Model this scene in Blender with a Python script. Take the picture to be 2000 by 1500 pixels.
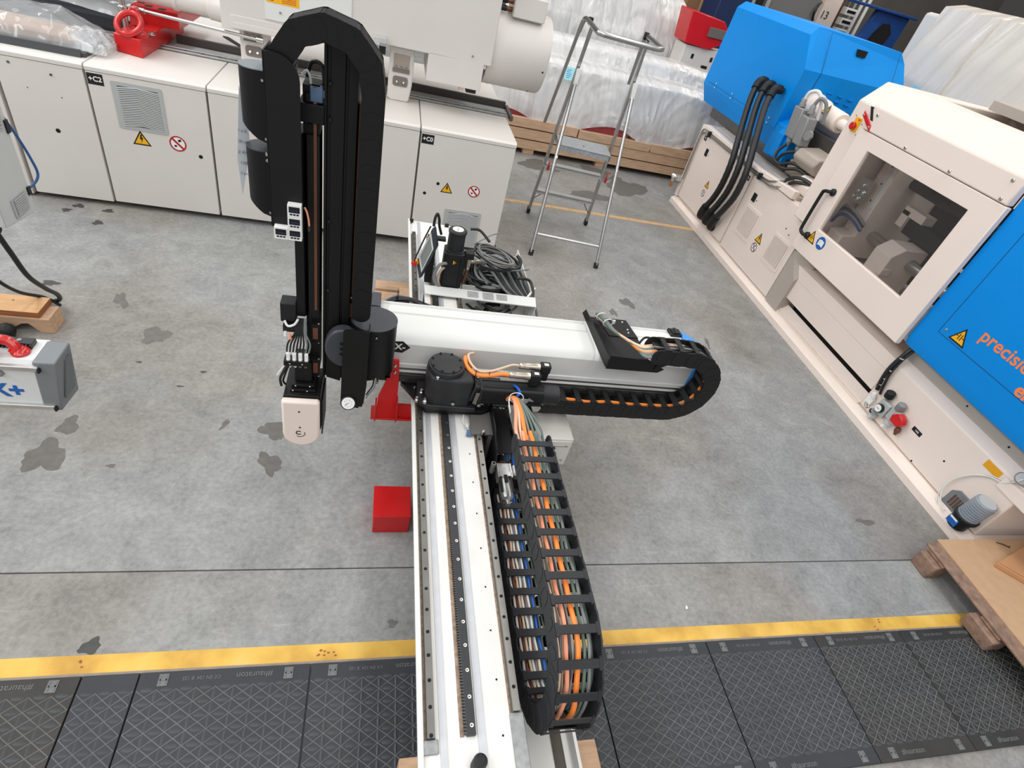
import bpy, bmesh, math, random
from mathutils import Vector, Matrix
PI = math.pi
rnd = random.Random(7)
for o in list(bpy.data.objects): bpy.data.objects.remove(o, do_unlink=True)
SC = bpy.context.scene
COL = SC.collection

# ---------------------------------------------------------------- camera, world, lights, exposure
cd = bpy.data.cameras.new('camera'); cam = bpy.data.objects.new('camera', cd); COL.objects.link(cam)
R0 = (0.96473206, -0.14517648, 0.21958106)
R1 = (0.06886853, -0.66591259, -0.74284422)
R2 = (0.2540653, 0.73176787, -0.63242914)
rm = Matrix((R0, [-c for c in R1], [-c for c in R2])).transposed().to_4x4()
cam.matrix_world = Matrix.Translation((0, 0, 2.5)) @ rm
cd.sensor_fit = 'HORIZONTAL'; cd.sensor_width = 36.0; cd.lens = 1084.906 / 2000 * 36.0
cd.clip_start = 0.02; cd.clip_end = 200
SC.camera = cam

world = bpy.data.worlds.new('hall_light'); SC.world = world; world.use_nodes = True
bg = world.node_tree.nodes['Background']
bg.inputs[0].default_value = (0.93, 0.96, 1.0, 1); bg.inputs[1].default_value = 0.58

def area(name, loc, size, size_y, power, color=(1, 1, 1), rot=(0, 0, 0)):
    l = bpy.data.lights.new(name, 'AREA'); l.shape = 'RECTANGLE'; l.size = size; l.size_y = size_y
    l.energy = power; l.color = color
    o = bpy.data.objects.new(name, l); COL.objects.link(o); o.location = loc; o.rotation_euler = rot
    return o
# roof lights of the hall: long strips high above, running along the aisle
area('roof_light', (-3.5, 6.0, 8.0), 1.2, 18, 370, (0.97, 0.985, 1.0))
area('roof_light', (2.5, 7.0, 8.0), 1.2, 18, 400, (1.0, 0.97, 0.93))
area('roof_light', (8.5, 6.0, 8.0), 1.2, 18, 430, (1.0, 0.90, 0.79))
area('roof_light', (0.5, -5.0, 8.0), 14, 3.0, 380, (1.0, 0.98, 0.96))
area('roof_light', (-8.5, 3.0, 7.0), 1.6, 14, 800, (0.97, 0.985, 1.0), (0, -0.5, 0))
SC.view_settings.view_transform = 'Standard'
try: SC.view_settings.look = 'None'
except Exception: pass
SC.view_settings.gamma = 1.0; SC.view_settings.use_curve_mapping = False
SC.view_settings.exposure = 0.0

# ---------------------------------------------------------------- materials
def lin(c): return tuple((x / 12.92 if x <= 0.04045 else ((x + 0.055) / 1.055) ** 2.4) for x in c)
def srgb(r, g, b): return lin((r / 255, g / 255, b / 255))
MATS = {}
def mat(name, col, rough=0.5, metal=0.0, var=0.0, vscale=8.0, bump=0.0, bscale=60.0, coat=0.0, alpha=1.0, spec=0.5, stretch=(1, 1, 1), trans=0.0, emit=0.0):
    if name in MATS: return MATS[name]
    m = bpy.data.materials.new(name); m.use_nodes = True; nt = m.node_tree; N = nt.nodes; L = nt.links
    b = N['Principled BSDF']
    b.inputs['Roughness'].default_value = rough; b.inputs['Metallic'].default_value = metal
    b.inputs['Coat Weight'].default_value = coat; b.inputs['Alpha'].default_value = alpha
    b.inputs['Specular IOR Level'].default_value = spec; b.inputs['Transmission Weight'].default_value = trans
    c = srgb(*col)
    tc = N.new('ShaderNodeTexCoord'); mp = N.new('ShaderNodeMapping'); mp.inputs['Scale'].default_value = stretch
    L.new(tc.outputs['Object'], mp.inputs['Vector'])
    if var > 0:
        no = N.new('ShaderNodeTexNoise'); no.inputs['Scale'].default_value = vscale; no.inputs['Detail'].default_value = 5
        L.new(mp.outputs[0], no.inputs['Vector'])
        cr = N.new('ShaderNodeValToRGB')
        cr.color_ramp.elements[0].position = 0.3; cr.color_ramp.elements[1].position = 0.7
        cr.color_ramp.elements[0].color = tuple(x * (1 - var) for x in c) + (1,)
        cr.color_ramp.elements[1].color = tuple(min(1, x * (1 + var)) for x in c) + (1,)
        L.new(no.outputs['Fac'], cr.inputs[0]); L.new(cr.outputs[0], b.inputs['Base Color'])
    else:
        b.inputs['Base Color'].default_value = c + (1,)
    if bump > 0:
        n2 = N.new('ShaderNodeTexNoise'); n2.inputs['Scale'].default_value = bscale; n2.inputs['Detail'].default_value = 3
        L.new(mp.outputs[0], n2.inputs['Vector'])
        bp = N.new('ShaderNodeBump'); bp.inputs['Strength'].default_value = bump; bp.inputs['Distance'].default_value = 0.01
        L.new(n2.outputs['Fac'], bp.inputs['Height']); L.new(bp.outputs[0], b.inputs['Normal'])
    if emit > 0:
        b.inputs['Emission Color'].default_value = c + (1,); b.inputs['Emission Strength'].default_value = emit
    MATS[name] = m
    return m

WHITE = mat('white_powder_coat', (216, 211, 204), 0.38, var=0.025, vscale=2.0, bump=0.05, bscale=400)
CREAM = mat('cream_powder_coat', (233, 218, 207), 0.48, spec=0.3, var=0.02, vscale=2.0, bump=0.05, bscale=400)
BEAMW = mat('beam_white_enamel', (214, 214, 210), 0.30, var=0.012, vscale=3, spec=0.25)
BEAMD = mat('beam_white_dusty', (224, 222, 217), 0.42, var=0.05, vscale=6, bump=0.08, bscale=90)
ALU = mat('aluminium', (176, 176, 174), 0.32, 1.0, var=0.08, vscale=20, stretch=(1, 1, 1))
ALUL = mat('brushed_light_aluminium', (205, 205, 203), 0.38, 0.85, var=0.05, vscale=30)
STEEL = mat('rail_steel', (112, 111, 108), 0.32, 0.9, var=0.1, vscale=12)
STEELD = mat('dark_rail_steel', (74, 74, 74), 0.4, 0.7, var=0.15, vscale=12)
BLACK = mat('black_plastic', (25, 26, 27), 0.5, spec=0.35, var=0.08, vscale=20, bump=0.06, bscale=200)
BLACKG = mat('black_sheet_metal', (17, 17, 18), 0.45, spec=0.3, var=0.05, vscale=10, bump=0.06, bscale=300)
BLACKC = mat('black_casting', (34, 35, 37), 0.5, spec=0.4, var=0.25, vscale=14, bump=0.15, bscale=150)
CHAINM = mat('charcoal_chain_plastic', (37, 38, 41), 0.5, spec=0.35, var=0.1, vscale=30)
GREYLID = mat('dark_grey_lid', (62, 65, 71), 0.42, var=0.06, vscale=14)
GREYP = mat('grey_plastic', (132, 133, 132), 0.42, var=0.04, vscale=8)
GREYD = mat('grey_end_cap', (118, 122, 124), 0.45, var=0.03, vscale=10)
VENTG = mat('vent_grey', (176, 178, 176), 0.5)
RED = mat('red_paint', (198, 14, 16), 0.36, var=0.06, vscale=10, bump=0.1, bscale=120, coat=0.2)
REDSH = mat('red_eye_bolt_paint', (196, 18, 18), 0.25, var=0.12, vscale=30, coat=0.5)
BLUE = mat('blue_powder_coat', (0, 140, 226), 0.48, spec=0.2, var=0.02, vscale=2, bump=0.05, bscale=300)
BLUEC = mat('blue_cap', (40, 132, 220), 0.35, var=0.03, vscale=10)
BLUED = mat('dark_blue_paint', (14, 62, 128), 0.5, var=0.15, vscale=8)
ORANGE = mat('orange_cable', (246, 138, 58), 0.45)
SALMON = mat('salmon_cable', (242, 160, 126), 0.5)
BEIGEC = mat('beige_cable', (214, 188, 160), 0.5)
GREYC = mat('grey_cable', (120, 122, 122), 0.5)
GREENC = mat('green_grey_cable', (92, 112, 98), 0.5)
BLUET = mat('blue_tube', (20, 96, 200), 0.4)
BLACKT = mat('black_tube', (26, 27, 28), 0.42)
WHITEC = mat('white_cable', (222, 222, 218), 0.5)
WOOD = mat('pine_timber', (186, 152, 122), 0.7, var=0.16, vscale=7, bump=0.3, bscale=60, stretch=(1, 6, 6))
WOODR = mat('rough_grey_pallet_wood', (140, 112, 94), 0.8, var=0.28, vscale=9, bump=0.5, bscale=50, stretch=(3, 3, 3))
PLY = mat('plywood_face', (206, 160, 112), 0.6, var=0.10, vscale=6, stretch=(1, 5, 5))
PLYE = mat('plywood_edge', (150, 92, 52), 0.7, var=0.3, vscale=90, stretch=(0.05, 0.05, 1))
CARD = mat('cardboard', (192, 156, 120), 0.75, var=0.05, vscale=20)
CARD2 = mat('cardboard_box', (190, 140, 98), 0.75, var=0.04, vscale=12)
YELLOW = mat('yellow_sticker', (240, 178, 16), 0.45)
SIGNR = mat('sign_red', (176, 24, 26), 0.5)
SIGNB = mat('sign_blue', (18, 92, 170), 0.5)
INK = mat('sign_black', (14, 14, 15), 0.5)
PAPER = mat('sign_white', (236, 236, 232), 0.5)
HOLE = mat('hole_black', (6, 6, 7), 0.8)
BOLT = mat('bolt_zinc', (190, 190, 186), 0.28, 1.0)
BRASS = mat('copper_brown', (120, 78, 58), 0.45, 0.5)
RUBBER = mat('rubber_mat', (45, 47, 51), 0.62, var=0.14, vscale=5, bump=0.12, bscale=120)
RUBBERW = mat('rubber_mat_worn', (104, 105, 104), 0.65, var=0.2, vscale=6, bump=0.12, bscale=120)
ORTEXT = mat('orange_lettering', (244, 128, 62), 0.5)
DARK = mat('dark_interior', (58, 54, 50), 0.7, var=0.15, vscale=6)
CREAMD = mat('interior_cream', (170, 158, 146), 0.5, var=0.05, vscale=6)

def mixmat(name, builder):
    m = bpy.data.materials.new(name); m.use_nodes = True; builder(m.node_tree); MATS[name] = m; return m

def concrete(nt):
    N, L = nt.nodes, nt.links; b = N['Principled BSDF']
    tc = N.new('ShaderNodeTexCoord')
    def noise(scale, detail=6, rough=0.6, dist=0.0):
        n = N.new('ShaderNodeTexNoise'); n.inputs['Scale'].default_value = scale; n.inputs['Detail'].default_value = detail
        n.inputs['Roughness'].default_value = rough; n.inputs['Distortion'].default_value = dist
        L.new(tc.outputs['Object'], n.inputs['Vector']); return n
    def ramp(src, p0, c0, p1, c1):
        r = N.new('ShaderNodeValToRGB'); r.color_ramp.elements[0].position = p0; r.color_ramp.elements[1].position = p1
        r.color_ramp.elements[0].color = c0; r.color_ramp.elements[1].color = c1; L.new(src, r.inputs[0]); return r
    def mix(f, a, c, mode='MIX'):
        x = N.new('ShaderNodeMix'); x.data_type = 'RGBA'; x.blend_type = mode
        if isinstance(f, float): x.inputs[0].default_value = f
        else: L.new(f, x.inputs[0])
        for s, v in ((6, a), (7, c)):
            if isinstance(v, tuple): x.inputs[s].default_value = v
            else: L.new(v, x.inputs[s])
        return x.outputs[2]
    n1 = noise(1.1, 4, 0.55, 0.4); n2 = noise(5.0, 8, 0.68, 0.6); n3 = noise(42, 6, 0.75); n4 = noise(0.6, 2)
    base = ramp(n1.outputs['Fac'], 0.32, srgb(122, 123, 121) + (1,), 0.68, srgb(156, 156, 153) + (1,))
    c = mix(0.6, base.outputs[0], ramp(n2.outputs['Fac'], 0.33, srgb(106, 107, 105) + (1,), 0.66, srgb(170, 170, 167) + (1,)).outputs[0])
    c = mix(0.38, c, ramp(n3.outputs['Fac'], 0.3, srgb(96, 96, 94) + (1,), 0.7, srgb(176, 176, 173) + (1,)).outputs[0])
    # large warm areas: tint of mixed hall lighting put into the slab colour
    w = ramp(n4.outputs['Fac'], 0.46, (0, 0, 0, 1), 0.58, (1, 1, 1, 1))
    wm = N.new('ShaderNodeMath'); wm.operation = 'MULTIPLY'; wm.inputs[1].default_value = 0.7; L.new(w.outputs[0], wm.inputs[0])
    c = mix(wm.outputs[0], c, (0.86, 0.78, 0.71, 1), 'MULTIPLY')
    # light scratches
    mp = N.new('ShaderNodeMapping'); mp.inputs['Rotation'].default_value = (0, 0, 0.7); mp.inputs['Scale'].default_value = (1.2, 14, 1)
    L.new(tc.outputs['Object'], mp.inputs['Vector'])
    ns = N.new('ShaderNodeTexNoise'); ns.inputs['Scale'].default_value = 2.2; ns.inputs['Detail'].default_value = 5; ns.inputs['Distortion'].default_value = 1.4
    L.new(mp.outputs[0], ns.inputs['Vector'])
    sr = ramp(ns.outputs['Fac'], 0.66, (0, 0, 0, 1), 0.74, (0.28, 0.28, 0.28, 1))
    c = mix(sr.outputs[0], c, srgb(184, 183, 179) + (1,))
    L.new(c, b.inputs['Base Color'])
    b.inputs['Roughness'].default_value = 0.62
    bp = N.new('ShaderNodeBump'); bp.inputs['Strength'].default_value = 0.25; bp.inputs['Distance'].default_value = 0.004
    L.new(n2.outputs['Fac'], bp.inputs['Height']); L.new(bp.outputs[0], b.inputs['Normal'])
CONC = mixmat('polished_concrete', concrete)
CHIP = mat('worn_through_concrete', (106, 103, 98), 0.7, var=0.14, vscale=22, bump=0.2, bscale=80)
OIL = mat('dark_oil_stain', (66, 65, 63), 0.55, var=0.2, vscale=30)
DARKPATCH = mat('dark_floor_patch', (100, 97, 92), 0.6, var=0.1, vscale=10)  # darker brownish grey for the broad patches on the far floor
def yline(nt):
    N, L = nt.nodes, nt.links; b = N['Principled BSDF']
    tc = N.new('ShaderNodeTexCoord'); n = N.new('ShaderNodeTexNoise'); n.inputs['Scale'].default_value = 5; n.inputs['Detail'].default_value = 8
    L.new(tc.outputs['Object'], n.inputs['Vector'])
    r = N.new('ShaderNodeValToRGB'); e = r.color_ramp.elements
    e[0].position = 0.30; e[0].color = srgb(180, 134, 52) + (1,); e[1].position = 0.55; e[1].color = srgb(220, 176, 76) + (1,)
    x = e.new(0.75); x.color = srgb(230, 192, 108) + (1,)
    L.new(n.outputs['Fac'], r.inputs[0]); L.new(r.outputs[0], b.inputs['Base Color']); b.inputs['Roughness'].default_value = 0.55
YLINE = mixmat('yellow_floor_paint', yline)
OLINE = mat('faded_orange_floor_paint', (204, 164, 112), 0.6, var=0.15, vscale=14)
RUST = mat('worn_rust_spot', (150, 84, 40), 0.7, var=0.35, vscale=60)

def film(nt):
    N, L = nt.nodes, nt.links; b = N['Principled BSDF']
    b.inputs['Base Color'].default_value = srgb(232, 232, 230) + (1,); b.inputs['Roughness'].default_value = 0.28
    b.inputs['Coat Weight'].default_value = 0.6; b.inputs['Coat Roughness'].default_value = 0.12
    tc = N.new('ShaderNodeTexCoord'); mp = N.new('ShaderNodeMapping'); mp.inputs['Scale'].default_value = (3.0, 1.0, 0.5); mp.inputs['Rotation'].default_value = (0, 0.5, 0)
    L.new(tc.outputs['Object'], mp.inputs['Vector'])
    n = N.new('ShaderNodeTexNoise'); n.inputs['Scale'].default_value = 2.6; n.inputs['Detail'].default_value = 3; n.inputs['Distortion'].default_value = 1.2
    L.new(mp.outputs[0], n.inputs['Vector'])
    bp = N.new('ShaderNodeBump'); bp.inputs['Strength'].default_value = 0.16; bp.inputs['Distance'].default_value = 0.04
    L.new(n.outputs['Fac'], bp.inputs['Height']); L.new(bp.outputs[0], b.inputs['Normal']); L.new(bp.outputs[0], b.inputs['Coat Normal'])
    r = N.new('ShaderNodeValToRGB'); r.color_ramp.elements[0].position = 0.36; r.color_ramp.elements[1].position = 0.60
    r.color_ramp.elements[0].color = (0.60, 0.60, 0.60, 1); r.color_ramp.elements[1].color = (0.78, 0.78, 0.78, 1)
    L.new(n.outputs['Fac'], r.inputs[0]); L.new(r.outputs[0], b.inputs['Alpha'])
FILM = mixmat('clear_plastic_wrap', film)
def glass(nt):
    N, L = nt.nodes, nt.links; b = N['Principled BSDF']
    b.inputs['Base Color'].default_value = (0.10, 0.095, 0.09, 1); b.inputs['Roughness'].default_value = 0.05; b.inputs['Alpha'].default_value = 0.17
GLASS = mixmat('tinted_window_pane', glass)
CLEARP = mat('clear_plastic', (215, 218, 218), 0.15, alpha=0.45)

# ---------------------------------------------------------------- mesh helpers
class M:
    def __init__(s): s.v = []; s.f = []; s.m = []
    def add(s, vs, fs, mi=0):
        b = len(s.v); s.v += [tuple(v) for v in vs]
        s.f += [tuple(b + i for i in f) for f in fs]; s.m += [mi] * len(fs); return s
    def box(s, x0, x1, y0, y1, z0, z1, mi=0):
        return s.add([(x0, y0, z0), (x1, y0, z0), (x1, y1, z0), (x0, y1, z0), (x0, y0, z1), (x1, y0, z1), (x1, y1, z1), (x0, y1, z1)],
                     [(0, 3, 2, 1), (4, 5, 6, 7), (0, 1, 5, 4), (1, 2, 6, 5), (2, 3, 7, 6), (3, 0, 4, 7)], mi)
    def obox(s, o, a, b, c, mi=0):      # box from a corner and three edge vectors
        o, a, b, c = map(Vector, (o, a, b, c))
        if a.cross(b).dot(c) < 0: a, b = b, a
        return s.add([o, o + a, o + a + b, o + b, o + c, o + a + c, o + a + b + c, o + b + c],
                     [(0, 3, 2, 1), (4, 5, 6, 7), (0, 1, 5, 4), (1, 2, 6, 5), (2, 3, 7, 6), (3, 0, 4, 7)], mi)
    def prism(s, pts, ax, a, b, mi=0):  # polygon in the plane across ax ('x': pts are (y,z); 'y': (x,z); 'z': (x,y))
        def P(p, t):
            return (t, p[0], p[1]) if ax == 'x' else ((p[0], t, p[1]) if ax == 'y' else (p[0], p[1], t))
        n = len(pts); ar = sum(pts[i][0] * pts[(i + 1) % n][1] - pts[(i + 1) % n][0] * pts[i][1] for i in range(n))
        pts = list(pts)
        if (ar < 0) != (ax == 'y'): pts = pts[::-1]
        if a > b: a, b = b, a
        vs = [P(p, a) for p in pts] + [P(p, b) for p in pts]
        return s.add(vs, [tuple(range(n - 1, -1, -1)), tuple(range(n, 2 * n))] + [(i, (i + 1) % n, n + (i + 1) % n, n + i) for i in range(n)], mi)
    def fprism(s, pts, o, r, u, d, mi=0):  # polygon in frame (o, r, u) extruded by d along r x u
        o, r, u = map(Vector, (o, r, u)); r = r.normalized(); u = u.normalized(); w = r.cross(u) * d; n = len(pts)
        ar = sum(pts[i][0] * pts[(i + 1) % n][1] - pts[(i + 1) % n][0] * pts[i][1] for i in range(n))
        if ar < 0: pts = pts[::-1]
        A = [o + r * p[0] + u * p[1] for p in pts]
        return s.add(A + [p + w for p in A], [tuple(range(n - 1, -1, -1)), tuple(range(n, 2 * n))] + [(i, (i + 1) % n, n + (i + 1) % n, n + i) for i in range(n)], mi)
    def cone(s, p0, p1, r0, r1, n=20, mi=0, caps=True):
        p0, p1 = Vector(p0), Vector(p1); d = (p1 - p0).normalized()
        a = d.orthogonal().normalized(); b = d.cross(a)
        vs = [p + (a * math.cos(2 * PI * i / n) + b * math.sin(2 * PI * i / n)) * r for p, r in ((p0, r0), (p1, r1)) for i in range(n)]
        fs = [(i, (i + 1) % n, n + (i + 1) % n, n + i) for i in range(n)]
        if caps: fs += [tuple(range(n - 1, -1, -1)), tuple(range(n, 2 * n))]
        return s.add(vs, fs, mi)
    def cyl(s, p0, p1, r, n=20, mi=0, caps=True): return s.cone(p0, p1, r, r, n, mi, caps)
    def lathe(s, o, d, prof, n=24, mi=0):
        o, d = Vector(o), Vector(d).normalized(); a = d.orthogonal().normalized(); b = d.cross(a); vs = []
        for r, h in prof:
            vs += [o + d * h + (a * math.cos(2 * PI * i / n) + b * math.sin(2 * PI * i / n)) * r for i in range(n)]
        fs = []
        for k in range(len(prof) - 1):
            fs += [(k * n + i, k * n + (i + 1) % n, (k + 1) * n + (i + 1) % n, (k + 1) * n + i) for i in range(n)]
        fs += [tuple(range(n - 1, -1, -1)), tuple(range((len(prof) - 1) * n, len(prof) * n))]
        return s.add(vs, fs, mi)
    def tube(s, pts, r, n=10, mi=0, closed=False):
        P = [Vector(p) for p in pts]; k = len(P); up = None; vs = []
        for i, p in enumerate(P):
            if closed: t = P[(i + 1) % k] - P[i - 1]
            else: t = P[min(i + 1, k - 1)] - P[max(i - 1, 0)]
            t = t.normalized() if t.length > 1e-9 else Vector((0, 0, 1))
            if up is None: up = t.orthogonal().normalized()
            up = (up - t * up.dot(t)); up = up.normalized() if up.length > 1e-6 else t.orthogonal().normalized()
            b = t.cross(up); rr = r[i] if isinstance(r, (list, tuple)) else r
            vs += [p + (up * math.cos(2 * PI * j / n) + b * math.sin(2 * PI * j / n)) * rr for j in range(n)]
        fs = []
        for i in range(k if closed else k - 1):
            a, c = i * n, ((i + 1) % k) * n
            fs += [(a + j, a + (j + 1) % n, c + (j + 1) % n, c + j) for j in range(n)]
        if not closed: fs += [tuple(range(n - 1, -1, -1)), tuple(range((k - 1) * n, k * n))]
        return s.add(vs, fs, mi)
    def ball(s, c, r, n=12, mi=0, sc=(1, 1, 1)):
        k = n // 2; vs = []; fs = []
        for i in range(1, k):
            th = PI * i / k
            vs += [(c[0] + r * sc[0] * math.sin(th) * math.cos(2 * PI * j / n), c[1] + r * sc[1] * math.sin(th) * math.sin(2 * PI * j / n), c[2] + r * sc[2] * math.cos(th)) for j in range(n)]
        top = len(vs); vs += [(c[0], c[1], c[2] + r * sc[2]), (c[0], c[1], c[2] - r * sc[2])]
        for i in range(k - 2):
            fs += [(i * n + j, (i + 1) * n + j, (i + 1) * n + (j + 1) % n, i * n + (j + 1) % n) for j in range(n)]
        fs += [(top, j, (j + 1) % n) for j in range(n)] + [(top + 1, (k - 2) * n + (j + 1) % n, (k - 2) * n + j) for j in range(n)]
        return s.add(vs, fs, mi)

def catmull(pts, k=8, closed=False):
    P = [Vector(p) for p in pts]; n = len(P); out = []
    for i in range(n if closed else n - 1):
        p0 = P[i - 1] if (closed or i > 0) else P[0]; p1 = P[i]; p2 = P[(i + 1) % n]
        p3 = P[(i + 2) % n] if (closed or i + 2 < n) else P[-1]
        for j in range(k):
            t = j / k
            out.append(0.5 * ((2 * p1) + (p2 - p0) * t + (2 * p0 - 5 * p1 + 4 * p2 - p3) * t * t + (3 * p1 - p0 - 3 * p2 + p3) * t ** 3))
    if not closed: out.append(P[-1])
    return out
def ngon(cx, cy, rx, ry, n=24, a0=0.0): return [(cx + rx * math.cos(a0 + 2 * PI * i / n), cy + ry * math.sin(a0 + 2 * PI * i / n)) for i in range(n)]
def rrect(x0, x1, y0, y1, r, n=4):
    out = []
    for cx, cy, a in ((x1 - r, y1 - r, 0), (x0 + r, y1 - r, PI / 2), (x0 + r, y0 + r, PI), (x1 - r, y0 + r, 1.5 * PI)):
        out += [(cx + r * math.cos(a + PI / 2 * i / n), cy + r * math.sin(a + PI / 2 * i / n)) for i in range(n + 1)]
    return out

WLOC = {}
def thing(name, label, cat, loc, group=None):
    o = bpy.data.objects.new(name, None); COL.objects.link(o); o.location = loc; o.empty_display_size = 0.1
    o['label'] = label; o['category'] = cat
    if group: o['group'] = group
    WLOC[o] = Vector(loc); return o
def obj(name, m, material, parent=None, bevel=0.0, smooth=True, label=None, cat=None, group=None, kind=None):
    me = bpy.data.meshes.new(name)
    vs = [Vector(v) for v in m.v]
    lo = Vector((min(v.x for v in vs), min(v.y for v in vs), min(v.z for v in vs)))
    hi = Vector((max(v.x for v in vs), max(v.y for v in vs), max(v.z for v in vs)))
    c = (lo + hi) / 2
    me.from_pydata([v - c for v in vs], [], m.f)
    mats = material if isinstance(material, (list, tuple)) else [material]
    for x in mats: me.materials.append(x)
    if len(mats) > 1: me.polygons.foreach_set('material_index', m.m)
    if smooth:
        me.polygons.foreach_set('use_smooth', [True] * len(me.polygons)); me.set_sharp_from_angle(angle=math.radians(34))
    me.update()
    o = bpy.data.objects.new(name, me); COL.objects.link(o)
    if parent is not None: o.parent = parent; o.location = c - WLOC[parent]
    else: o.location = c
    WLOC[o] = c
    if bevel > 0:
        b = o.modifiers.new('edge', 'BEVEL'); b.width = bevel; b.segments = 2; b.limit_method = 'ANGLE'; b.angle_limit = math.radians(40)
        b.harden_normals = False
    if label: o['label'] = label
    if cat: o['category'] = cat
    if group: o['group'] = group
    if kind: o['kind'] = kind
    return o
def dup(o, loc=None, parent=None, name=None):      # same mesh again, at another world place
    c = o.copy(); COL.objects.link(c)
    w = Vector(loc) if loc is not None else WLOC[o]
    c.parent = parent
    c.location = w - (WLOC[parent] if parent is not None else Vector((0, 0, 0)))
    WLOC[c] = w; return c
def text(name, s, size, o, r, u, material, parent, depth=0.0006, align='CENTER', bold=0.0):
    cu = bpy.data.curves.new(name, 'FONT'); cu.body = s; cu.size = size; cu.align_x = align; cu.align_y = 'CENTER'; cu.extrude = depth; cu.offset = bold
    cu.resolution_u = 3
    t = bpy.data.objects.new(name, cu); COL.objects.link(t)
    dg = bpy.context.evaluated_depsgraph_get(); me = bpy.data.meshes.new_from_object(t.evaluated_get(dg))
    bpy.data.objects.remove(t, do_unlink=True); bpy.data.curves.remove(cu)
    r = Vector(r).normalized(); u = Vector(u).normalized(); w = r.cross(u)
    mt = Matrix((r, u, w)).transposed(); me.transform(mt.to_4x4()); me.materials.clear(); me.materials.append(material)
    ob = bpy.data.objects.new(name, me); COL.objects.link(ob); ob.parent = parent
    ob.location = Vector(o) - (WLOC[parent] if parent is not None else Vector((0, 0, 0))); WLOC[ob] = Vector(o)
    return ob
def frame(o, r, u):
    o, r, u = map(Vector, (o, r, u)); r = r.normalized(); u = u.normalized(); w = r.cross(u)
    return lambda a, b, c=0.0: o + r * a + u * b + w * c
def tri_sign(parent, o, r, u, s, motif='bolt'):
    r, u = Vector(r).normalized(), Vector(u).normalized(); w = r.cross(u); o = Vector(o)
    m = M(); h = s * 0.87
    m.fprism([(-s / 2, -h / 2), (s / 2, -h / 2), (0, h / 2)], o, r, u, 0.0010, 0)
    k = 0.76; m.fprism([(-s / 2 * k, -h / 2 + h * 0.09), (s / 2 * k, -h / 2 + h * 0.09), (0, h / 2 - h * 0.165)], o, r, u, 0.0016, 1)
    if motif == 'bolt':
        q = s * 0.16
        m.fprism([(-q * .1, q * 1.6), (q * .5, q * 1.6), (q * .2, q * .5), (q * .7, q * .5), (-q * .2, -q * 1.7), (q * .05, -q * .2), (-q * .5, -q * .2)], o + u * (-s * .05), r, u, 0.0022, 0)
    elif motif == 'press':
        q = s * 0.04
        for dx in (-1.6, 1.6): m.fprism([(dx * q - q * .6, -s * .24), (dx * q + q * .6, -s * .24), (dx * q + q * .6, s * .08), (dx * q - q * .6, s * .08)], o, r, u, 0.0022, 0)
        for dx in (-4.2, 4.2): m.fprism([(dx * q - q * 1.4, -s * .1), (dx * q + q * 1.4, -s * .1), (dx * q + q * 1.4, -s * .06), (dx * q - q * 1.4, -s * .06)], o, r, u, 0.0022, 0)
    return obj('warning_triangle', m, [INK, YELLOW], parent, smooth=False)
def ring_sign(parent, o, r, u, d, ring, motif='no'):
    m = M(); R = d / 2
    m.fprism(ngon(0, 0, R, R, 28), o, r, u, 0.0008, 1)
    n = 28
    f = frame(o, r, u)
    for i in range(n):
        a, b = 2 * PI * i / n, 2 * PI * (i + 1) / n
        m.add([f(R * math.cos(a), R * math.sin(a), .0014), f(R * math.cos(b), R * math.sin(b), .0014), f(R * .82 * math.cos(b), R * .82 * math.sin(b), .0014), f(R * .82 * math.cos(a), R * .82 * math.sin(a), .0014)], [(0, 1, 2, 3)], 0)
    if motif == 'no':
        t = R * .09; c = R * .86 / math.sqrt(2)
        m.fprism([(-c - t, c - t), (-c + t, c + t), (c + t, -c + t), (c - t, -c - t)], o, r, u, 0.0016, 0)
        m.fprism([(R * .1, R * .22), (R * .48, R * .36), (R * .38, R * .62), (R * .05, R * .5)], o, r, u, 0.0015, 2)
        m.fprism(ngon(-R * .3, -R * .32, R * .17, R * .14, 8), o, r, u, 0.0015, 2)
    return obj('prohibition_sign', m, [ring, PAPER, INK], parent, smooth=False)
def bolts(m, pts, axis, r=0.006, h=0.004, mi=0):
    a = Vector(axis)
    for p in pts: m.lathe(p, a, [(r, 0), (r, h * .5), (r * .7, h), (r * .35, h)], 8, mi)

def boltset(name, pts, axis, r, h, mt, parent):
    first = None
    for p in pts:
        if first is None:
            m = M(); bolts(m, [p], axis, r, h); first = obj(name, m, mt, parent); p0 = Vector(p); w0 = WLOC[first].copy()
        else: dup(first, w0 + Vector(p) - p0, parent)
    return first
def holeset(name, pts, axis, r, mt, parent, h=.0012, n=12):
    first = None
    for p in pts:
        if first is None:
            m = M(); m.cyl(p, Vector(p) + Vector(axis) * h, r, n); first = obj(name, m, mt, parent); p0 = Vector(p); w0 = WLOC[first].copy()
        else: dup(first, w0 + Vector(p) - p0, parent)
    return first
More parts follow.
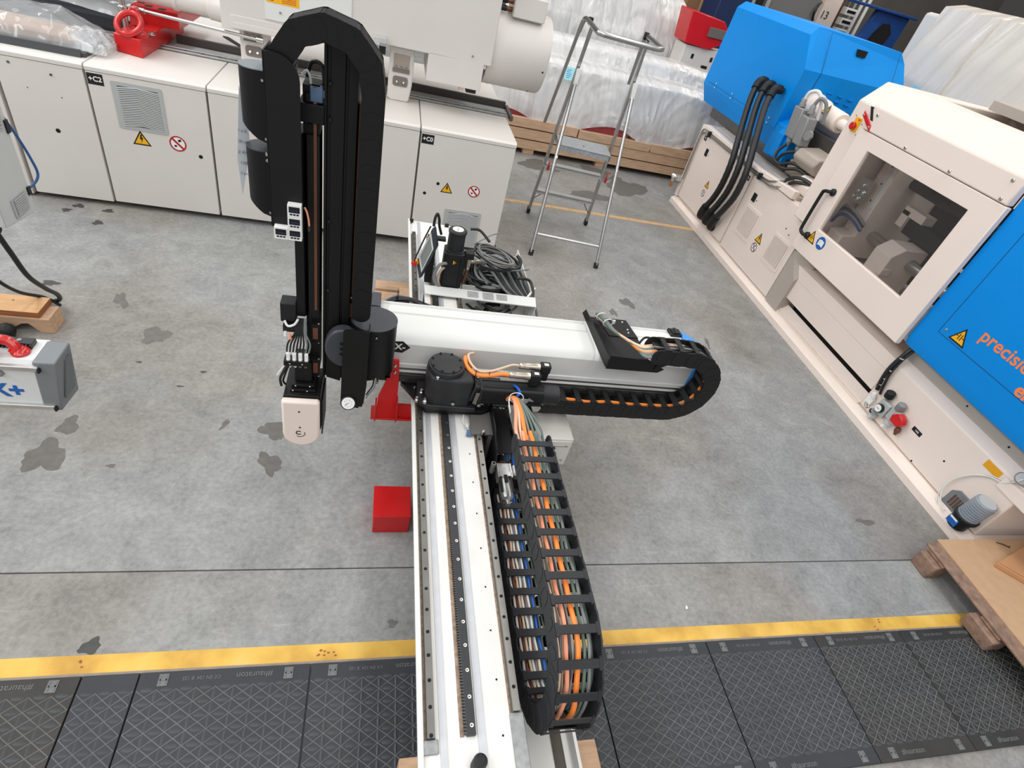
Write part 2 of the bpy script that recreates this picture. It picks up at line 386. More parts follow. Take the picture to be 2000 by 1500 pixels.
# ---------------------------------------------------------------- the floor
m = M()
m.box(-14, 18, 1.470, 26, -0.2, 0.0)
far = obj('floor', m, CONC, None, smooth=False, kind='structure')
m = M(); m.box(-14, 18, -4, 1.463, -0.2, 0.0)
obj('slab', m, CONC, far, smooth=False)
m = M(); m.box(-14, 18, 1.455, 1.478, -0.2, -0.012)
obj('expansion_joint', m, HOLE, far, smooth=False)
m = M(); m.box(-9, 12, 1.042, 1.113, 0.0, 0.0010)
obj('painted_line', m, YLINE, far, smooth=False, label='yellow painted floor line')
m = M(); m.obox((-3, 6.155, 0), (12.2, -0.10, 0), (0, 0.07, 0), (0, 0, 0.001))
obj('painted_line', m, OLINE, far, smooth=False, label='faded orange floor line')
m = M(); m.box(-9, 12, 1.030, 1.041, 0.0, 0.006)
obj('edge_strip', m, mat('grey_edge_strip', (140, 128, 118), 0.6, var=0.15, vscale=20), far, smooth=False)
def blob(cx, cy, rx, ry, n=30, jag=0.3, ang=0.0):
    out = []; p3, p5 = rnd.uniform(0, 6), rnd.uniform(0, 6)
    for i in range(n):
        a = 2 * PI * i / n; k = 1 + jag * (.55 * math.sin(3 * a + p3) + .4 * math.sin(5 * a + p5)) + rnd.uniform(-.09, .09)
        x, y = rx * k * math.cos(a), ry * k * math.sin(a)
        out.append((cx + x * math.cos(ang) - y * math.sin(ang), cy + x * math.sin(ang) + y * math.cos(ang)))
    return out
for i, (x, y, rx, ry, ang, mt) in enumerate([
    (-1.31, 3.12, .075, .085, .3, CHIP), (-1.50, 2.10, .085, .10, .2, CHIP), (-1.48, 2.31, .042, .066, .1, CHIP), (-0.49, 2.34, .075, .06, -.9, CHIP),
    (-0.47, 2.10, .05, .085, .6, CHIP), (-1.61, 3.46, .035, .085, .5, CHIP), (-2.06, 3.58, .045, .03, 0, OIL), (-2.09, 4.45, .035, .035, 0, OIL),
    (-2.35, 4.59, .03, .03, 0, OIL), (-2.30, 4.68, .04, .03, 0, OIL), (-2.09, 4.66, .035, .03, 0, OIL), (-0.75, 2.37, .014, .045, -.3, CHIP),
    (-0.97, 1.145, .036, .03, .3, OIL), (3.27, 1.75, .075, .022, -.15, CHIP), (2.32, 4.17, .06, .08, .7, CHIP), (2.12, 3.98, .035, .05, 0, CHIP),
    (3.3, 7.2, .36, .24, .5, DARKPATCH), (3.0, 7.6, .3, .2, -.3, DARKPATCH), (2.09, 7.5, .3, .2, .2, DARKPATCH), (2.62, 6.7, .30, .13, .1, DARKPATCH), (2.94, 3.65, .016, .08, -.2, CHIP), (0.19, 1.19, .02, .02, 0, CHIP),
    (-1.32, 2.85, .014, .008, 0, OIL), (-1.05, 2.66, .02, .006, 0, OIL), (-.96, 2.80, .016, .01, 0, OIL), (-1.2, 2.05, .018, .012, 0, CHIP)]):
    m = M(); m.prism(blob(x, y, rx, ry, ang=ang, jag=.34 if mt is not DARKPATCH else .18), 'z', 0.0003, 0.0009 + i * 0.00001)
    obj('floor_mark', m, mt, far, smooth=False)
for x, y in ((-0.10, 1.075), (-0.98, 1.09), (2.85, 1.08), (2.81, 1.06)):
    m = M()
    for k in range(9 if x == -0.10 else 3):
        cx, cy = x + rnd.gauss(0, .022 if x == -.10 else .01), y + rnd.gauss(0, .014)
        m.prism(blob(cx, cy, .006, .004, 9), 'z', .001, .0014 + k * .00003)
    obj('paint_wear', m, RUST, far, smooth=False)

# ---------------------------------------------------------------- rubber ramp mats
RUBL = mat('rubber_mat_lozenge', (64, 66, 68), 0.6, var=0.12, vscale=9)
def mat_tile(x0, x1, label, matr, y0=0.452, y1=1.028, full=True):
    g = 0.0025; t = thing('rubber_mat', label, 'mat', ((x0 + x1) / 2, (y0 + y1) / 2, 0), 'rubber floor mats under the beam')
    m = M(); m.box(x0 + g, x1 - g, y0, y1, 0.0, 0.017); obj('mat_body', m, matr, t, bevel=0.002)
    ya, yb = y0 + .07, y1 - .066; nx = max(2, round((x1 - x0) / .066)); p = (x1 - x0 - .01) / nx; ny = 9; q = (yb - ya) / ny
    def lens(cx, cy, L, W, ang):
        ca, sa = math.cos(ang), math.sin(ang); P = []
        for i in range(8):
            a = 2 * PI * i / 8; x = L * math.cos(a); y = W * math.sin(a) * (1 if abs(math.cos(a)) < .9 else 1)
            P.append((cx + x * ca - y * sa, cy + x * sa + y * ca, .0172))
        m.add(P + [(cx - L * .5 * ca, cy - L * .5 * sa, .0205), (cx + L * .5 * ca, cy + L * .5 * sa, .0205)],
              [(0, 1, 9), (1, 2, 9), (2, 8, 9), (2, 3, 8), (3, 4, 8), (4, 5, 8), (5, 6, 8), (6, 9, 8), (6, 7, 9), (7, 0, 9)])
    m = M()
    for i in range(nx + 1):
        for j in range(ny + 1):
            x, y = x0 + .005 + i * p, ya + j * q
            if j < ny and 0 < i < nx + 1 and i < nx: lens(x, y + q / 2, q * .44, q * .13, PI / 2)
            if i < nx: lens(x + p / 2, y, p * .32, p * .12, 0)
    obj('tread_lozenges', m, RUBL, t, kind='stuff')
    m = M()
    def ridge(ax, ay, bx, by):
        d = Vector((bx - ax, by - ay, 0)).normalized() * .0017; n = Vector((-d.y, d.x, 0))
        m.add([(ax - n.x, ay - n.y, .0171), (ax + n.x, ay + n.y, .0171), (bx + n.x, by + n.y, .0171), (bx - n.x, by - n.y, .0171), (ax, ay, .0186), (bx, by, .0186)],
              [(0, 3, 5, 4), (1, 4, 5, 2), (0, 4, 1), (3, 2, 5)])
    for i in range(nx):
        for j in range(ny):
            x, y = x0 + .005 + i * p, ya + j * q
            ridge(x, y, x + p, y + q); ridge(x + p, y, x, y + q)
    obj('tread_ridges', m, RUBBERW, t, kind='stuff')
    if full and x1 - x0 > .5:
        for sx in (x0 + .07, x1 - .10):
            for yy in (y1 - .032, y0 + .032):
                m = M(); m.box(sx, sx + .034, yy - .022, yy + .022, .017, .0195); m.box(sx + .005, sx + .029, yy - .003, yy + .003, .0195, .021); m.box(sx + .005, sx + .009, yy - .016, yy + .016, .0195, .021); m.box(sx + .025, sx + .029, yy - .016, yy + .016, .0195, .021)
                obj('interlock_tab', m, RUBBERW, t)
        text('lettering', '#hauraton', .032, ((x0 + x1) / 2 + .10, y1 - .030, .0172), (-1, 0, 0), (0, -1, 0), RUBBERW, t, .0012)
        text('lettering', 'C€ EN 124  B 125', .018, ((x0 + x1) / 2 - .09, y1 - .030, .0172), (-1, 0, 0), (0, -1, 0), RUBBERW, t, .0010)
        text('lettering', '#hauraton', .032, ((x0 + x1) / 2 - .08, y0 + .030, .0172), (1, 0, 0), (0, 1, 0), RUBBERW, t, .0012)
RB2 = mat('rubber_mat_brownish', (50, 48, 45), 0.66, var=0.16, vscale=5, bump=0.12, bscale=120)
RB3 = mat('rubber_mat_dirty', (45, 44, 41), 0.6, var=0.3, vscale=4, bump=0.15, bscale=100)
xs = [(-2.19, -1.57, 'brownish rubber mat tile cut by the bottom left corner of the photo', RB2),
      (-1.57, -0.95, 'brownish grey rubber mat tile leftmost below the yellow line', RB2),
      (-0.95, -0.757, 'narrow strip of rubber mat beside the brownish leftmost tile', RUBBER),
      (-0.757, -0.137, 'dark rubber mat tile in the middle of the left hand stretch', RUBBER),
      (-0.137, 0.483, 'dark rubber mat tile running under the left edge of the rail beam', RUBBER),
      (0.483, 1.10, 'rubber mat tile mostly hidden beneath the cable chain tray', RUBBER),
      (1.10, 1.715, 'dark rubber mat tile first to the right of the cable chain', RUBBER),
      (1.715, 2.36, 'rubber mat tile second to the right of the cable chain', RUBBER),
      (2.36, 2.93, 'scuffed rubber mat tile third to the right of the cable chain', RB2),
      (2.93, 3.55, 'dirty rubber mat tile reaching under the corner of the pallet', RB3),
      (3.55, 4.17, 'dirty rubber mat tile beneath the pallet with cardboard', RB3)]
for a, b, l, mt in xs: mat_tile(a, b, l, mt)
m = M(); m.fprism([(0, 0), (.014, .004), (.012, .02), (.003, .016)], (1.685, 1.2, .001), (1, 0, 0), (0, 1, 0), .006)
obj('paper_scrap', m, PAPER, None, label='small white scrap on the concrete just above the yellow line', cat='scrap')
# ================================================================ the long rail beam lying on timbers (runs away from the camera)
t = thing('rail_beam', 'long white rail beam with toothed rack lying across the floor towards the camera', 'robot beam', (0.38, 2.0, 0.22))
m = M(); m.prism([(.268, .24), (.56, .24), (.56, .575), (.545, .59), (.225, .59), (.225, .580), (.268, .575)], 'y', .10, 4.02)
obj('beam_body', m, BEAMD, t, bevel=.002)
m = M(); m.box(.222, .240, .10, 4.02, .588, .603); obj('edge_strip', m, BEAMW, t, bevel=.002)
for a, b in ((.290, .312), (.408, .432)): obj('machined_strip', M().box(a, b, .10, 4.0, .589, .5935), mat('machined_grey_strip', (186, 188, 192), .4, .3, var=.05, vscale=20), t)
def rail(x0, x1, y0, y1, mt, first):
    m = M(); z0, z1 = .590, .612
    m.prism([(x0, z0), (x1, z0), (x1, z0 + .008), (x1 - .004, z0 + .012), (x1, z0 + .016), (x1 - .001, z1), (x0 + .001, z1), (x0, z0 + .016), (x0 + .004, z0 + .012), (x0, z0 + .008)], 'y', y0, y1)
    r = obj('guide_rail', m, mt, t, label='grey steel guide rail with bolt holes')
    hx = (x0 + x1) / 2; h0 = None; y = y1 - .03
    while y > y0:
        if h0 is None:
            m = M(); m.cyl((hx, y, z1 - .001), (hx, y, z1 + .0006), .0062, 14); h0 = obj('bolt_hole', m, HOLE, r)
        else: dup(h0, (hx, y, WLOC[h0].z), r)
        y -= .0785
    return r
rail(.249, .275, .545, 3.80, STEEL, True)
rail(.524, .549, .600, 2.35, STEEL, False)
rail(.524, .549, 2.36, 3.80, STEEL, False)
m = M(); m.box(.372, .400, .545, 3.80, .590, .606)
rk = obj('toothed_rack', m, mat('rack_black', (44, 45, 48), .4, .3, var=.1, vscale=20), t)
m = M(); y = .55
while y < 3.8:
    m.prism([(.364, y), (.372, y - .002), (.372, y + .006), (.364, y + .004)], 'z', .592, .606); y += .0095
obj('rack_teeth', m, STEELD, rk, smooth=False, kind='stuff')
m = M(); m.box(.352, .3645, .545, 3.8, .5902, .5912); m.box(.5165, .5245, .60, 3.8, .5902, .5912); m.box(.243, .2495, .545, 3.8, .5902, .5912)
obj('grime_line', m, mat('rusty_grime', (150, 128, 108), .7, var=.4, vscale=60), t, kind='stuff')
h0 = None; y = 3.75
while y > .55:
    if h0 is None:
        m = M(); m.lathe((.388, y, .606), (0, 0, 1), [(.0062, 0), (.0062, .0014), (.003, .0016)], 14, 0); m.cyl((.388, y, .6076), (.388, y, .6080), .0026, 8, 1); h0 = obj('rack_bolt', m, [BOLT, HOLE], rk)
    else: dup(h0, (WLOC[h0].x, y, WLOC[h0].z), rk)
    y -= .0815
holeset('tapped_hole', [(.487, 1.86 - i * .165, .5895) for i in range(9)], (0, 0, 1), .0035, HOLE, t, .0015)
m = M(); m.box(.235, .285, .505, .545, .590, .598); m.box(.515, .56, .44, .60, .590, .600); obj('rail_end_pad', m, mat('dull_grey_pad', (150, 152, 152), .5, .4, var=.2, vscale=40), t, bevel=.003)
m = M(); m.lathe((.398, .465, .592), (0, 0, 1), [(.022, 0), (.022, .05), (.018, .062), (.010, .066)], 20); obj('rubber_buffer', m, BLACK, t)
m = M(); m.lathe((.245, 3.97, .59), (0, 0, 1), [(.006, 0), (.006, .02)], 10); m.box(.235, .262, 3.985, 4.0, .59, .615); m.box(.50, .53, 3.985, 4.0, .59, .615); obj('end_clip', m, BLACK, t)
# cable tray on the right flank of the beam
m = M()
m.box(.56, .815, .10, 3.0, .285, .300); m.box(.806, .818, .10, 3.0, .300, .345)
obj('cable_tray', m, BEAMW, t, bevel=.001)
for a, b in ((.562, .60), (.735, .775)): obj('tray_slot', M().box(a, b, .10, 1.9, .3005, .304), mat('tray_dark_strip', (70, 62, 56), .6, var=.2, vscale=20), t)
text('pencil_mark', 'AM 2', .035, (.70, .475, .3012), (1, 0, 0), (0, 1, 0), BRASS, t, .0003)

# timbers under the beam
def timber(label, x0, x1, y0, y1, z0, z1, mt=WOOD):
    m = M(); m.box(x0, x1, y0, y1, z0, z1); o = obj('timber_block', m, mt, None, bevel=.004, label=label, cat='timber', group='timbers carrying the robot'); return o
timber('pale squared timber crossing beneath the near end of the rail beam', .20, .93, .50, .60, .021, .24)
timber('pale pine block standing under the far left edge of the rail beam', .195, .60, 3.50, 3.62, .1445, .24)
# pallet under the far end
def pallet(label, x0, x1, y0, y1, z0, mt, cat='pallet', alongx=True, nb=7, group=None):
    t = thing('wooden_pallet', label, cat, ((x0 + x1) / 2, (y0 + y1) / 2, z0), group)
    X = lambda a, b, c, d, e, f: M().box(a, b, c, d, e, f)
    L = (y1 - y0) if alongx else (x1 - x0)
    b0 = None
    for i in range(nb):
        w = .12; a = (L - w) * i / (nb - 1)
        if alongx: m = X(x0, x1, y0 + a, y0 + a + w, z0 + .122, z0 + .144)
        else: m = X(x0 + a, x0 + a + w, y0, y1, z0 + .122, z0 + .144)
        if b0 is None: b0 = obj('deck_board', m, mt, t, bevel=.003)
        else:
            c = (y0 + a + w / 2) if alongx else (x0 + a + w / 2)
            dup(b0, (WLOC[b0].x, c, WLOC[b0].z) if alongx else (c, WLOC[b0].y, WLOC[b0].z), t)
    for k in range(3):
        f = k / 2
        if alongx:
            c = x0 + .05 + (x1 - x0 - .1) * f
            obj('stringer_board', X(c - .05, c + .05, y0, y1, z0 + .10, z0 + .122), mt, t, bevel=.003)
            obj('bottom_board', X(c - .05, c + .05, y0, y1, z0, z0 + .022), mt, t, bevel=.003)
            for j in range(3):
                d = y0 + .07 + (y1 - y0 - .14) * j / 2
                obj('block', X(c - .05, c + .05, d - .07, d + .07, z0 + .022, z0 + .10), mt, t, bevel=.003)
        else:
            c = y0 + .05 + (y1 - y0 - .1) * f
            obj('stringer_board', X(x0, x1, c - .05, c + .05, z0 + .10, z0 + .122), mt, t, bevel=.003)
            obj('bottom_board', X(x0, x1, c - .05, c + .05, z0, z0 + .022), mt, t, bevel=.003)
            for j in range(3):
                d = x0 + .07 + (x1 - x0 - .14) * j / 2
                obj('block', X(d - .07, d + .07, c - .05, c + .05, z0 + .022, z0 + .10), mt, t, bevel=.003)
    return t
pallet('orange brown wooden pallet below the far end of the rail beam', .02, 1.05, 2.95, 3.85, 0, WOOD, nb=6)

# ================================================================ red stand and red pad
t = thing('support_stand', 'red steel foot bracket with flanges bolted at the left of the rail beam', 'stand', (.17, 2.1, .24))
m = M(); m.box(.035, .268, 2.075, 2.17, .398, .410); obj('base_plate', m, RED, t, bevel=.002)
m = M(); m.prism([(.060, .410), (.160, .410), (.156, .66), (.147, .80), (.112, .80), (.104, .70), (.064, .56)], 'y', 2.080, 2.090); obj('web_plate', m, RED, t, bevel=.001)
for px_ in ([(.052, .410), (.060, .410), (.060, .54), (.052, .54)], [(.158, .410), (.165, .410), (.162, .56), (.156, .56)]):
    obj('side_flange', M().prism(px_, 'y', 2.050, 2.092), RED, t, bevel=.001)
boltset('bolt', [(.130, 2.080, .765), (.132, 2.080, .725)], (0, -1, 0), .009, .010, BOLT, t)
m = M(); m.prism([(.15, .50), (.268, .50), (.268, .41), (.15, .41)], 'y', 2.090, 2.100); obj('lug', m, RED, t)
t = thing('support_pad', 'red box section support foot beside the white beam edge', 'stand', (.18, 1.77, 0))
m = M(); m.box(.082, .262, 1.665, 1.845, 0, .136); obj('pad_body', m, RED, t, bevel=.004)
m = M(); m.box(.078, .264, 1.66, 1.85, .136, .142); obj('pad_plate', m, RED, t, bevel=.001)

# ================================================================ white traverse beam (runs left-right)
YF = 2.13
t = thing('traverse_beam', 'glossy white traverse beam with blue end cap spanning above the rail beam', 'robot beam', (.9, 2.28, .68))
m = M()
# section in (y,z): front face dull lower, top glossy with two grooves
sec = [(YF, .715), (YF, .700), (YF - .012, .700), (YF - .012, .680), (2.42, .680), (2.43, .895), (2.41, .90), (2.405, .893), (2.395, .893), (2.39, .90), (2.335, .90), (2.33, .893), (2.322, .893), (2.317, .90), (2.20, .90), (2.17, .897), (2.145, .882), (YF, .86), (YF, .745), (YF - .006, .742), (YF - .006, .72)]
m.prism(sec, 'x', .015, 1.72)
obj('beam_profile', m, BEAMW, t)
m = M(); m.box(.03, 1.70, YF - .016, YF - .012, .685, .697); m.box(.03, 1.70, YF - .001, YF + .001, .704, .716); obj('front_groove', m, STEEL, t)
m = M(); m.box(.02, 1.71, 2.10, 2.30, .650, .680); obj('guide_rail', m, STEELD, t)
m = M(); m.prism([(1.72, 2.118), (1.72, 2.43), (1.74, 2.43), (1.80, 2.36), (1.83, 2.25), (1.80, 2.118)], 'z', .66, .905); obj('end_cap', m, BLUEC, t, bevel=.012, label='bright blue end cap')
m = M(); m.box(1.655, 1.725, 2.36, 2.425, .897, .915); m.box(1.665, 1.715, 2.37, 2.415, .915, .921); m.box(1.68, 1.70, 2.365, 2.42, .921, .925); obj('rubber_stop', m, BLACK, t, bevel=.003)
m = M(); m.box(.0, .045, 2.33, 2.45, .80, .93); obj('end_block', m, GREYLID, t, bevel=.004)
# black diamond mark with X-
f = frame((.150, YF - .0005, .842), (1, 0, 0), (0, 0, 1))
m = M(); m.fprism([(-.05, -.030), (.0, -.034), (.036, 0), (.0, .034), (-.05, .030)], (.158, YF, .842), (1, 0, 0), (0, 0, 1), .0012); obj('direction_mark', m, INK, t, smooth=False)
text('lettering', 'X-', .050, (.146, YF - .0015, .842), (1, 0, 0), (0, 0, 1), PAPER, t, .0004, bold=.0012)

# ================================================================ energy chains
def path_fn(segs):
    """segs: list of ('L', p, q) or ('A', centre, r, a0, a1) in a plane; returns length and point/tangent by arc length"""
    ln = []
    for s in segs:
        ln.append((Vector(s[2]) - Vector(s[1])).length if s[0] == 'L' else abs(s[4] - s[3]) * s[2])
    def at(d):
        for s, l in zip(segs, ln):
            if d <= l or s is segs[-1]:
                if s[0] == 'L':
                    a, b = Vector(s[1]), Vector(s[2]); tt = (b - a).normalized(); return a + tt * d, tt
                sg = 1 if s[4] > s[3] else -1; a = s[3] + sg * d / s[2]
                return Vector((s[1][0] + s[2] * math.cos(a), s[1][1] + s[2] * math.sin(a))), Vector((-math.sin(a), math.cos(a))) * sg
            d -= l
    return sum(ln), at
def energy_chain(name, label, segs, S, T, Wd, org, pitch, h, W, flip, mt, bars=(1, 1), cables=(), start=0, plate_t=.006, closed=False, arm=False):
    S, T, Wd, org = Vector(S), Vector(T), Vector(Wd), Vector(org)
    L, at = path_fn(segs); P3 = lambda p, w=0.0, n=Vector((0, 0)): org + S * (p[0] + n[0]) + T * (p[1] + n[1]) + Wd * w
    p0, _ = at(L / 2); t = thing(name, label, 'cable chain', P3(p0, W / 2))
    n = int(L / pitch); base = None; cb = {}
    for i in range(start, n):
        a, _ = at(i * pitch); b, _ = at(min(L, (i + 1) * pitch)); c = (a + b) / 2; tt = (b - a).normalized(); nn = Vector((-tt.y, tt.x)) * flip
        X = (S * tt.x + T * tt.y); Y = (S * nn.x + T * nn.y); Z = X.cross(Y); sg = 1 if Z.dot(Wd) > 0 else -1
        mx = Matrix((X, Y, Z)).transposed().to_4x4(); mx.translation = P3(c, W / 2)
        if i % 2: mx = mx @ Matrix.Diagonal((1, 1, .984, 1))
        if base is None:
            m = M(); hp = pitch / 2; out = []
            for k in range(9):
                a_ = -PI / 2 + PI * k / 8; out.append((hp + h / 2 * .98 * math.cos(a_) * (1 if closed else .75), h / 2 * math.sin(a_)))
            for k in range(7):
                a_ = PI / 2 - PI * k / 6; out.append((-hp * 1.0 + h / 2 * (.0 if closed else .35) * math.cos(a_), h / 2 * math.sin(a_) * .98))
            for sd in (-1, 1):
                zc = sd * (W / 2 - plate_t / 2); m.prism(out, 'z', zc - plate_t / 2, zc + plate_t / 2)
                zo = sd * (W / 2 + .0015); m.prism([(x * .50 + hp * .62, y * .86) for x, y in ngon(0, 0, hp * .98, h / 2, 18)], 'z', min(zo, zc), max(zo, zc))
                for yy in (-1, 1):
                    m.box(-hp * .5, hp * .5, yy * h / 2 - (.004 if yy > 0 else 0), yy * h / 2 + (.004 if yy < 0 else 0), min(sd * (W / 2 - .014), zc), max(sd * (W / 2 - .014), zc))
            m.box(-hp * .36, hp * .36, -h / 2 - .0008, -h / 2 + .0025, -W / 2 + .003, W / 2 - .003)
            if closed:
                m.cyl((hp, 0, -W / 2 + .004), (hp, 0, W / 2 - .004), h / 2 - .003, 20)
                m.box(-hp * 1.05, hp * 1.05, h / 2 - .004, h / 2 - .001, -W / 2 + .003, W / 2 - .003); m.box(-hp, hp, -h / 2 + .001, -h / 2 + .004, -W / 2 + .003, W / 2 - .003)
            me = bpy.data.meshes.new('chain_link'); me.from_pydata(m.v, [], m.f); me.materials.append(mt)
            me.polygons.foreach_set('use_smooth', [True] * len(me.polygons)); me.set_sharp_from_angle(angle=math.radians(34)); base = me
            for key, yy in ((1, h / 2), (0, -h / 2)):
                m = M(); y0, y1 = (yy - .001, yy + .003) if yy > 0 else (yy - .003, yy + .001)
                m.prism([(-hp * .34, y0), (hp * .34, y0), (hp * .31, y1), (-hp * .31, y1)], 'z', -W / 2 + .004, W / 2 - .004)
                m.box(-hp * .45, hp * .45, y0 - .001, y1 + .001, -W / 2 + .003, -W / 2 + .016); m.box(-hp * .45, hp * .45, y0 - .001, y1 + .001, W / 2 - .016, W / 2 - .003)
                mb = bpy.data.meshes.new('crossbar'); mb.from_pydata(m.v, [], m.f); mb.materials.append(mt); cb[key] = mb
        o = bpy.data.objects.new('chain_link', base); COL.objects.link(o); o.parent = t
        o.matrix_local = Matrix.Translation(-WLOC[t]) @ mx; WLOC[o] = Vector(mx.translation)
        for key in (0, 1):
            if bars[key]:
                q = bpy.data.objects.new('crossbar', cb[key]); COL.objects.link(q); q.parent = o
    rr = random.Random(3)
    for (w, off, r, cm) in cables:
        pts = []; k = 0; d = -.02; ph = rr.uniform(0, 6)
        while d < L + .03:
            dd = min(max(d, 0), L); p, tt = at(dd); nn = Vector((-tt.y, tt.x)) * flip
            e = off + .003 * math.sin(d * 23 + ph); ww = w + .002 * math.sin(d * 31 + ph * 2)
            pts.append(P3(p + tt * (d - dd) + nn * e, ww * 1.0)); d += .035
        m = M(); m.tube(pts, r, 8); obj('cable', m, cm, t)
    return t
# chain 1: along the rail beam (plane y-z), widths along x from .622 to .777
YB = .80
XL, XW = .622, .158
c1 = energy_chain('energy_chain', 'large charcoal cable chain with orange cables looping beside the rail beam',
    [('L', (2.25, .385), (YB, .385)), ('A', (YB, .605), .22, -PI / 2, -3 * PI / 2), ('L', (YB, .825), (1.60, .825))],
    (0, 1, 0), (0, 0, 1), (1, 0, 0), (XL, 0, 0), .0853, .088, XW, 1, CHAINM,
    cables=[(.018, .012, .0050, BEIGEC), (.030, -.004, .0046, GREYC), (.045, .010, .0078, SALMON), (.082, .012, .0092, ORANGE), (.100, -.026, .0050, BLUET), (.106, .006, .0062, GREENC), (.122, .010, .0062, GREYC), (.136, -.006, .0045, GREENC), (.022, -.026, .0050, WHITEC), (.036, -.026, .0045, BRASS), (.060, -.028, .0052, WHITEC), (.088, -.020, .0040, GREENC), (.072, -.029, .0046, GREYC), (.046, -.030, .0050, BEIGEC), (.080, -.031, .0050, WHITEC)])
# chain 2: along the traverse beam (plane x-z), width along y from 2.0 to 2.115
energy_chain('energy_chain', 'black cable chain looping round the blue capped end of the traverse beam',
    [('L', (.87, .635), (1.585, .635)), ('A', (1.585, .825), .19, -PI / 2, PI / 2), ('L', (1.585, 1.015), (1.375, 1.015))],
    (1, 0, 0), (0, 0, 1), (0, 1, 0), (0, 1.995, 0), .0838, .088, .118, -1, BLACK,
    cables=[(.036, -.028, .0090, ORANGE), (.044, .022, .0050, BLACKT), (.058, .024, .0055, GREYC), (.074, .022, .0055, BLACKT), (.090, .020, .0050, BLACKT)])
# chain 3: over the top of the vertical arm (plane x-z), closed sides
energy_chain('energy_chain', 'closed black cable chain arching over the top of the vertical arm',
    [('L', (-.314, 1.62), (-.314, 1.995)), ('A', (-.176, 1.995), .138, PI, 0), ('L', (-.038, 1.995), (-.038, 1.08))],
    (1, 0, 0), (0, 0, 1), (0, 1, 0), (0, 1.93, 0), .083, .074, .10, 1, BLACKG, bars=(0, 0), closed=True)

# ================================================================ carriage on the rail beam, gearbox and motor
t = thing('rail_carriage', 'black carriage plate and grey bracket riding on the rail beam', 'carriage', (.40, 2.15, .612))
m = M(); m.prism([(.168, 2.11), (.285, 1.925), (.56, 1.93), (.60, 1.95), (.60, 2.40), (.168, 2.40)], 'z', .614, .640); obj('base_plate', m, BLACKG, t, bevel=.002)
m = M(); m.box(.185, .33, 2.105, 2.118, .64, .668); m.box(.17, .62, 2.12, 2.4, .64, .652); obj('guide_block', m, STEELD, t)
m = M(); m.prism([(.50, 1.955), (.50, 1.80), (.61, 1.80), (.61, 1.955)], 'z', .605, .615); m.box(.585, .605, 1.80, 2.1, .33, .61); obj('side_plate', m, mat('dark_taupe_plate', (98, 96, 92), .5), t, bevel=.001)
m = M(); m.prism([(1.70, .60), (1.99, .60), (1.99, .66), (1.80, .66)], 'x', .606, .612); m.box(.606, .70, 1.70, 2.0, .594, .600); m.prism([(1.995, .66), (1.70, .62), (1.61, .52), (1.60, .40), (1.63, .40), (1.995, .46)], 'x', .608, .615)
m.box(.615, .80, 1.625, 1.632, .40, .50); obj('chain_bracket', m, BLACKG, t)
m = M(); m.box(.60, .80, 1.56, 1.99, .300, .310); m.box(.60, .80, 1.552, 1.56, .300, .345); obj('rear_tray', m, GREYP, t)
m = M(); m.lathe((.555, 1.80, .615), (0, 0, 1), [(.009, 0), (.009, .02), (.006, .024)], 12, 0); m.cyl((.548, 1.80, .60), (.548, 1.72, .60), .012, 12, 1); obj('end_stop', m, [BOLT, BLACKG], t)
boltset('bolt', [(.235, 2.07, .64), (.25, 2.02, .64), (.30, 1.97, .64)], (0, 0, 1), .008, .008, BOLT, t)
m = M(); m.tube(catmull([(.47, 1.91, .63), (.47, 1.89, .60), (.484, 1.86, .605), (.492, 1.83, .604)]), .0022, 6, 0)
m.tube(catmull([(.475, 1.93, .645), (.50, 1.925, .65), (.53, 1.96, .66), (.57, 1.97, .65)]), .0022, 6, 0)
m.box(.478, .492, 1.845, 1.87, .604, .612, 0); m.obox((.478, 1.80, .594), (.022, -.004, 0), (.006, .034, 0), (0, 0, .014), 1); obj('limit_sensor', m, [WHITEC, mat('blue_grey_sensor', (96, 128, 160), .3, alpha=.8)], t)

t = thing('gear_motor', 'dusty black gearbox with round bolted lid and horizontal servo motor', 'motor', (.36, 2.0, .64))
m = M(); cx, cy = .362, 2.015
m.prism([(cx - .085, cy - .06), (cx - .06, cy - .085), (cx + .05, cy - .09), (cx + .13, cy - .085), (cx + .13, cy + .03), (cx + .085, cy + .08), (cx, cy + .09), (cx - .06, cy + .075), (cx - .088, cy + .03)], 'z', .655, .828)
g = obj('gearbox_housing', m, BLACKC, t, bevel=.014)
m = M(); m.prism([(cx - .12, cy - .04), (cx - .075, cy - .095), (cx + .16, cy - .10), (cx + .16, cy + .09), (cx - .12, cy + .09)], 'z', .64, .668); obj('mounting_flange', m, BLACKC, t, bevel=.006)
m = M(); m.lathe((cx, cy + .005, .826), (0, 0, 1), [(.088, 0), (.088, .016), (.084, .024), (.076, .026), (.075, .031), (.0, .031)], 40); obj('round_lid', m, BLACKC, t)
for i in range(8):
    a = 2 * PI * (i + .5) / 8; p = (cx + .070 * math.cos(a), cy + .005 + .070 * math.sin(a), .857)
    if i == 0:
        m = M(); m.lathe(p, (0, 0, 1), [(.0062, 0), (.0062, .004), (.003, .0042), (.003, .002)], 10); b0 = obj('lid_bolt', m, BLACKG, t)
    else: dup(b0, (p[0], p[1], WLOC[b0].z), t)
m = M()
for p in ((cx - .045, cy - .079, .826), (cx + .155, cy - .02, .795)): m.lathe(p, (0, 0, 1), [(.008, 0), (.008, .012), (.004, .013)], 10)
for p in ((cx - .10, cy - .015, .668), (cx - .085, cy - .075, .668), (cx - .12, cy - .04, .64)): m.lathe(p, (0, 0, 1), [(.011, 0), (.011, .014), (.007, .018), (.007, .028)], 10)
for p in ((cx + .045, cy - .093, .69), (cx + .17, cy - .105, .70)): m.lathe(p, (0, -1, 0), [(.009, 0), (.009, .006), (.004, .008)], 10)
obj('bolt', m, BOLT, t)
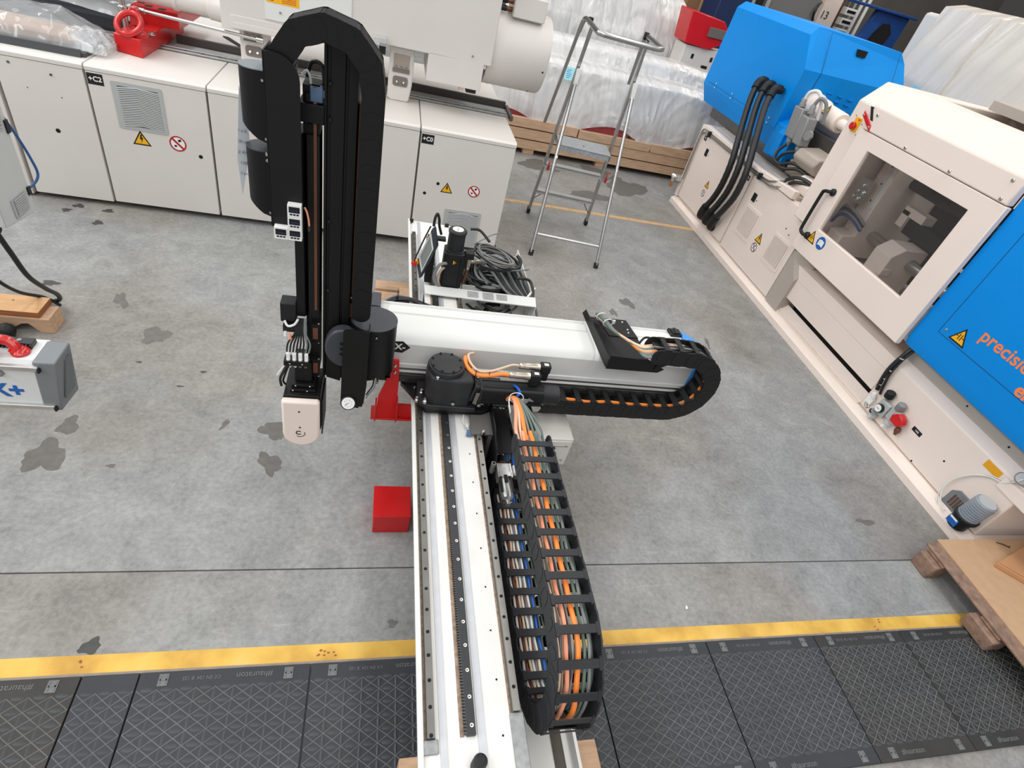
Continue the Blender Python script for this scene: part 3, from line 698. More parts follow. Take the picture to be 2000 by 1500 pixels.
m = M(); m.cone((.49, 1.975, .755), (.545, 1.975, .745), .075, .055, 4, 0); obj('motor_neck', m, BLACKC, t, bevel=.008)
m = M(); m.prism([(p[0], p[1]) for p in rrect(1.925, 2.025, .690, .790, .016)], 'x', .53, .845)
mo = obj('motor_body', m, BLACK, t, bevel=.002)
m = M()
for z in (.715, .765): m.box(.54, .84, 1.921, 1.926, z - .004, z + .004)
m.box(.54, .84, 1.94, 1.955, .789, .793); m.box(.54, .84, 1.99, 2.005, .789, .793); obj('cooling_rib', m, BLACK, mo)
m = M(); m.prism(rrect(1.930, 2.020, .694, .786, .034), 'x', .845, .935); obj('motor_end_cap', m, BLACKC, t, bevel=.004)
m = M(); m.box(.525, .540, 1.918, 2.03, .680, .796); obj('motor_flange', m, BLACKC, t, bevel=.003)
m = M(); m.obox((.500, 1.919, .70), (.018, 0, 0), (0, -.002, 0), (.008, 0, .07), 0); obj('name_plate', m, mat('dull_plate', (110, 104, 96), .5), t)
m = M(); m.box(.63, .77, 1.995, 2.02, .7935, .7945); obj('rating_label', m, mat('rating_label_grey', (138, 134, 128), .5), t)
tri_sign(mo, (.775, 1.9245, .748), (1, 0, 0), (0, 0, 1), .034)
for (yy, zz, x0) in ((1.985, .842, .66), (2.035, .862, .715)):
    c = thing_parent = t
    m = M(); m.lathe((x0, yy, zz), (1, 0, 0), [(.012, 0), (.016, .004), (.016, .022), (.0145, .026), (.017, .036), (.017, .078), (.019, .082), (.019, .105), (.015, .11)], 20); obj('metal_connector', m, mat('nickel_connector', (196, 186, 170), .3, .9), t)
    m = M(); m.box(x0 + .108, x0 + .160, yy - .022, yy + .022, zz - .024, zz + .022); m.box(x0 + .112, x0 + .156, yy - .02, yy + .02, .79, zz); q = obj('connector_socket', m, BLACK, t, bevel=.006)
    m = M(); m.box(x0 + .124, x0 + .146, yy - .012, yy + .005, zz + .022, zz + .0235); obj('white_tag', m, PAPER, q)
m = M(); m.tube(catmull([(.66, 1.985, .842), (.62, 1.985, .842), (.56, 1.975, .835), (.50, 1.985, .830), (.462, 2.03, .835), (.455, 2.075, .85), (.47, 2.10, .83), (.50, 2.10, .78)]), .0105, 10); obj('power_cable', m, ORANGE, t)
m = M(); m.tube(catmull([(.715, 2.035, .862), (.68, 2.035, .862), (.62, 2.01, .855), (.56, 1.99, .848), (.51, 2.00, .842), (.478, 2.05, .845), (.47, 2.09, .86), (.50, 2.12, .85)]), .006, 8); obj('signal_cable', m, BEIGEC, t)
for x in (.50, .565): obj('cable_tie', M().tube([(x + .003 * math.cos(a), 1.983 + .016 * math.cos(a), .834 + .016 * math.sin(a)) for a in [2 * PI * i / 14 for i in range(14)]], .002, 5, closed=True), BLACK, t)

# cables fanning from the carriage into the end of the large chain
cols = [(SALMON, .0085), (BEIGEC, .006), (ORANGE, .010), (GREYC, .006), (GREENC, .006), (GREYC, .006), (GREENC, .005)]
t = thing('cable_bundle', 'bundle of orange and grey cables tied together above the large chain end', 'cables', (.70, 1.75, .8))
for i, (cm, r) in enumerate(cols):
    x1 = XL + .022 + i * .019
    pts = catmull([(.655 - i * .003, 2.03 + i * .004, .66), (.668 - i * .001, 1.94, .72 + .004 * i), (.674 + i * .004, 1.86, .80 + .002 * (i % 3)), ((.674 + x1) / 2 + .002 * i, 1.74, .835), (x1, 1.64, .83), (x1, 1.57, .826)])
    m = M(); m.tube(pts, r, 8); obj('cable', m, cm, t)
for i in range(3):
    m = M(); m.tube(catmull([(.70 + .01 * i, 1.85, .80), (.72 + .01 * i, 1.87, .79 - .01 * i), (.80, 1.93 + .01 * i, .73), (.88, 1.985, .66)]), .0055, 8); obj('cable', m, GREYC, t)
m = M(); m.tube(catmull([(.69, 1.87, .81), (.71, 1.90, .81), (.70, 1.95, .80), (.69, 1.99, .77)]), .006, 8); obj('blue_tube', m, BLUET, t)
m = M(); m.tube([(.688 + .034 * math.cos(a), 1.865 + .01 * math.sin(a), .805 + .022 * math.sin(a)) for a in [2 * PI * i / 20 for i in range(20)]], .0022, 6, closed=True); m.tube(catmull([(.655, 1.865, .80), (.648, 1.83, .80), (.650, 1.79, .79), (.645, 1.77, .795)]), .003, 6)
obj('cable_tie', m, WHITEC, t)

# ================================================================ filter regulator and grey hoses below the carriage
t = thing('filter_regulator', 'silver air filter regulator with black knob beside the rail beam', 'air filter', (.62, 1.68, .47))
def fr(a, b, c): return (.632 + a, 1.72 + b, .50 + c)
m = M(); m.prism(rrect(.632 - .027, .632 + .027, .50 - .026, .50 + .026, .006), 'y', 1.655, 1.715); b_ = obj('body', m, ALUL, t, bevel=.003)
m = M(); m.lathe(fr(0, -.065, 0), (0, -1, 0), [(.024, 0), (.026, .006), (.027, .085), (.022, .105), (.010, .112), (.006, .125), (.010, .127), (.010, .132)], 22); bw = obj('metal_bowl', m, ALU, t)
m = M()
for a in (-.023, .023): m.box(.632 + a - .004, .632 + a + .004, 1.57, 1.64, .5205, .5245)
m.box(.632 - .007, .632 + .007, 1.615, 1.65, .524, .531); obj('sight_glass', m, BLACK, bw)
m = M(); m.lathe(fr(0, -.005, 0), (0, 1, 0), [(.022, 0), (.022, .012), (.019, .014), (.019, .05), (.016, .056)], 20); k = obj('black_knob', m, BLACK, t)
m = M(); m.lathe(fr(0, .003, 0), (0, 1, 0), [(.0225, 0), (.0225, .006)], 20); obj('orange_ring', m, BRASS, k)
m = M(); m.box(.602, .608, 1.64, 1.71, .487, .53); m.box(.656, .662, 1.64, 1.71, .487, .53); m.box(.606, .658, 1.645, 1.665, .524, .530); m.cyl((.632, 1.69, .526), (.632, 1.69, .529), .005, 10); obj('side_bracket', m, ALUL, t)
m = M(); m.cyl((.602, 1.70, .50), (.585, 1.70, .50), .009, 12); m.cyl((.588, 1.70, .485), (.588, 1.70, .54), .010, 12, 0); m.cyl((.588, 1.70, .540), (.588, 1.70, .541), .006, 10, 1); obj('tube_fitting', m, [GREYP, HOLE], t)
m = M(); m.cyl((.662, 1.69, .49), (.682, 1.69, .50), .008, 12); m.cyl((.684, 1.675, .505), (.684, 1.715, .505), .010, 12); obj('push_fitting', m, PAPER, t)
m = M(); m.tube(catmull([(.684, 1.71, .505), (.684, 1.76, .51), (.686, 1.82, .50), (.68, 1.86, .44)]), .0055, 8); obj('blue_tube', m, BLUET, t)
t.location += Vector((.015, -.050, .030)); t.scale = (1.14, 1.14, 1.14)
t = thing('hose_bundle', 'dark grey and copper hoses tangled behind the air filter', 'hoses', (.62, 1.85, .38))
for i in range(9):
    x = .585 + .014 * (i % 8); m = M()
    m.tube(catmull([(x, 1.96, .36 + .01 * (i % 3)), (x + .01 * math.sin(i), 1.86, .40 + .012 * (i % 4)), (x + .02 * math.sin(i * 2.1), 1.76, .41), (x + .012, 1.62, .37)]), .0055, 7)
    obj('hose', m, (GREYC, BRASS, BLACKT, GREENC)[i % 4], t)

# white junction box at the right of the chain
t = thing('junction_box', 'white sheet metal junction box peeking out right of the chain', 'box', (.98, 1.98, .3))
m = M(); m.box(.82, 1.08, 1.90, 2.10, .30, .50); bx = obj('box_body', m, WHITE, t, bevel=.003)
m = M(); m.box(.90, 1.07, 1.896, 1.9, .315, .485); lid = obj('front_cover', m, WHITE, t, bevel=.001)
m = M(); bolts(m, [(1.05, 1.896, .455), (1.05, 1.896, .345)], (0, -1, 0), .007, .006); m.box(.98, 1.05, 1.894, 1.896, .448, .452); obj('cover_screw', m, BOLT, lid)
m = M(); m.cyl((1.0, 1.896, .40), (1.0, 1.886, .40), .006, 10); m.cyl((.985, 1.896, .44), (.985, 1.886, .44), .005, 10); obj('screw', m, BLACK, lid)
m = M(); m.box(.80, .86, 1.92, 2.08, .49, .56); obj('cover_bracket', m, BLACKG, t)
m = M(); m.box(.86, .98, 1.93, 2.08, 0, .30); obj('pedestal', m, WHITE, t, bevel=.003)

# ================================================================ black chain tray on top of the traverse beam
t = thing('chain_tray', 'black sheet metal tray on the white traverse beam feeding the chain', 'tray', (1.3, 2.2, .9))
m = M(); m.prism([(1.17, 2.46), (1.375, 2.46), (1.42, 2.28), (1.42, 2.02), (1.17, 2.02)], 'z', .905, .912); obj('floor_plate', m, BLACKG, t)
m = M(); m.add([(1.145, 2.49, .912), (1.145, 2.02, .912), (1.145, 2.00, .975), (1.145, 2.46, .955), (1.149, 2.49, .912), (1.149, 2.02, .912), (1.149, 2.00, .975), (1.149, 2.46, .955)], [(0, 1, 2, 3), (7, 6, 5, 4), (0, 3, 7, 4), (1, 5, 6, 2), (2, 6, 7, 3), (0, 4, 5, 1)]); obj('left_wall', m, BLACKG, t)
m = M(); m.prism([(1.145, .912), (1.43, .912), (1.46, .935), (1.36, .985), (1.145, .995)], 'y', 2.005, 2.010); obj('front_wall', m, BLACKG, t)
m = M(); m.prism([(1.22, 2.455), (1.40, 2.455), (1.42, 2.29), (1.25, 2.29)], 'z', .912, .916); bolts(m, [(1.37, 2.43, .916), (1.375, 2.33, .916), (1.38, 2.36, .916)], (0, 0, 1), .006, .004, 1); obj('clamp_plate', m, [BLACKG, BOLT], t)
m = M(); m.prism([(1.40, .93), (1.50, .99), (1.50, 1.05), (1.42, 1.05)], 'y', 2.0, 2.004); obj('chain_mount', m, BLACKG, t)
t = thing('cable_bundle', 'grey and beige cables tied with white ties inside the black tray', 'cables', (1.25, 2.25, .95))
for i in range(11):
    cm = (BEIGEC, BEIGEC, BEIGEC, GREENC, GREYC, BEIGEC, ORANGE, GREYC, GREENC, GREENC, GREYC)[i]
    w = 2.095 - .009 * i; a = .006 * (i % 4); b2 = .006 * (i // 4)
    pts = catmull([(1.20 + a, 2.43, .945 + b2), (1.215 + a, 2.37, .955 + b2), (1.235 + a, 2.28 - .004 * i, .965 + b2), (1.27 + .004 * i, 2.19 - .006 * i, .985), (1.33, w + .01, 1.00), (1.40, w, 1.018)] + ([(1.48, w, 1.03), (1.57, w, 1.028), (1.65, w, .99)] if i < 4 else []))
    m = M(); m.tube(pts, .0068 if i != 6 else .0085, 8); obj('cable', m, cm, t)
m = M()
for (x, y, z) in ((1.222, 2.405, .955), (1.238, 2.335, .965)):
    m.tube([(x + .028 * math.cos(a), y + .004 * math.cos(a), z + .024 * math.sin(a)) for a in [2 * PI * i / 16 for i in range(16)]], .0032, 6, closed=True)
m.box(1.262, 1.274, 2.33, 2.34, .965, .985); obj('cable_tie', m, WHITEC, t)
m = M(); m.tube(catmull([(1.46, 2.14, .93), (1.43, 2.16, 1.0), (1.37, 2.15, 1.02), (1.33, 2.12, .99)]), .006, 6); obj('rubber_strap', m, BLACK, t)

# ================================================================ the vertical arm
t = thing('vertical_arm', 'tall black vertical robot arm in front of the white machine', 'robot arm', (-.15, 2.06, .6))
# central profile with slots
m = M(); m.prism([(-.192, 2.0), (-.184, 2.0), (-.182, 2.012), (-.172, 2.012), (-.170, 2.0), (-.128, 2.0), (-.126, 2.010), (-.118, 2.010), (-.116, 2.0), (-.088, 2.0), (-.082, 2.03), (-.082, 2.13), (-.192, 2.13)], 'z', .735, 2.085)
pr = obj('main_profile', m, BLACKG, t)
boltset('profile_screw', [(-.172, 2.0, z) for z in (1.97, 1.86, 1.5, 1.2)], (0, -1, 0), .0075, .006, BLACK, pr)
m = M(); m.box(-.082, -.076, 2.02, 2.05, 1.12, 1.92); obj('rusty_guide_strip', m, BRASS, t)
m = M(); m.box(-.1, -.06, 2.02, 2.06, 1.06, 1.15, 0); m.box(-.092, -.072, 2.012, 2.02, 1.07, 1.14, 1); m.ball((-.08, 2.01, 1.17), .006, 8, 2); obj('guide_carriage', m, [BLACK, BRASS, BOLT], t)
# second (left) profile with rack and carriages
m = M(); m.prism([(-.294, 2.0), (-.262, 2.0), (-.258, 2.01), (-.250, 2.01), (-.246, 2.0), (-.206, 2.0), (-.206, 2.10), (-.294, 2.10)], 'z', 1.06, 1.80); obj('telescopic_profile', m, BLACKG, t)
m = M(); m.box(-.258, -.206, 2.01, 2.10, .76, 1.95); obj('inner_rail', m, BLACKG, t)
m = M(); m.box(-.224, -.214, 1.996, 2.004, 1.10, 1.95); obj('rusty_guide_strip', m, BRASS, t)
for z in (.99, .80): 
    m = M(); m.box(-.236, -.205, 1.985, 2.01, z - .045, z + .045, 0); m.box(-.230, -.210, 1.980, 1.986, z - .028, z + .028, 1); m.box(-.236, -.205, 1.982, 2.01, z - .055, z - .045, 0); m.ball((-.207, 1.985, z - .05), .005, 8, 2); m.ball((-.207, 1.985, z + .05), .005, 8, 2)
    obj('guide_carriage', m, [BLACKG, BRASS, BOLT], t)
boltset('rail_screw', [(-.236, 2.01, z) for z in (1.83, 1.72, 1.62, 1.52, 1.42, 1.35)], (0, -1, 0), .006, .007, BLACK, t)
m = M(); m.box(-.27, -.19, 1.99, 2.08, 1.84, 1.90); m.box(-.25, -.2, 2.0, 2.08, 1.90, 1.93); obj('upper_bracket', m, BLACKG, t, bevel=.003)
m = M(); m.box(-.235, -.195, 1.995, 2.03, 1.905, 1.95); obj('blue_pad', m, mat('blue_grey_pad', (84, 110, 140), .4, var=.2, vscale=40), t, bevel=.004)
m = M(); m.tube(catmull([(-.25, 2.06, 1.96), (-.235, 2.06, 2.005), (-.205, 2.06, 2.00), (-.195, 2.06, 1.93)]), .006, 6, 0); m.tube(catmull([(-.262, 2.03, 1.97), (-.245, 2.03, 1.985), (-.235, 2.03, 1.95), (-.25, 2.03, 1.90)]), .004, 6, 1); obj('hose_loop', m, [BLACKT, WHITEC], t)
# left flat guide plate with rounded shoulder
m = M(); out = [(-.353, 1.495), (-.353, 2.045), (-.325, 2.046)] + [(-.325 + .072 * math.sin(a), 1.974 + .072 * math.cos(a)) for a in [PI / 2 * i / 6 for i in range(1, 7)]] + [(-.253, 1.50), (-.262, 1.49), (-.345, 1.488)]
m.prism(out, 'y', 1.915, 1.920); m.box(-.356, -.352, 1.915, 2.04, 1.50, 2.045)
obj('chain_guide_plate', m, BLACKG, t)
m = M(); m.lathe((-.262, 1.915, 1.53), (0, -1, 0), [(.005, 0), (.005, .004), (.003, .005)], 10); obj('plate_screw', m, BOLT, t)
# pneumatic valve displays (white framed blocks)
f0 = None
for (x, z) in ((-.276, 1.574), (-.276, 1.530), (-.276, 1.486), (-.322, 1.486)):
    if f0 is None:
        m = M(); m.box(x - .0225, x + .0225, 1.888, 1.915, z - .0215, z + .0215, 0); m.box(x - .0175, x + .0175, 1.8865, 1.888, z - .005, z + .016, 1)
        for k in (-1, 0, 1): m.box(x + k * .0105 - .004, x + k * .0105 + .004, 1.8868, 1.888, z - .0145, z - .009, 2)
        m.box(x - .013, x + .013, 1.886, 1.8866, z - .001, z + .006, 3)
        f0 = obj('pressure_switch', m, [PAPER, HOLE, INK, mat('screen_navy', (22, 30, 64), .3)], t, bevel=.0015)
    else: dup(f0, (x, WLOC[f0].y, z), t)
m = M(); m.tube(catmull([(-.248, 1.93, 1.575), (-.240, 1.925, 1.56), (-.234, 1.92, 1.535), (-.232, 1.92, 1.51)]), .0035, 7, 0); m.cyl((-.232, 1.92, 1.512), (-.232, 1.92, 1.492), .005, 10, 1); obj('sensor_plug', m, [SALMON, STEELD], t)
# two curved sheet metal covers on the left
for (z0, z1, dx, lm) in ((1.755, 1.975, 0.0, True), (1.50, 1.73, .004, False)):
    cxx = -.392 + dx; arc = [(cxx + .052 * math.cos(a), 2.02 + .055 * math.sin(a)) for a in [PI * .5 + PI * i / 12 for i in range(13)]]
    pts = [(-.352, 1.975)] + [(p[0], 4.04 - p[1]) for p in arc][::1] + [(-.352, 2.065)]
    pts = [(-.352, 2.068)] + arc + [(-.352, 1.968)]
    m = M(); n = len(pts)
    def zb(p): return z0 + max(0, (-.37 - p[0])) * .75
    vs = [(p[0], p[1], zb(p)) for p in pts] + [(p[0], p[1], z1) for p in pts]
    m.add(vs, [tuple(range(n)), tuple(range(2 * n - 1, n - 1, -1))] + [(i + 1 if i + 1 < n else 0, i, n + i, n + ((i + 1) % n)) for i in range(n)])
    cv = obj('curved_cover', m, BLACKG, t)
    m = M(); m.prism([(-.394 + dx + (p[0] + .394 - dx) * 1.0, p[1]) for p in pts], 'z', z1, z1 + .0025); obj('cover_lid', m, mat('light_grey_lid', (128, 134, 136), .35, var=.06, vscale=12) if lm else GREYLID, cv)
    boltset('cover_screw', [(-.368, 1.966, z1 - .025), (-.366, 1.966, z0 + .02)], (0, -1, 0), .0055, .005, BOLT, cv)
boltset('hinge_screw', [(-.365, 1.96, 1.728), (-.363, 1.96, 1.708)], (0, -1, 0), .007, .006, BOLT, t)
m = M(); m.fprism([(0, .20), (.02, .11), (.024, .02), (-.008, -.155), (-.018, -.03)], (-.455, 2.03, 1.70), (1, 0, 0), (0, .12, 1), .001); sh_ = obj('handwritten_sheet', m, mat('grey_film_sheet', (176, 180, 184), .3), t, smooth=False)
for k in range(5): text('handwriting', ('1 x 6', '30 ok', 'Z 450', '1200', '2 pz')[k], .013, (-.452 + .002 * (k % 2), 2.0445 - .0045 * k - .015, 1.765 - .034 * k), (1, 0, 0), (0, .12, 1), GREYLID, sh_, .0002)
# small black box and connector cluster low on the left
m = M(); m.box(-.356, -.295, 1.985, 2.05, 1.035, 1.125); obj('sensor_box', m, BLACK, t, bevel=.004)
m = M(); m.tube(catmull([(-.34, 1.98, 1.045), (-.325, 1.965, 1.03), (-.30, 1.965, 1.04), (-.285, 1.97, 1.065)]), .005, 7, 0); m.box(-.345, -.30, 1.965, 2.0, 1.00, 1.03, 1); m.cyl((-.335, 1.96, 1.005), (-.335, 1.955, .985), .006, 8, 0); m.cyl((-.318, 1.955, 1.0), (-.316, 1.95, .975), .006, 8, 2); obj('white_plug_cluster', m, [WHITEC, BLACK, SALMON], t)
for i in range(8):
    x = -.332 + .0125 * i; m = M(); m.tube(catmull([(-.292 + .005 * i, 1.985, 1.06), (-.298 + .006 * i, 1.965, 1.0), (x + .006, 1.955, .95), (x, 1.952, .905)]), .0038, 6); obj('pneumatic_hose', m, BLACKT if i < 6 else GREYC, t)
for i in range(4):
    x = -.327 + .0245 * i
    if i == 0:
        m = M(); m.box(x - .0075, x + .0075, 1.944, 1.957, .870, .900); m.cyl((x, 1.95, .862), (x, 1.95, .872), .0085, 12); vf = obj('flow_valve', m, PAPER, t, bevel=.001)
    else: dup(vf, (x, WLOC[vf].y, WLOC[vf].z), t)
m = M(); m.box(-.345, -.240, 1.938, 1.985, .838, .862, 0); bolts(m, [(-.32, 1.938, .85), (-.27, 1.938, .85)], (0, -1, 0), .0045, .003, 1); obj('valve_manifold', m, [BLACKG, BOLT], t, bevel=.001)
for i, x in enumerate((-.322, -.300, -.280, -.258)):
    m = M(); m.lathe((x, 1.955, .838), (0, 0, -1), [(.007, 0), (.007, .014), (.004, .02)], 10); obj('hose_stub', m, PAPER if i < 2 else GREYC, t)
m = M(); m.tube(catmull([(-.332, 1.95, .835), (-.348, 1.94, .80), (-.362, 1.94, .76), (-.360, 1.945, .715)]), .006, 8); m.tube(catmull([(-.325, 1.95, .835), (-.340, 1.945, .79), (-.352, 1.95, .74), (-.345, 1.96, .71)]), .0045, 8); obj('black_hose', m, BLACKT, t)
m = M(); m.tube(catmull([(-.345, 1.945, .83), (-.365, 1.935, .80), (-.372, 1.93, .785)]), .003, 6); obj('white_cable_tie', m, WHITEC, t)
m = M(); m.box(-.305, -.235, 1.96, 2.06, .735, .84); m.box(-.318, -.222, 1.94, 2.08, .716, .730); m.box(-.322, -.215, 1.925, 2.08, .700, .712); obj('wrist_mount', m, BLACKG, t, bevel=.002)
boltset('wrist_screw', [(-.30, 1.94, .722), (-.24, 1.94, .722), (-.31, 1.925, .706), (-.25, 1.925, .706)], (0, -1, 0), .0045, .003, BOLT, t)
m = M(); m.prism([(-.352, .50), (-.348, .69), (-.345, .700), (-.195, .700), (-.190, .69), (-.188, .50), (-.21, .43), (-.33, .43)], 'y', 1.90, 2.10); wb = obj('wrist_housing', m, BLACKG, t, bevel=.003)
m = M(); m.box(-.188, -.183, 1.92, 2.08, .44, .66); obj('side_plate', m, BLACK, wb)
# white rounded cap
cap = [(-.352, .694), (-.352, .50)] + [(-.272 + .080 * math.cos(a), .485 + .076 * math.sin(a)) for a in [PI + PI * i / 14 for i in range(15)]] + [(-.192, .50), (-.192, .694)]
m = M(); m.prism(cap, 'y', 1.865, 1.899); cp = obj('white_cap', m, CREAM, t, bevel=.011, label='rounded cream white end cover with a small C mark')
holeset('cap_hole', [(-.278, 1.8655, .635), (-.276, 1.8655, .535)], (0, -1, 0), .0045, HOLE, cp, .0015)
text('lettering', 'C', .034, (-.284, 1.8636, .500), (1, 0, 0), (0, 0, 1), INK, cp, .0006, bold=.0006)
m = M(); m.tube([(-.278 + .023 * math.cos(a), 1.8645, .497 + .022 * math.sin(a)) for a in [-2.2 + 2.6 * i / 10 for i in range(11)]], .0016, 5); obj('arc_mark', m, INK, cp)
# right hand curved drum cover, slanted disc cover, bracket with gauge
def dcover(cx, cy, r, z0, z1, lid, name, x1=None):
    m = M(); pts = [(cx + r * math.cos(a), cy + r * .95 * math.sin(a)) for a in [2 * PI * i / 36 for i in range(36)]]
    m.prism(pts, 'z', z0, z1); o = obj(name, m, BLACKG, t)
    m = M(); m.prism([(cx + (p[0] - cx) * 1.01, cy + (p[1] - cy) * 1.01) for p in pts], 'z', z1, z1 + .003); obj('cover_lid', m, lid, o); return o
dcv = dcover(.018, 2.03, .098, .79, 1.058, GREYLID, 'drum_cover')
m = M(); m.prism([(-.01, .76), (.06, .775), (.105, .80), (.105, .79), (-.01, .79)], 'y', 1.96, 2.08); obj('drum_skirt', m, BLACKG, dcv)
m = M(); bolts(m, [(.030, 1.934, 1.03), (.040, 1.936, .80)], (0, -1, 0), .0055, .005); m.cyl((.05, 1.945, .78), (.05, 1.945, .765), .006, 10); obj('cover_screw', m, BOLT, dcv)
m = M()
pts = ngon(-.105, .955, .074, .098, 28); m.prism([(max(-.178, p[0]), p[1]) for p in pts], 'y', 1.935, 1.985); ds = obj('disc_cover', m, GREYLID, t, bevel=.008)
boltset('disc_screw', [(-.112, 1.935, .985 - .028 * k) for k in range(3)], (0, -1, 0), .007, .007, HOLE, ds)
m = M(); m.prism([(-.175, .745), (-.115, .725), (-.115, .95), (-.175, .95)], 'y', 1.99, 2.10); obj('lower_bracket', m, BLACKG, t)
m = M(); bp_ = [(-.104, .72)] + [(-.071 + .033 * math.cos(a), .690 + .030 * math.sin(a)) for a in [PI + PI / 2 * i / 6 for i in range(7)]] + [(-.03, .662), (-.004, .69), (.004, .80), (.000, 1.085), (-.012, 1.095), (-.090, 1.095), (-.102, 1.085)]
m.prism(bp_, 'y', 1.885, 1.892); m.box(-.003, .003, 1.887, 1.95, .80, 1.09); br = obj('front_bracket', m, BLACKG, t)
g = M(); g.lathe((-.070, 1.885, .695), (0, -.93, .36), [(.034, 0), (.034, .014), (.031, .017)], 28, 0); g.lathe((-.070, 1.8725, .700), (0, -.93, .36), [(.0285, 0), (.0285, .0045), (0, .0046)], 28, 1)
gg = obj('pressure_gauge', g, [BLACK, PAPER], br)
m = M(); f = frame((-.070, 1.8675, .7025), (1, 0, 0), (0, .36, .93))
for a in (-2.3, -1.6, -.9, -.2, .5, 1.2, 1.9, 2.6): 
    c_, s_ = math.cos(a), math.sin(a); m.add([f(.019 * c_ - .001 * s_, .019 * s_ + .001 * c_, .0010), f(.015 * c_ - .001 * s_, .015 * s_ + .001 * c_, .0010), f(.015 * c_ + .001 * s_, .015 * s_ - .001 * c_, .0010), f(.019 * c_ + .001 * s_, .019 * s_ - .001 * c_, .0010)], [(0, 1, 2, 3)])
m.add([f(-.012, -.006, .0014), f(-.011, -.009, .0014), f(.010, .008, .0014)], [(0, 1, 2)]); obj('dial_marks', m, INK, gg)
m = M(); m.cyl((-.03, 1.90, .69), (-.03, 1.90, .65), .006, 10, 0); m.cyl((-.018, 1.90, .70), (-.018, 1.90, .655), .005, 10, 1); m.box(-.045, -.008, 1.893, 1.91, .662, .675, 0); obj('hose_fitting', m, [BLACK, BOLT], br)
m = M(); m.tube(catmull([(.035, 1.945, .79), (.03, 1.93, .76), (.015, 1.92, .735), (.005, 1.91, .72)]), .0035, 7, 0); m.tube(catmull([(.045, 1.945, .79), (.038, 1.93, .75), (.018, 1.92, .72), (.005, 1.91, .70)]), .003, 7, 1); obj('thin_hose', m, [BLACKT, GREYC], t)
# horizontal plates tying the arm to the traverse beam
m = M(); m.box(-.19, .03, 2.10, 2.45, .76, .92); obj('arm_saddle', m, BLACKG, t, bevel=.004)
# ================================================================ left white moulding machine
FY = 4.745
t = thing('moulding_machine', 'long white moulding machine with labelled cabinet doors across the left background', 'machine', (-.8, 5.4, 0))
def vent(parent, o, r, u, w, h, n, chev=True, mt=VENTG):
    f = frame(o, r, u); m = M()
    m.fprism(rrect(0, w, 0, h, .012, 3), o, r, u, .006, 0)
    v = obj('vent_grille', m, mt, parent, smooth=False)
    m = M(); iw = .12 * w; ih = .08 * h
    m.fprism([(iw, ih), (w - iw * .7, ih), (w - iw * .7, h - ih), (iw, h - ih)], f(0, 0, .006), r, u, .0006); obj('vent_recess', m, mat('vent_shadow', (96, 96, 94), .7), v, smooth=False)
    m = M(); step = (h - 2 * ih) / n
    if not chev:
        for i in range(n): m.obox(f(iw, ih + step * (i + .2), .0062), f(w - iw * 1.7, 0, 0) - f(0, 0, 0), f(0, step * .62, 0) - f(0, 0, 0), f(0, 0, .005) - f(0, 0, 0))
    for i in range(n if chev else 0):
        z = ih + step * (i + .15); k = step * .62; d = h * .05 if chev else 0
        for a, b, za, zb in ((iw, w * .5, 0, d), (w * .5, w - iw * .7, d, 0)):
            za -= d * .5; zb -= d * .5
            m.add([f(a, z + za, .0070), f(b, z + zb, .0070), f(b, z + zb + k, .0070), f(a, z + za + k, .0070), f(a, z + za + k * .2, .011), f(b, z + zb + k * .2, .011)],
                  [(0, 1, 5, 4), (4, 5, 2, 3), (0, 4, 3), (1, 2, 5)])
    obj('vent_louvers', m, mt, v, smooth=False, kind='stuff')
    return v
def label_plate(parent, o, r, u, w, h, s, fg=PAPER, bgm=INK, size=None):
    m = M(); m.fprism([(0, 0), (w, 0), (w, h), (0, h)], o, r, u, .0012); q = obj('label_plate', m, bgm, parent, smooth=False)
    f = frame(o, r, u); text('lettering', s, size or h * .62, f(w / 2, h / 2, .0014), r, u, fg, q, .0004, bold=h * .012); return q
m = M(); m.box(-5.5, 1.085, 4.83, 6.9, .06, 1.035); obj('machine_bed', m, WHITE, t)
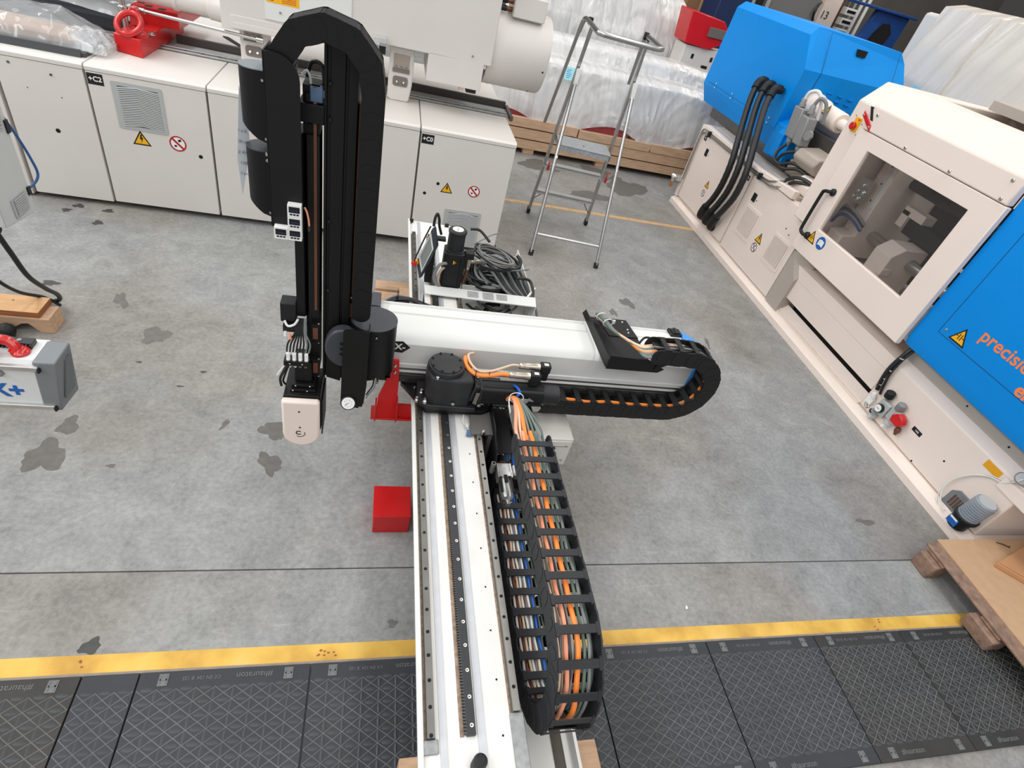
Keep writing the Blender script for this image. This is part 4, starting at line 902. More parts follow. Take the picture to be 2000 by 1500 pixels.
for x0, x1, z0 in ((-5.5, -4.0, .05), (-4.0, -2.62, .0), (-2.60, -2.065, .022), (-2.055, -1.285, .03), (-1.275, -.45, .03), (-.44, .285, .05), (.295, 1.09, .085)):
    m = M(); m.box(x0 + .003, x1 - .003, FY, 4.83, z0 + .02, 1.015); d = obj('cabinet_door', m, WHITE, t, bevel=.004)
    if -2.7 < x0 < -2.3:
        m = M(); m.cyl((-2.325, FY, .555), (-2.325, FY - .001, .555), .016, 16); obj('lock_hole', m, HOLE, d)
        m = M()
        for p in ((-2.51, .98), (-2.27, .945)): m.lathe((p[0], FY, p[1]), (0, -1, 0), [(.008, 0), (.008, .006), (.004, .008)], 10)
        for p in ((-2.44, .83), (-2.24, .80)): m.cyl((p[0], FY, p[1]), (p[0], FY - .002, p[1]), .004, 8)
        obj('door_screw', m, STEEL, d)
    if -2.1 < x0 < -2.0:
        vent(d, (-1.905, FY, .655), (1, 0, 0), (0, 0, 1), .325, .325, 22)
        tri_sign(d, (-1.775, FY, .60), (1, 0, 0), (0, 0, 1), .125)
        ring_sign(d, (-1.525, FY, .60), (1, 0, 0), (0, 0, 1), .118, SIGNR)
        label_plate(d, (-2.048, FY, .930), (1, 0, 0), (0, 0, 1), .10, .075, '+C2')
        m = M(); m.cyl((-1.375, FY, .525), (-1.375, FY - .001, .525), .015, 16); obj('lock_hole', m, HOLE, d)
    if x0 > .29:
        vent(d, (.572, FY, .06), (1, 0, 0), (0, 0, 1), .33, .345, 24)
        tri_sign(d, (.562, FY, .592), (1, 0, 0), (0, 0, 1), .105)
        ring_sign(d, (.800, FY, .595), (1, 0, 0), (0, 0, 1), .105, SIGNR)
        label_plate(d, (.302, FY, .930), (1, 0, 0), (0, 0, 1), .10, .075, '+C0')
        holeset('lock_hole', [(.482, FY, .615), (.378, FY, .515)], (0, -1, 0), .014, HOLE, d, .001, 14)
for x0, x1 in ((-5.5, -2.06), (-2.055, -1.28), (-1.275, .285), (.29, 1.09)):
    m = M(); m.prism([(FY - .004, 1.018), (FY - .004, 1.045), (FY + .012, 1.060), (5.45, 1.060), (5.45, 1.03), (4.84, 1.018)], 'x', x0 + .002, x1 - .002); obj('top_cover', m, WHITE, t, bevel=.003)
m = M(); m.prism([(.1, .10), (.1, 1.0)], 'y', 0, 0) if False else None
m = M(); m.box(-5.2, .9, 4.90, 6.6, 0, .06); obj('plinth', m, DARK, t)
m = M(); m.box(1.04, 1.085, 5.0, 5.06, 0, .10); m.lathe((1.10, 4.9, .0), (0, 0, 1), [(.04, 0), (.04, .03), (.015, .04), (.012, .12)], 14); obj('levelling_foot', m, BLACK, t)
m = M(); m.box(-4.5, 1.10, 5.46, 5.54, 1.035, 1.075); m.box(-4.5, 1.10, 5.50, 5.52, 1.075, 1.085); r1 = obj('guide_rail', m, ALU, t, bevel=.003)
m = M(); m.box(-1.75, 1.13, 5.56, 5.78, 1.035, 1.045); obj('rail_bed', m, VENTG, t)
m = M(); m.box(-1.75, 1.13, 5.80, 5.84, 1.03, 1.10); m.prism([(1.13, 5.46), (1.16, 5.46), (1.16, 5.84), (1.13, 5.84)], 'z', 1.03, 1.07); obj('dark_edge_rail', m, mat('dark_bronze_rail', (92, 86, 82), .45, .3), t)
m = M()
for i in range(22): m.cyl((-1.6 + i * .125, 5.50, 1.0755), (-1.6 + i * .125, 5.50, 1.076), .0001 + .010, 8)
obj('rail_hole', m, STEELD, t, kind='stuff')
m = M(); m.box(-5, 1.10, 5.84, 6.9, 1.03, 1.045); obj('oil_pan', m, WHITE, t)
m = M(); m.obox((-1.50, 6.3, 1.047), (.05, 0, 0), (.42, -.55, 0), (0, 0, .008)); obj('pan_rib', m, INK, t)
# injection unit cover and nozzle drum
m = M()
m.prism([(-1.24, 1.36), (-1.23, 2.3), (.83, 2.3), (.83, 1.492), (-.10, 1.485), (-.72, 1.50), (-.86, 1.44), (-1.05, 1.44), (-1.12, 1.36)], 'y', 5.2, 6.3)
cv = obj('injection_cover', m, WHITE, t, bevel=.006)
m = M(); m.prism(rrect(-1.175, -.60, 1.375, 1.465, .02), 'y', 5.192, 5.201); m.box(-1.15, -.55, 5.19, 5.195, 1.38, 1.42); obj('cover_recess', m, WHITE, cv, bevel=.003)
m = M(); m.box(-.925, -.3, 5.192, 5.2, 1.485, 1.75); pl_ = obj('light_panel', m, mat('light_panel_grey', (222, 222, 218), .4), cv, bevel=.001)
m = M(); m.box(-.91, -.68, 5.190, 5.192, 1.60, 1.80); st_ = obj('warning_sticker', m, YELLOW, pl_, smooth=False)
boltset('cover_screw', [(-.815, 5.192, 1.545), (.665, 5.2, 1.54)], (0, -1, 0), .010, .008, BOLT, cv)
m = M(); m.box(-.905, -.86, 5.1895, 5.19, 1.612, 1.63); m.box(-.88, -.82, 5.1895, 5.19, 1.63, 1.645)
for k in range(5): m.box(-.80, -.70, 5.1895, 5.19, 1.612 + k * .012, 1.616 + k * .012)
obj('sticker_print', m, SIGNR, pl_, smooth=False)
m = M(); m.lathe((.80, 5.52, 1.60), (1, 0, 0), [(.30, 0), (.30, .50), (.292, .515), (.27, .52), (.27, .50), (0, .50)], 48); dr = obj('nozzle_drum', m, ALUL if False else WHITE, t)
m = M()
for (x, a) in ((.86, -1.75), (1.28, -1.6), (1.22, -2.0), (1.28, -2.9)): m.cyl((x, 5.52 + .2995 * math.cos(a) * 1.0, 1.60 - .2995 * math.sin(a) * -1.0), (x, 5.52 + .302 * math.cos(a), 1.60 + .302 * math.sin(a)), .008, 8)
obj('drum_hole', m, HOLE, dr)
m = M(); m.box(.31, .77, 5.20, 5.9, 1.29, 1.50); m.box(.77, .79, 5.21, 5.25, 1.46, 1.50); obj('front_housing', m, WHITE, t, bevel=.004)
m = M(); m.box(.66, .745, 5.25, 5.35, 1.25, 1.29); obj('dark_sensor', m, INK, t)
m = M(); m.box(.60, .64, 5.25, 5.35, 1.25, 1.29); obj('cream_block', m, CREAM, t)
m = M(); m.box(.95, 1.22, 5.3, 5.6, 1.86, 2.02); bx_ = obj('terminal_box', m, WHITE, t, bevel=.008)
m = M(); m.box(.97, 1.19, 5.35, 5.55, 1.835, 1.86); m.box(1.09, 1.16, 5.4, 5.5, 1.80, 1.84); obj('box_foot', m, VENTG, bx_)
m = M(); m.cyl((.84, 5.38, 1.955), (.90, 5.38, 1.955), .022, 12, 0); m.cyl((.84, 5.38, 1.90), (.90, 5.38, 1.90), .022, 12, 0); m.cyl((.89, 5.38, 1.955), (.955, 5.38, 1.955), .018, 12, 1); m.cyl((.89, 5.38, 1.90), (.955, 5.38, 1.90), .018, 12, 1); obj('cable_gland', m, [INK, BRASS], bx_)
def shoe(x):
    m = M(); a = .10
    m.prism([(x - a, 1.20), (x - a, 1.47), (x + a, 1.47), (x + a, 1.20), (x + a * .85, 1.08), (x + a * .7, 1.06), (x - a * .7, 1.06), (x - a, 1.08)], 'y', 5.30, 5.5); s = obj('carriage_shoe', m, WHITE, t, bevel=.010)
    m = M(); m.box(x - .065, x + .065, 5.295, 5.30, 1.30, 1.42); obj('shoe_pocket', m, CREAMD, s, bevel=.002)
    m = M(); m.box(x - .07, x + .07, 5.291, 5.296, 1.285, 1.315); m.prism(rrect(x - .062, x + .062, 1.18, 1.255, .02), 'y', 5.293, 5.301); obj('dark_plate', m, mat('warm_grey_plate', (120, 112, 106), .5), s)
    m = M()
    for k in (-1, 0, 1): m.cyl((x + .042 * k, 5.296, 1.325), (x + .042 * k, 5.285, 1.325), .012, 10)
    for k in (-1, 1): m.cone((x + .028 * k, 5.294, 1.21), (x + .028 * k, 5.285, 1.215), .012, .009, 10)
    obj('shoe_bolt', m, BOLT, s)
    m = M(); m.box(x - .06, x + .06, 5.40, 5.56, 1.05, 1.085); obj('linear_block', m, ALU, s)
shoe(.105); shoe(-1.04)
m = M(); m.lathe((-2.9, 5.55, 1.42), (1, 0, 0), [(.075, 0), (.075, 1.25), (.085, 1.25), (.085, 1.28), (.078, 1.28), (.078, 1.50), (.095, 1.51), (.10, 1.60), (.13, 1.66), (.13, 1.72)], 28); obj('barrel_tube', m, WHITE, t)
m = M(); m.cyl((-1.85, 5.28, 1.345), (-.96, 5.22, 1.325), .012, 12, 0); m.cyl((-1.86, 5.281, 1.3455), (-1.78, 5.275, 1.3435), .018, 12, 0); m.cyl((-1.0, 5.222, 1.326), (-.95, 5.219, 1.325), .022, 12, 0); obj('polished_rod', m, BOLT, t)
m = M(); m.lathe((-1.97, 5.40, 1.18), (0, 0, 1), [(.022, 0), (.022, .10), (.035, .10), (.035, .14), (.02, .15), (.02, .3)], 12); obj('hydraulic_fitting', m, BOLT, t)
m = M(); m.box(-.13, -.03, 5.1, 5.25, 1.49, 1.545); cb = obj('clear_terminal_box', m, CLEARP, t, bevel=.003)
m = M(); m.box(-.08, -.03, 5.12, 5.22, 1.43, 1.49); obj('black_connector', m, BLACK, cb)

# red lifting block with eye bolt
t = thing('lifting_block', 'red painted steel block with a big eye bolt on the white machine', 'lifting block', (-1.84, 5.3, 1.06))
m = M(); m.prism([(-1.985, 5.17), (-1.79, 5.11), (-1.765, 6.1), (-1.985, 6.1)], 'z', 1.061, 1.185); obj('block_body', m, RED, t, bevel=.006)
m = M(); m.box(-1.99, -1.66, 5.62, 6.3, 1.18, 1.30); sl = obj('slotted_plate', m, RED, t, bevel=.004)
m = M()
for x, y in ((-1.88, 5.68), (-1.78, 5.66), (-1.9, 5.85), (-1.8, 5.83), (-1.95, 5.75)): m.box(x - .025, x + .025, y - .03, y + .03, 1.30, 1.3015)
obj('slot_hole', m, HOLE, sl)
m = M(); m.lathe((-1.775, 5.32, 1.185), (0, 0, 1), [(.03, 0), (.03, .006), (.016, .008), (.016, .018), (0, .018)], 20); obj('socket_bolt', m, BOLT, t)
ca = Vector((-1.865, 5.17, 1.265)); u1 = Vector((.95, .10, .22)).normalized(); u2 = Vector((.02, .42, .90)).normalized()
m = M(); m.tube([ca + u1 * (.082 * math.cos(a)) + u2 * (.072 * math.sin(a)) for a in [2 * PI * i / 32 for i in range(32)]], .021, 14, closed=True)
e = obj('eye_ring', m, REDSH, t)
m = M(); m.lathe((-1.825, 5.22, 1.18), (-.1, -.05, 1), [(.062, 0), (.058, .03), (.030, .05), (.024, .07)], 20); m.prism([(-1.87, 1.25), (-1.80, 1.25), (-1.815, 1.37), (-1.855, 1.37)], 'y', 5.20, 5.27); obj('eye_shank', m, REDSH, t, bevel=.006)

# wrapped parcel on top at the left
t = thing('wrapped_parcel', 'brown parcel wrapped in crumpled clear plastic on the machine top left', 'parcel', (-2.5, 5.2, 1.06))
m = M(); m.box(-3.4, -2.08, 4.87, 5.45, 1.06, 1.085); m.box(-3.4, -2.10, 4.85, 4.87, 1.06, 1.11); obj('dark_tray', m, mat('dark_grey_tray', (72, 74, 76), .5), t)
def crumple(bmf, x0, x1, y0, y1, z0, hf, nx, ny, amp, seed, fr=9.0):
    r2 = random.Random(seed); ph = [(r2.uniform(-1, 1) * fr, r2.uniform(-1, 1) * fr, r2.uniform(0, 6.3), r2.uniform(.3, 1)) for _ in range(14)]
    def nz(x, y): return sum(w * (abs(math.sin(a * x + b * y + c)) ** .7 - .5) for a, b, c, w in ph) / 4
    vs = []
    for j in range(ny + 1):
        for i in range(nx + 1):
            x = x0 + (x1 - x0) * i / nx; y = y0 + (y1 - y0) * j / ny
            z = hf(i / nx, j / ny); e_ = min(i, nx - i, j, ny - j)
            vs.append((x + amp * .5 * nz(y * 3, x * 2) * (e_ > 0), y + amp * .5 * nz(x * 2 + 5, y * 3) * (e_ > 0), max(z0, z + amp * nz(x, y) * (1 if e_ > 0 else .2))))
    fs = [(j * (nx + 1) + i, j * (nx + 1) + i + 1, (j + 1) * (nx + 1) + i + 1, (j + 1) * (nx + 1) + i) for j in range(ny) for i in range(nx)]
    return bmf.add(vs, fs)
m = M(); m.prism([(-3.3, 1.09), (-3.3, 1.20), (-2.22, 1.17), (-2.18, 1.15), (-2.17, 1.10)], 'y', 4.92, 5.20); obj('brown_content', m, mat('brown_kraft_paper', (176, 146, 122), .6, var=.12, vscale=14), t, bevel=.02)
FILM2 = mat('crumpled_clear_film', (214, 216, 216), .14, alpha=.34, coat=.8)
FILM3 = mat('crumpled_milky_film', (206, 208, 208), .18, alpha=.55, coat=.8)
m = M(); crumple(m, -3.4, -2.02, 4.87, 5.46, 1.088, lambda u, v: 1.10 + .17 * max(0, math.sin(PI * min(1, v * 1.15))) ** .6 * (1 - max(0, u - .80) * 4.4), 90, 44, .030, 3, 26)
obj('clear_wrap', m, FILM2, t)
m = M(); crumple(m, -2.32, -1.97, 4.93, 5.25, 1.062, lambda u, v: 1.075 + .10 * math.sin(PI * u) ** .7 * math.sin(PI * v) ** .7, 34, 30, .055, 11, 40)
obj('gathered_wrap', m, FILM3, t)
m = M(); crumple(m, -3.4, -1.95, 5.46, 6.5, 1.10, lambda u, v: 1.14 + .26 * math.sin(PI * min(1, .15 + v * .9)) ** .7 * (1 - .55 * u * u), 50, 30, .06, 8, 14)
t2 = thing('wrapped_parcel', 'second plastic wrapped bundle lying behind the brown parcel', 'parcel', (-2.7, 6, 1.06)); obj('clear_wrap', m, FILM3, t2)
m = M(); m.box(-3.3, -2.0, 5.6, 6.4, 1.05, 1.22); obj('dark_content', m, GREYLID, t2, bevel=.05)

# ================================================================ ladder
t = thing('platform_ladder', 'aluminium platform step ladder with handrail standing on the concrete', 'ladder', (1.9, 5.3, 0))
LA = Vector((1.494, 4.881, 0)); LU = Vector((.98929, -.14596, 0)); LV = Vector((.14596, .98929, 0)); LW = .678
def lp(u, v, z): return LA + LU * u + LV * v + Vector((0, 0, z))
def bar(m, a, b, w, d, mi=0):       # flat section: w across the ladder, d along it
    a, b = Vector(a), Vector(b); dr_ = (b - a).normalized(); s1 = LU * w; s2 = dr_.cross(LU).normalized() * d
    m.obox(a - s1 / 2 - s2 / 2, s1, s2, b - a, mi)
HZ = 1.925
for sd, u0, u1, name in ((0, 0, .115, 'left'), (1, LW, LW - .045, 'right')):
    m = M(); m.tube([lp(u0, 0, .03), lp(u0 + (u1 - u0) * .75, .66, 1.46)], .017, 12); obj('front_leg', m, ALU, t)
    m = M(); m.lathe(lp(u0, -.006, 0), lp(u1, .6, 1.3) - lp(u0, 0, 0), [(.024, 0), (.024, .05), (.020, .055)], 12); obj('rubber_foot', m, BLACK, t)
    m = M(); bar(m, lp(u0, 1.02, .03), lp(u1, .74, HZ - .02), .026, .062); obj('climbing_rail', m, ALU, t, bevel=.003)
    m = M(); bar(m, lp(u0, 1.025, 0), lp(u0, 1.012, .06), .034, .075); obj('rubber_foot', m, BLACK, t, bevel=.003)
    m = M(); bar(m, lp(u0 + (u1 - u0) * .76, .66, 1.43), lp(u0 + (u1 - u0) * .8, .70, 1.56), .045, .05); obj('hinge_clip', m, ALUL, t, bevel=.004)
    m = M(); bar(m, lp(u0 + (u1 - u0) * .5, .36, .86), lp(u0 + (u1 - u0) * .3, .96, .50), .012, .02); obj('folding_strut', m, ALUL, t)
    m = M(); bar(m, lp(u0 + (u1 - u0) * .4, .64, .72), lp(u0 + (u1 - u0) * .4, .70, .62), .022, .03); obj('red_lock', m, RED, t, bevel=.003)
m = M(); m.tube(catmull([lp(.05, 1.02, HZ - .12), lp(.06, .98, HZ - .03), lp(.075, .9, HZ), lp(.09, .30, HZ), lp(.12, .20, HZ), lp(.20, .165, HZ), lp(LW - .15, .165, HZ), lp(LW - .05, .20, HZ), lp(LW - .03, .30, HZ), lp(LW - .04, .80, HZ), lp(LW - .05, .86, HZ - .03)], 6), .021, 14); obj('handrail', m, ALU, t)
for u in (.05,):
    m = M(); m.tube([lp(u, 1.02, HZ - .1), lp(u - .07, 1.38, .88)], .017, 12); obj('guard_post', m, ALU, t)
m = M(); m.tube([lp(LW - .05, .86, HZ - .03), lp(LW - .04, .95, 1.5)], .016, 12); obj('guard_post', m, ALU, t)
for (u, v) in ((LW - .05, .80), (.10, .80)):
    m = M(); m.obox(lp(u - .02, v, HZ - .03), LU * .04, LV * .05, (0, 0, .06)); obj('black_clamp', m, BLACK, t, bevel=.005)
m = M(); m.obox(lp(.075, .58, .905), LU * .535, LV * .33, (0, 0, .010), 0); m.obox(lp(.075, .58, .86), LU * .535, LV * .016, (0, 0, .05), 0); m.obox(lp(.075, .894, .86), LU * .535, LV * .016, (0, 0, .05), 0); m.obox(lp(.075, .58, .86), LU * .016, LV * .33, (0, 0, .05), 0); m.obox(lp(.594, .58, .86), LU * .016, LV * .33, (0, 0, .05), 0)
pf = obj('platform', m, mat('galvanised_plate', (168, 172, 174), .5, .5, var=.15, vscale=40), t)
m = M(); m.cyl(lp(.34, .70, .915), lp(.34, .70, .917), .008, 8); obj('platform_hole', m, HOLE, pf)
for v, z in ((.945, .60), (.99, .29)):
    m = M(); m.obox(lp(.02, v - .04, z - .012), LU * (LW - .04), LV * .08, (0, 0, .018)); m.obox(lp(.02, v - .04, z - .03), LU * (LW - .04), LV * .008, (0, 0, .03)); obj('tread', m, ALUL, t)
m = M(); m.tube([lp(.01, .085, .19), lp(LW - .01, .085, .19)], .014, 12); obj('cross_tube', m, ALUL, t)
m = M(); m.tube([lp(.12, .99, .28), lp(.01, 1.0, .17)], .004, 6); m.tube([lp(LW - .12, .99, .28), lp(LW - .01, 1.0, .14)], .004, 6); obj('thin_brace', m, STEELD, t)

# ================================================================ open white tray box with cables behind the traverse beam
t = thing('louvered_box', 'open white sheet metal box with louvers behind the traverse beam', 'box', (.68, 3.3, .3))
m = M(); m.prism([(2.955, .690), (2.955, .684), (3.045, .592), (3.05, .60), (3.0, .665)], 'x', .30, 1.01) if False else None
m = M(); m.add([(.312, 3.05, .635), (1.045, 3.05, .632), (1.04, 2.97, .612), (.318, 2.98, .617), (.312, 3.05, .629), (1.045, 3.05, .626), (1.04, 2.97, .606), (.318, 2.98, .611)], [(0, 3, 2, 1), (4, 5, 6, 7), (0, 1, 5, 4), (1, 2, 6, 5), (2, 3, 7, 6), (3, 0, 4, 7)])
fp = obj('louvered_flange', m, BEAMW, t)
m = M()
for gi, gx in enumerate((.585, .685, .775)):
    for k in range(6 if gi == 1 else 5):
        y = 2.987 + k * .0105 + (.004 if gi != 1 else -.002); z = .6155 + (y - 2.975) * .22 + .0035
        m.box(gx, gx + .072, y, y + .0028, z, z + .0006)
obj('louver_slot', m, STEELD, fp, smooth=False, kind='stuff')
m = M(); m.box(.57, 1.035, 3.16, 3.165, .30, .60); m.box(1.03, 1.035, 3.05, 3.72, .30, .62); m.box(.57, 1.03, 3.16, 3.72, .30, .305); m.box(.57, 1.035, 3.715, 3.72, .30, .56); m.box(1.035, 1.04, 2.97, 3.05, .50, .61)
obj('box_body', m, BEAMW, t)
m = M(); m.box(.57, 1.03, 3.045, 3.7, .0, .30) if False else m.box(.60, .64, 3.1, 3.7, .145, .30); m.box(.95, .99, 3.1, 3.7, .145, .30); obj('box_foot', m, STEELD, t)

t = thing('gear_motor', 'upright black servo motor with round white label among the cables', 'motor', (.47, 3.12, .61))
mc = (.475, 3.12)
m = M(); m.prism(rrect(mc[0] - .062, mc[0] + .062, mc[1] - .062, mc[1] + .062, .020), 'z', .615, .865); mb = obj('motor_body', m, BLACK, t, bevel=.004)
m = M()
for dx in (-.066, .060): m.box(mc[0] + dx, mc[0] + dx + .006, mc[1] - .05, mc[1] - .03, .63, .85)
m.box(mc[0] - .05, mc[0] - .042, mc[1] - .067, mc[1] - .06, .63, .85); m.box(mc[0] + .042, mc[0] + .05, mc[1] - .067, mc[1] - .06, .63, .85); obj('cooling_rib', m, BLACK, mb)
m = M(); m.lathe((mc[0], mc[1], .865), (0, 0, 1), [(.060, 0), (.060, .006), (.052, .008), (.052, .115), (.056, .118), (.057, .130), (.050, .138), (0, .138)], 36); tc_ = obj('round_cap', m, BLACKC, t)
m = M(); m.lathe((mc[0], mc[1], 1.003), (0, 0, 1), [(.034, 0), (.034, .001), (0, .001)], 30); lb = obj('white_round_label', m, PAPER, tc_)
text('lettering', 'BONFIGLI', .011, (mc[0], mc[1], 1.0042), (.2, 1, 0), (-1, .2, 0), GREYLID, lb, .0002)
tri_sign(mb, (mc[0] + .005, mc[1] - .0625, .81), (0, 0, -1), (1, 0, 0), .034)
m = M(); m.box(mc[0] + .062, mc[0] + .12, mc[1] - .045, mc[1] + .0, .83, .875); m.box(mc[0] + .062, mc[0] + .085, mc[1] - .035, mc[1] - .01, .76, .83); obj('connector_socket', m, BLACK, t, bevel=.005)
m = M(); m.lathe((mc[0] + .095, mc[1] - .022, .832), (0, 0, -1), [(.014, 0), (.016, .004), (.016, .05), (.013, .054), (.013, .075), (.010, .08)], 18); m.lathe((mc[0] + .11, mc[1] + .02, .79), (1, .2, 0), [(.014, 0), (.016, .01), (.016, .05), (.012, .06)], 16); obj('metal_connector', m, MATS['nickel_connector'], t)
m = M(); m.tube(catmull([(mc[0] + .095, mc[1] - .022, .755), (mc[0] + .09, mc[1] - .02, .70), (mc[0] + .08, mc[1] - .03, .65)]), .009, 8); obj('orange_lead', m, BRASS, t)

t = thing('teach_pendant', 'dark handheld operator panel leaning upright with red stop button', 'control panel', (.34, 3.35, .61))
o_ = Vector((.297, 3.08, .63)); pu = Vector((.02, .34, .30)); pn = Vector((-.86, .34, -.33)); pu = pu
pl = Vector((.0, .30, .335)); pw = Vector((.085, -.02, .015)); pt = pl.cross(pw).normalized() * .034
# slab: long edge up and back, short edge across, thickness
PA = Vector((.305, 3.00, 1.045)); aL = Vector((-.060, .10, -.285)); aW = Vector((.033, .0, -.125)); aT = aL.cross(aW).normalized(); aT = aT * (.048 if aT.x > 0 else -.048)
m = M(); m.obox(PA, aL, aW, aT); pb = obj('panel_body', m, mat('pendant_charcoal', (60, 66, 74), .45), t, bevel=.010)
fr_o = PA; nn_ = aT.normalized()
if True:
    sgn = -1 if nn_.x > 0 else 1
    base_o = fr_o + (aT if sgn > 0 else Vector((0, 0, 0))); out_n = nn_ * sgn
    m = M(); m.obox(base_o + aL * .06 + aW * .08, aL * .74, aW * .84, out_n * .002); sf = obj('screen_frame', m, PAPER, pb)
    m = M(); m.obox(base_o + aL * .12 + aW * .18 + out_n * .002, aL * .60, aW * .66, out_n * .001); obj('screen', m, mat('grey_screen', (148, 150, 150), .2), sf)
    c_ = base_o + aL * .965 + aW * .05
    m = M(); m.lathe(c_, out_n, [(.019, 0), (.019, .012)], 16, 1); m.lathe(c_ + out_n * .012, out_n, [(.010, 0), (.017, .006), (.017, .018), (.012, .022)], 16, 0); obj('stop_button', m, [RED, YELLOW], pb)
m = M(); m.tube(catmull([(.318, 3.04, 1.04), (.322, 3.05, 1.09), (.334, 3.06, 1.108), (.346, 3.05, 1.08), (.352, 3.05, 1.04), (.37, 3.05, .99)]), .008, 8); m.box(.345, .40, 3.03, 3.07, .955, .97); obj('hook_handle', m, BLACK, t)
m = M(); m.tube(catmull([(.298, 3.0, 1.055), (.275, 3.02, .97), (.25, 3.05, .86), (.232, 3.08, .765)]), .0045, 6); obj('antenna_cord', m, BLACKT, t)
m = M(); m.tube(catmull([(.43, 3.06, .80), (.385, 3.04, .79), (.365, 3.04, .72), (.38, 3.05, .66), (.42, 3.06, .62)]), .010, 8); obj('grey_hose', m, GREYP, t)
m = M(); m.tube(catmull([(.43, 3.07, .77), (.40, 3.06, .74), (.39, 3.06, .68), (.41, 3.07, .63)]), .008, 8); obj('beige_hose', m, BEIGEC, t)
m = M(); m.box(.315, .36, 3.12, 3.18, .61, .84); obj('rear_stand', m, BLACK, t, bevel=.004)

t = thing('cable_heap', 'heap of coiled black and grey cables overflowing the louvered box', 'cables', (.82, 3.35, .31))
rr = random.Random(21); mat('taupe_cable', (150, 140, 130), .5)
for i in range(34):
    z = .36 + .0085 * i; a0 = rr.uniform(0, 6.28); cxx, cyy = .80 + rr.uniform(-.035, .035), 3.36 + rr.uniform(-.05, .05)
    A, B = rr.uniform(.14, .20), rr.uniform(.20, .29); tilt = rr.uniform(-.10, .12); tx = rr.uniform(-.1, .1)
    if i > 24: A *= .9; B *= .85
    pts = []
    for k in range(28):
        a = a0 + 2 * PI * k / 27 * .97; x = min(1.02, cxx + A * math.cos(a)); y = cyy + B * math.sin(a)
        pts.append((x, y, z + tilt * (y - cyy) + tx * (x - cxx) + .008 * math.sin(3 * a + i)))
    m = M(); m.tube(pts, rr.choice((.009, .010, .0075, .011)), 7); obj('coil', m, rr.choice((BLACKT, BLACKT, BLACKT, BLACKT, BLACKT, GREYC, mat('slate_cable', (48, 51, 54), .4))), t)
for i in range(18):          # black strands sweeping forward to the right corner
    s = i / 17; x0 = .55 + .16 * s; m = M()
    m.tube(catmull([(x0, 3.42 + .10 * rr.random(), .64 + .04 * rr.random()), (.62 + .18 * s + .03 * rr.random(), 3.32 + .06 * rr.random(), .70 + .03 * rr.random()), (.74 + .2 * s, 3.20 + .08 * s, .69 + .02 * rr.random()), (.84 + .15 * s, 3.10 + .06 * s, .635), (.93 + .09 * s, 3.06 + .03 * s, .60)]), rr.choice((.008, .010, .009)), 7)
    obj('strand', m, BLACKT if i % 5 else GREYC, t)
for i in range(7):           # grey thin loops standing above the heap
    m = M(); A = .115 + .008 * i; c0 = (.735 + .006 * i, 3.14 + .008 * i, .85 - .006 * i)
    m.tube([(c0[0] + A * math.cos(a), c0[1] + .085 * math.sin(a) + .02 * math.cos(a), c0[2] + .018 * math.sin(a + i) - .05 * math.cos(a)) for a in [2 * PI * k / 30 for k in range(30)]], .0048 if i < 5 else .009, 6, closed=True); obj('grey_loop', m, (GREYC if i != 2 else MATS['taupe_cable']) if i < 5 else BLACKT, t)
for pts, r, cm in (([(.60, 3.2, .88), (.66, 3.24, .90), (.72, 3.28, .92), (.78, 3.32, .92)], .004, GREYC), ([(.58, 3.3, .93), (.64, 3.3, .93), (.70, 3.22, .90)], .009, BLACKT),
                   ([(.62, 3.12, .76), (.74, 3.13, .75), (.86, 3.12, .77), (.93, 3.06, .82), (.935, 3.0, .86)], .0045, GREYC),
                   ([(.64, 3.1, .78), (.78, 3.12, .76), (.90, 3.16, .77), (.925, 3.19, .80), (.90, 3.22, .83)], .012, BLACKT),
                   ([(.90, 3.12, .72), (1.0, 3.15, .70), (1.03, 3.10, .66), (1.03, 3.06, .62)], .010, BLACKT),
                   ([(1.0, 3.06, .60), (1.06, 3.06, .56), (1.10, 3.02, .46), (1.10, 2.98, .40)], .009, GREYC),
                   ([(.99, 3.05, .63), (1.05, 3.13, .655)], .007, PAPER)):
    m = M(); m.tube(catmull(pts), r, 7); obj('strand', m, cm, t)
m = M(); m.lathe((.62, 3.16, .78), (1, .15, .05), [(.017, 0), (.017, .04), (.021, .045), (.021, .07), (.012, .08)], 14); m.lathe((.80, 3.2, .735), (1, -.3, .0), [(.015, 0), (.015, .05), (.02, .055), (.02, .075)], 12); obj('plug', m, GREYP, t)
m = M(); m.box(.84, .865, 3.17, 3.19, .745, .765); obj('red_tag', m, RED, t)
# black hose lying between pallet and beam
t = thing('hose_bundle', 'dark hoses with black ties lying just behind the white traverse beam', 'hoses', (.25, 2.85, .6))
for i in range(3):
    m = M(); m.tube(catmull([(.02, 2.72 + .01 * i, .56), (.06, 2.80 + .012 * i, .60 + .008 * i), (.14, 2.86 + .012 * i, .625 + .006 * i), (.24, 2.87 + .01 * i, .625), (.34, 2.82 + .014 * i, .62), (.46, 2.80 + .016 * i, .61), (.58, 2.78 + .01 * i, .60)]), (.010, .009, .006)[i], 8); obj('hose', m, (BLACKT, BLACKT, GREYC)[i], t)
obj('cable_tie', M().box(.148, .152, 2.84, 2.92, .60, .665), BLACK, t); obj('cable_tie', M().box(.300, .304, 2.82, 2.90, .60, .66), BLACK, t)
m = M(); m.box(.10, .22, 2.80, 2.90, .56, .60); obj('support_lug', m, BLACKG, t)
# ================================================================ right moulding machine (white and blue)
t = thing('moulding_machine', 'white and blue moulding machine with windowed door along the right side', 'machine', (4.5, 4.3, 0))
GRY = mat('warm_grey_panel_and_shade', (176, 166, 156), .5)  # real grey panels, and cream ones darkened to stand for shade
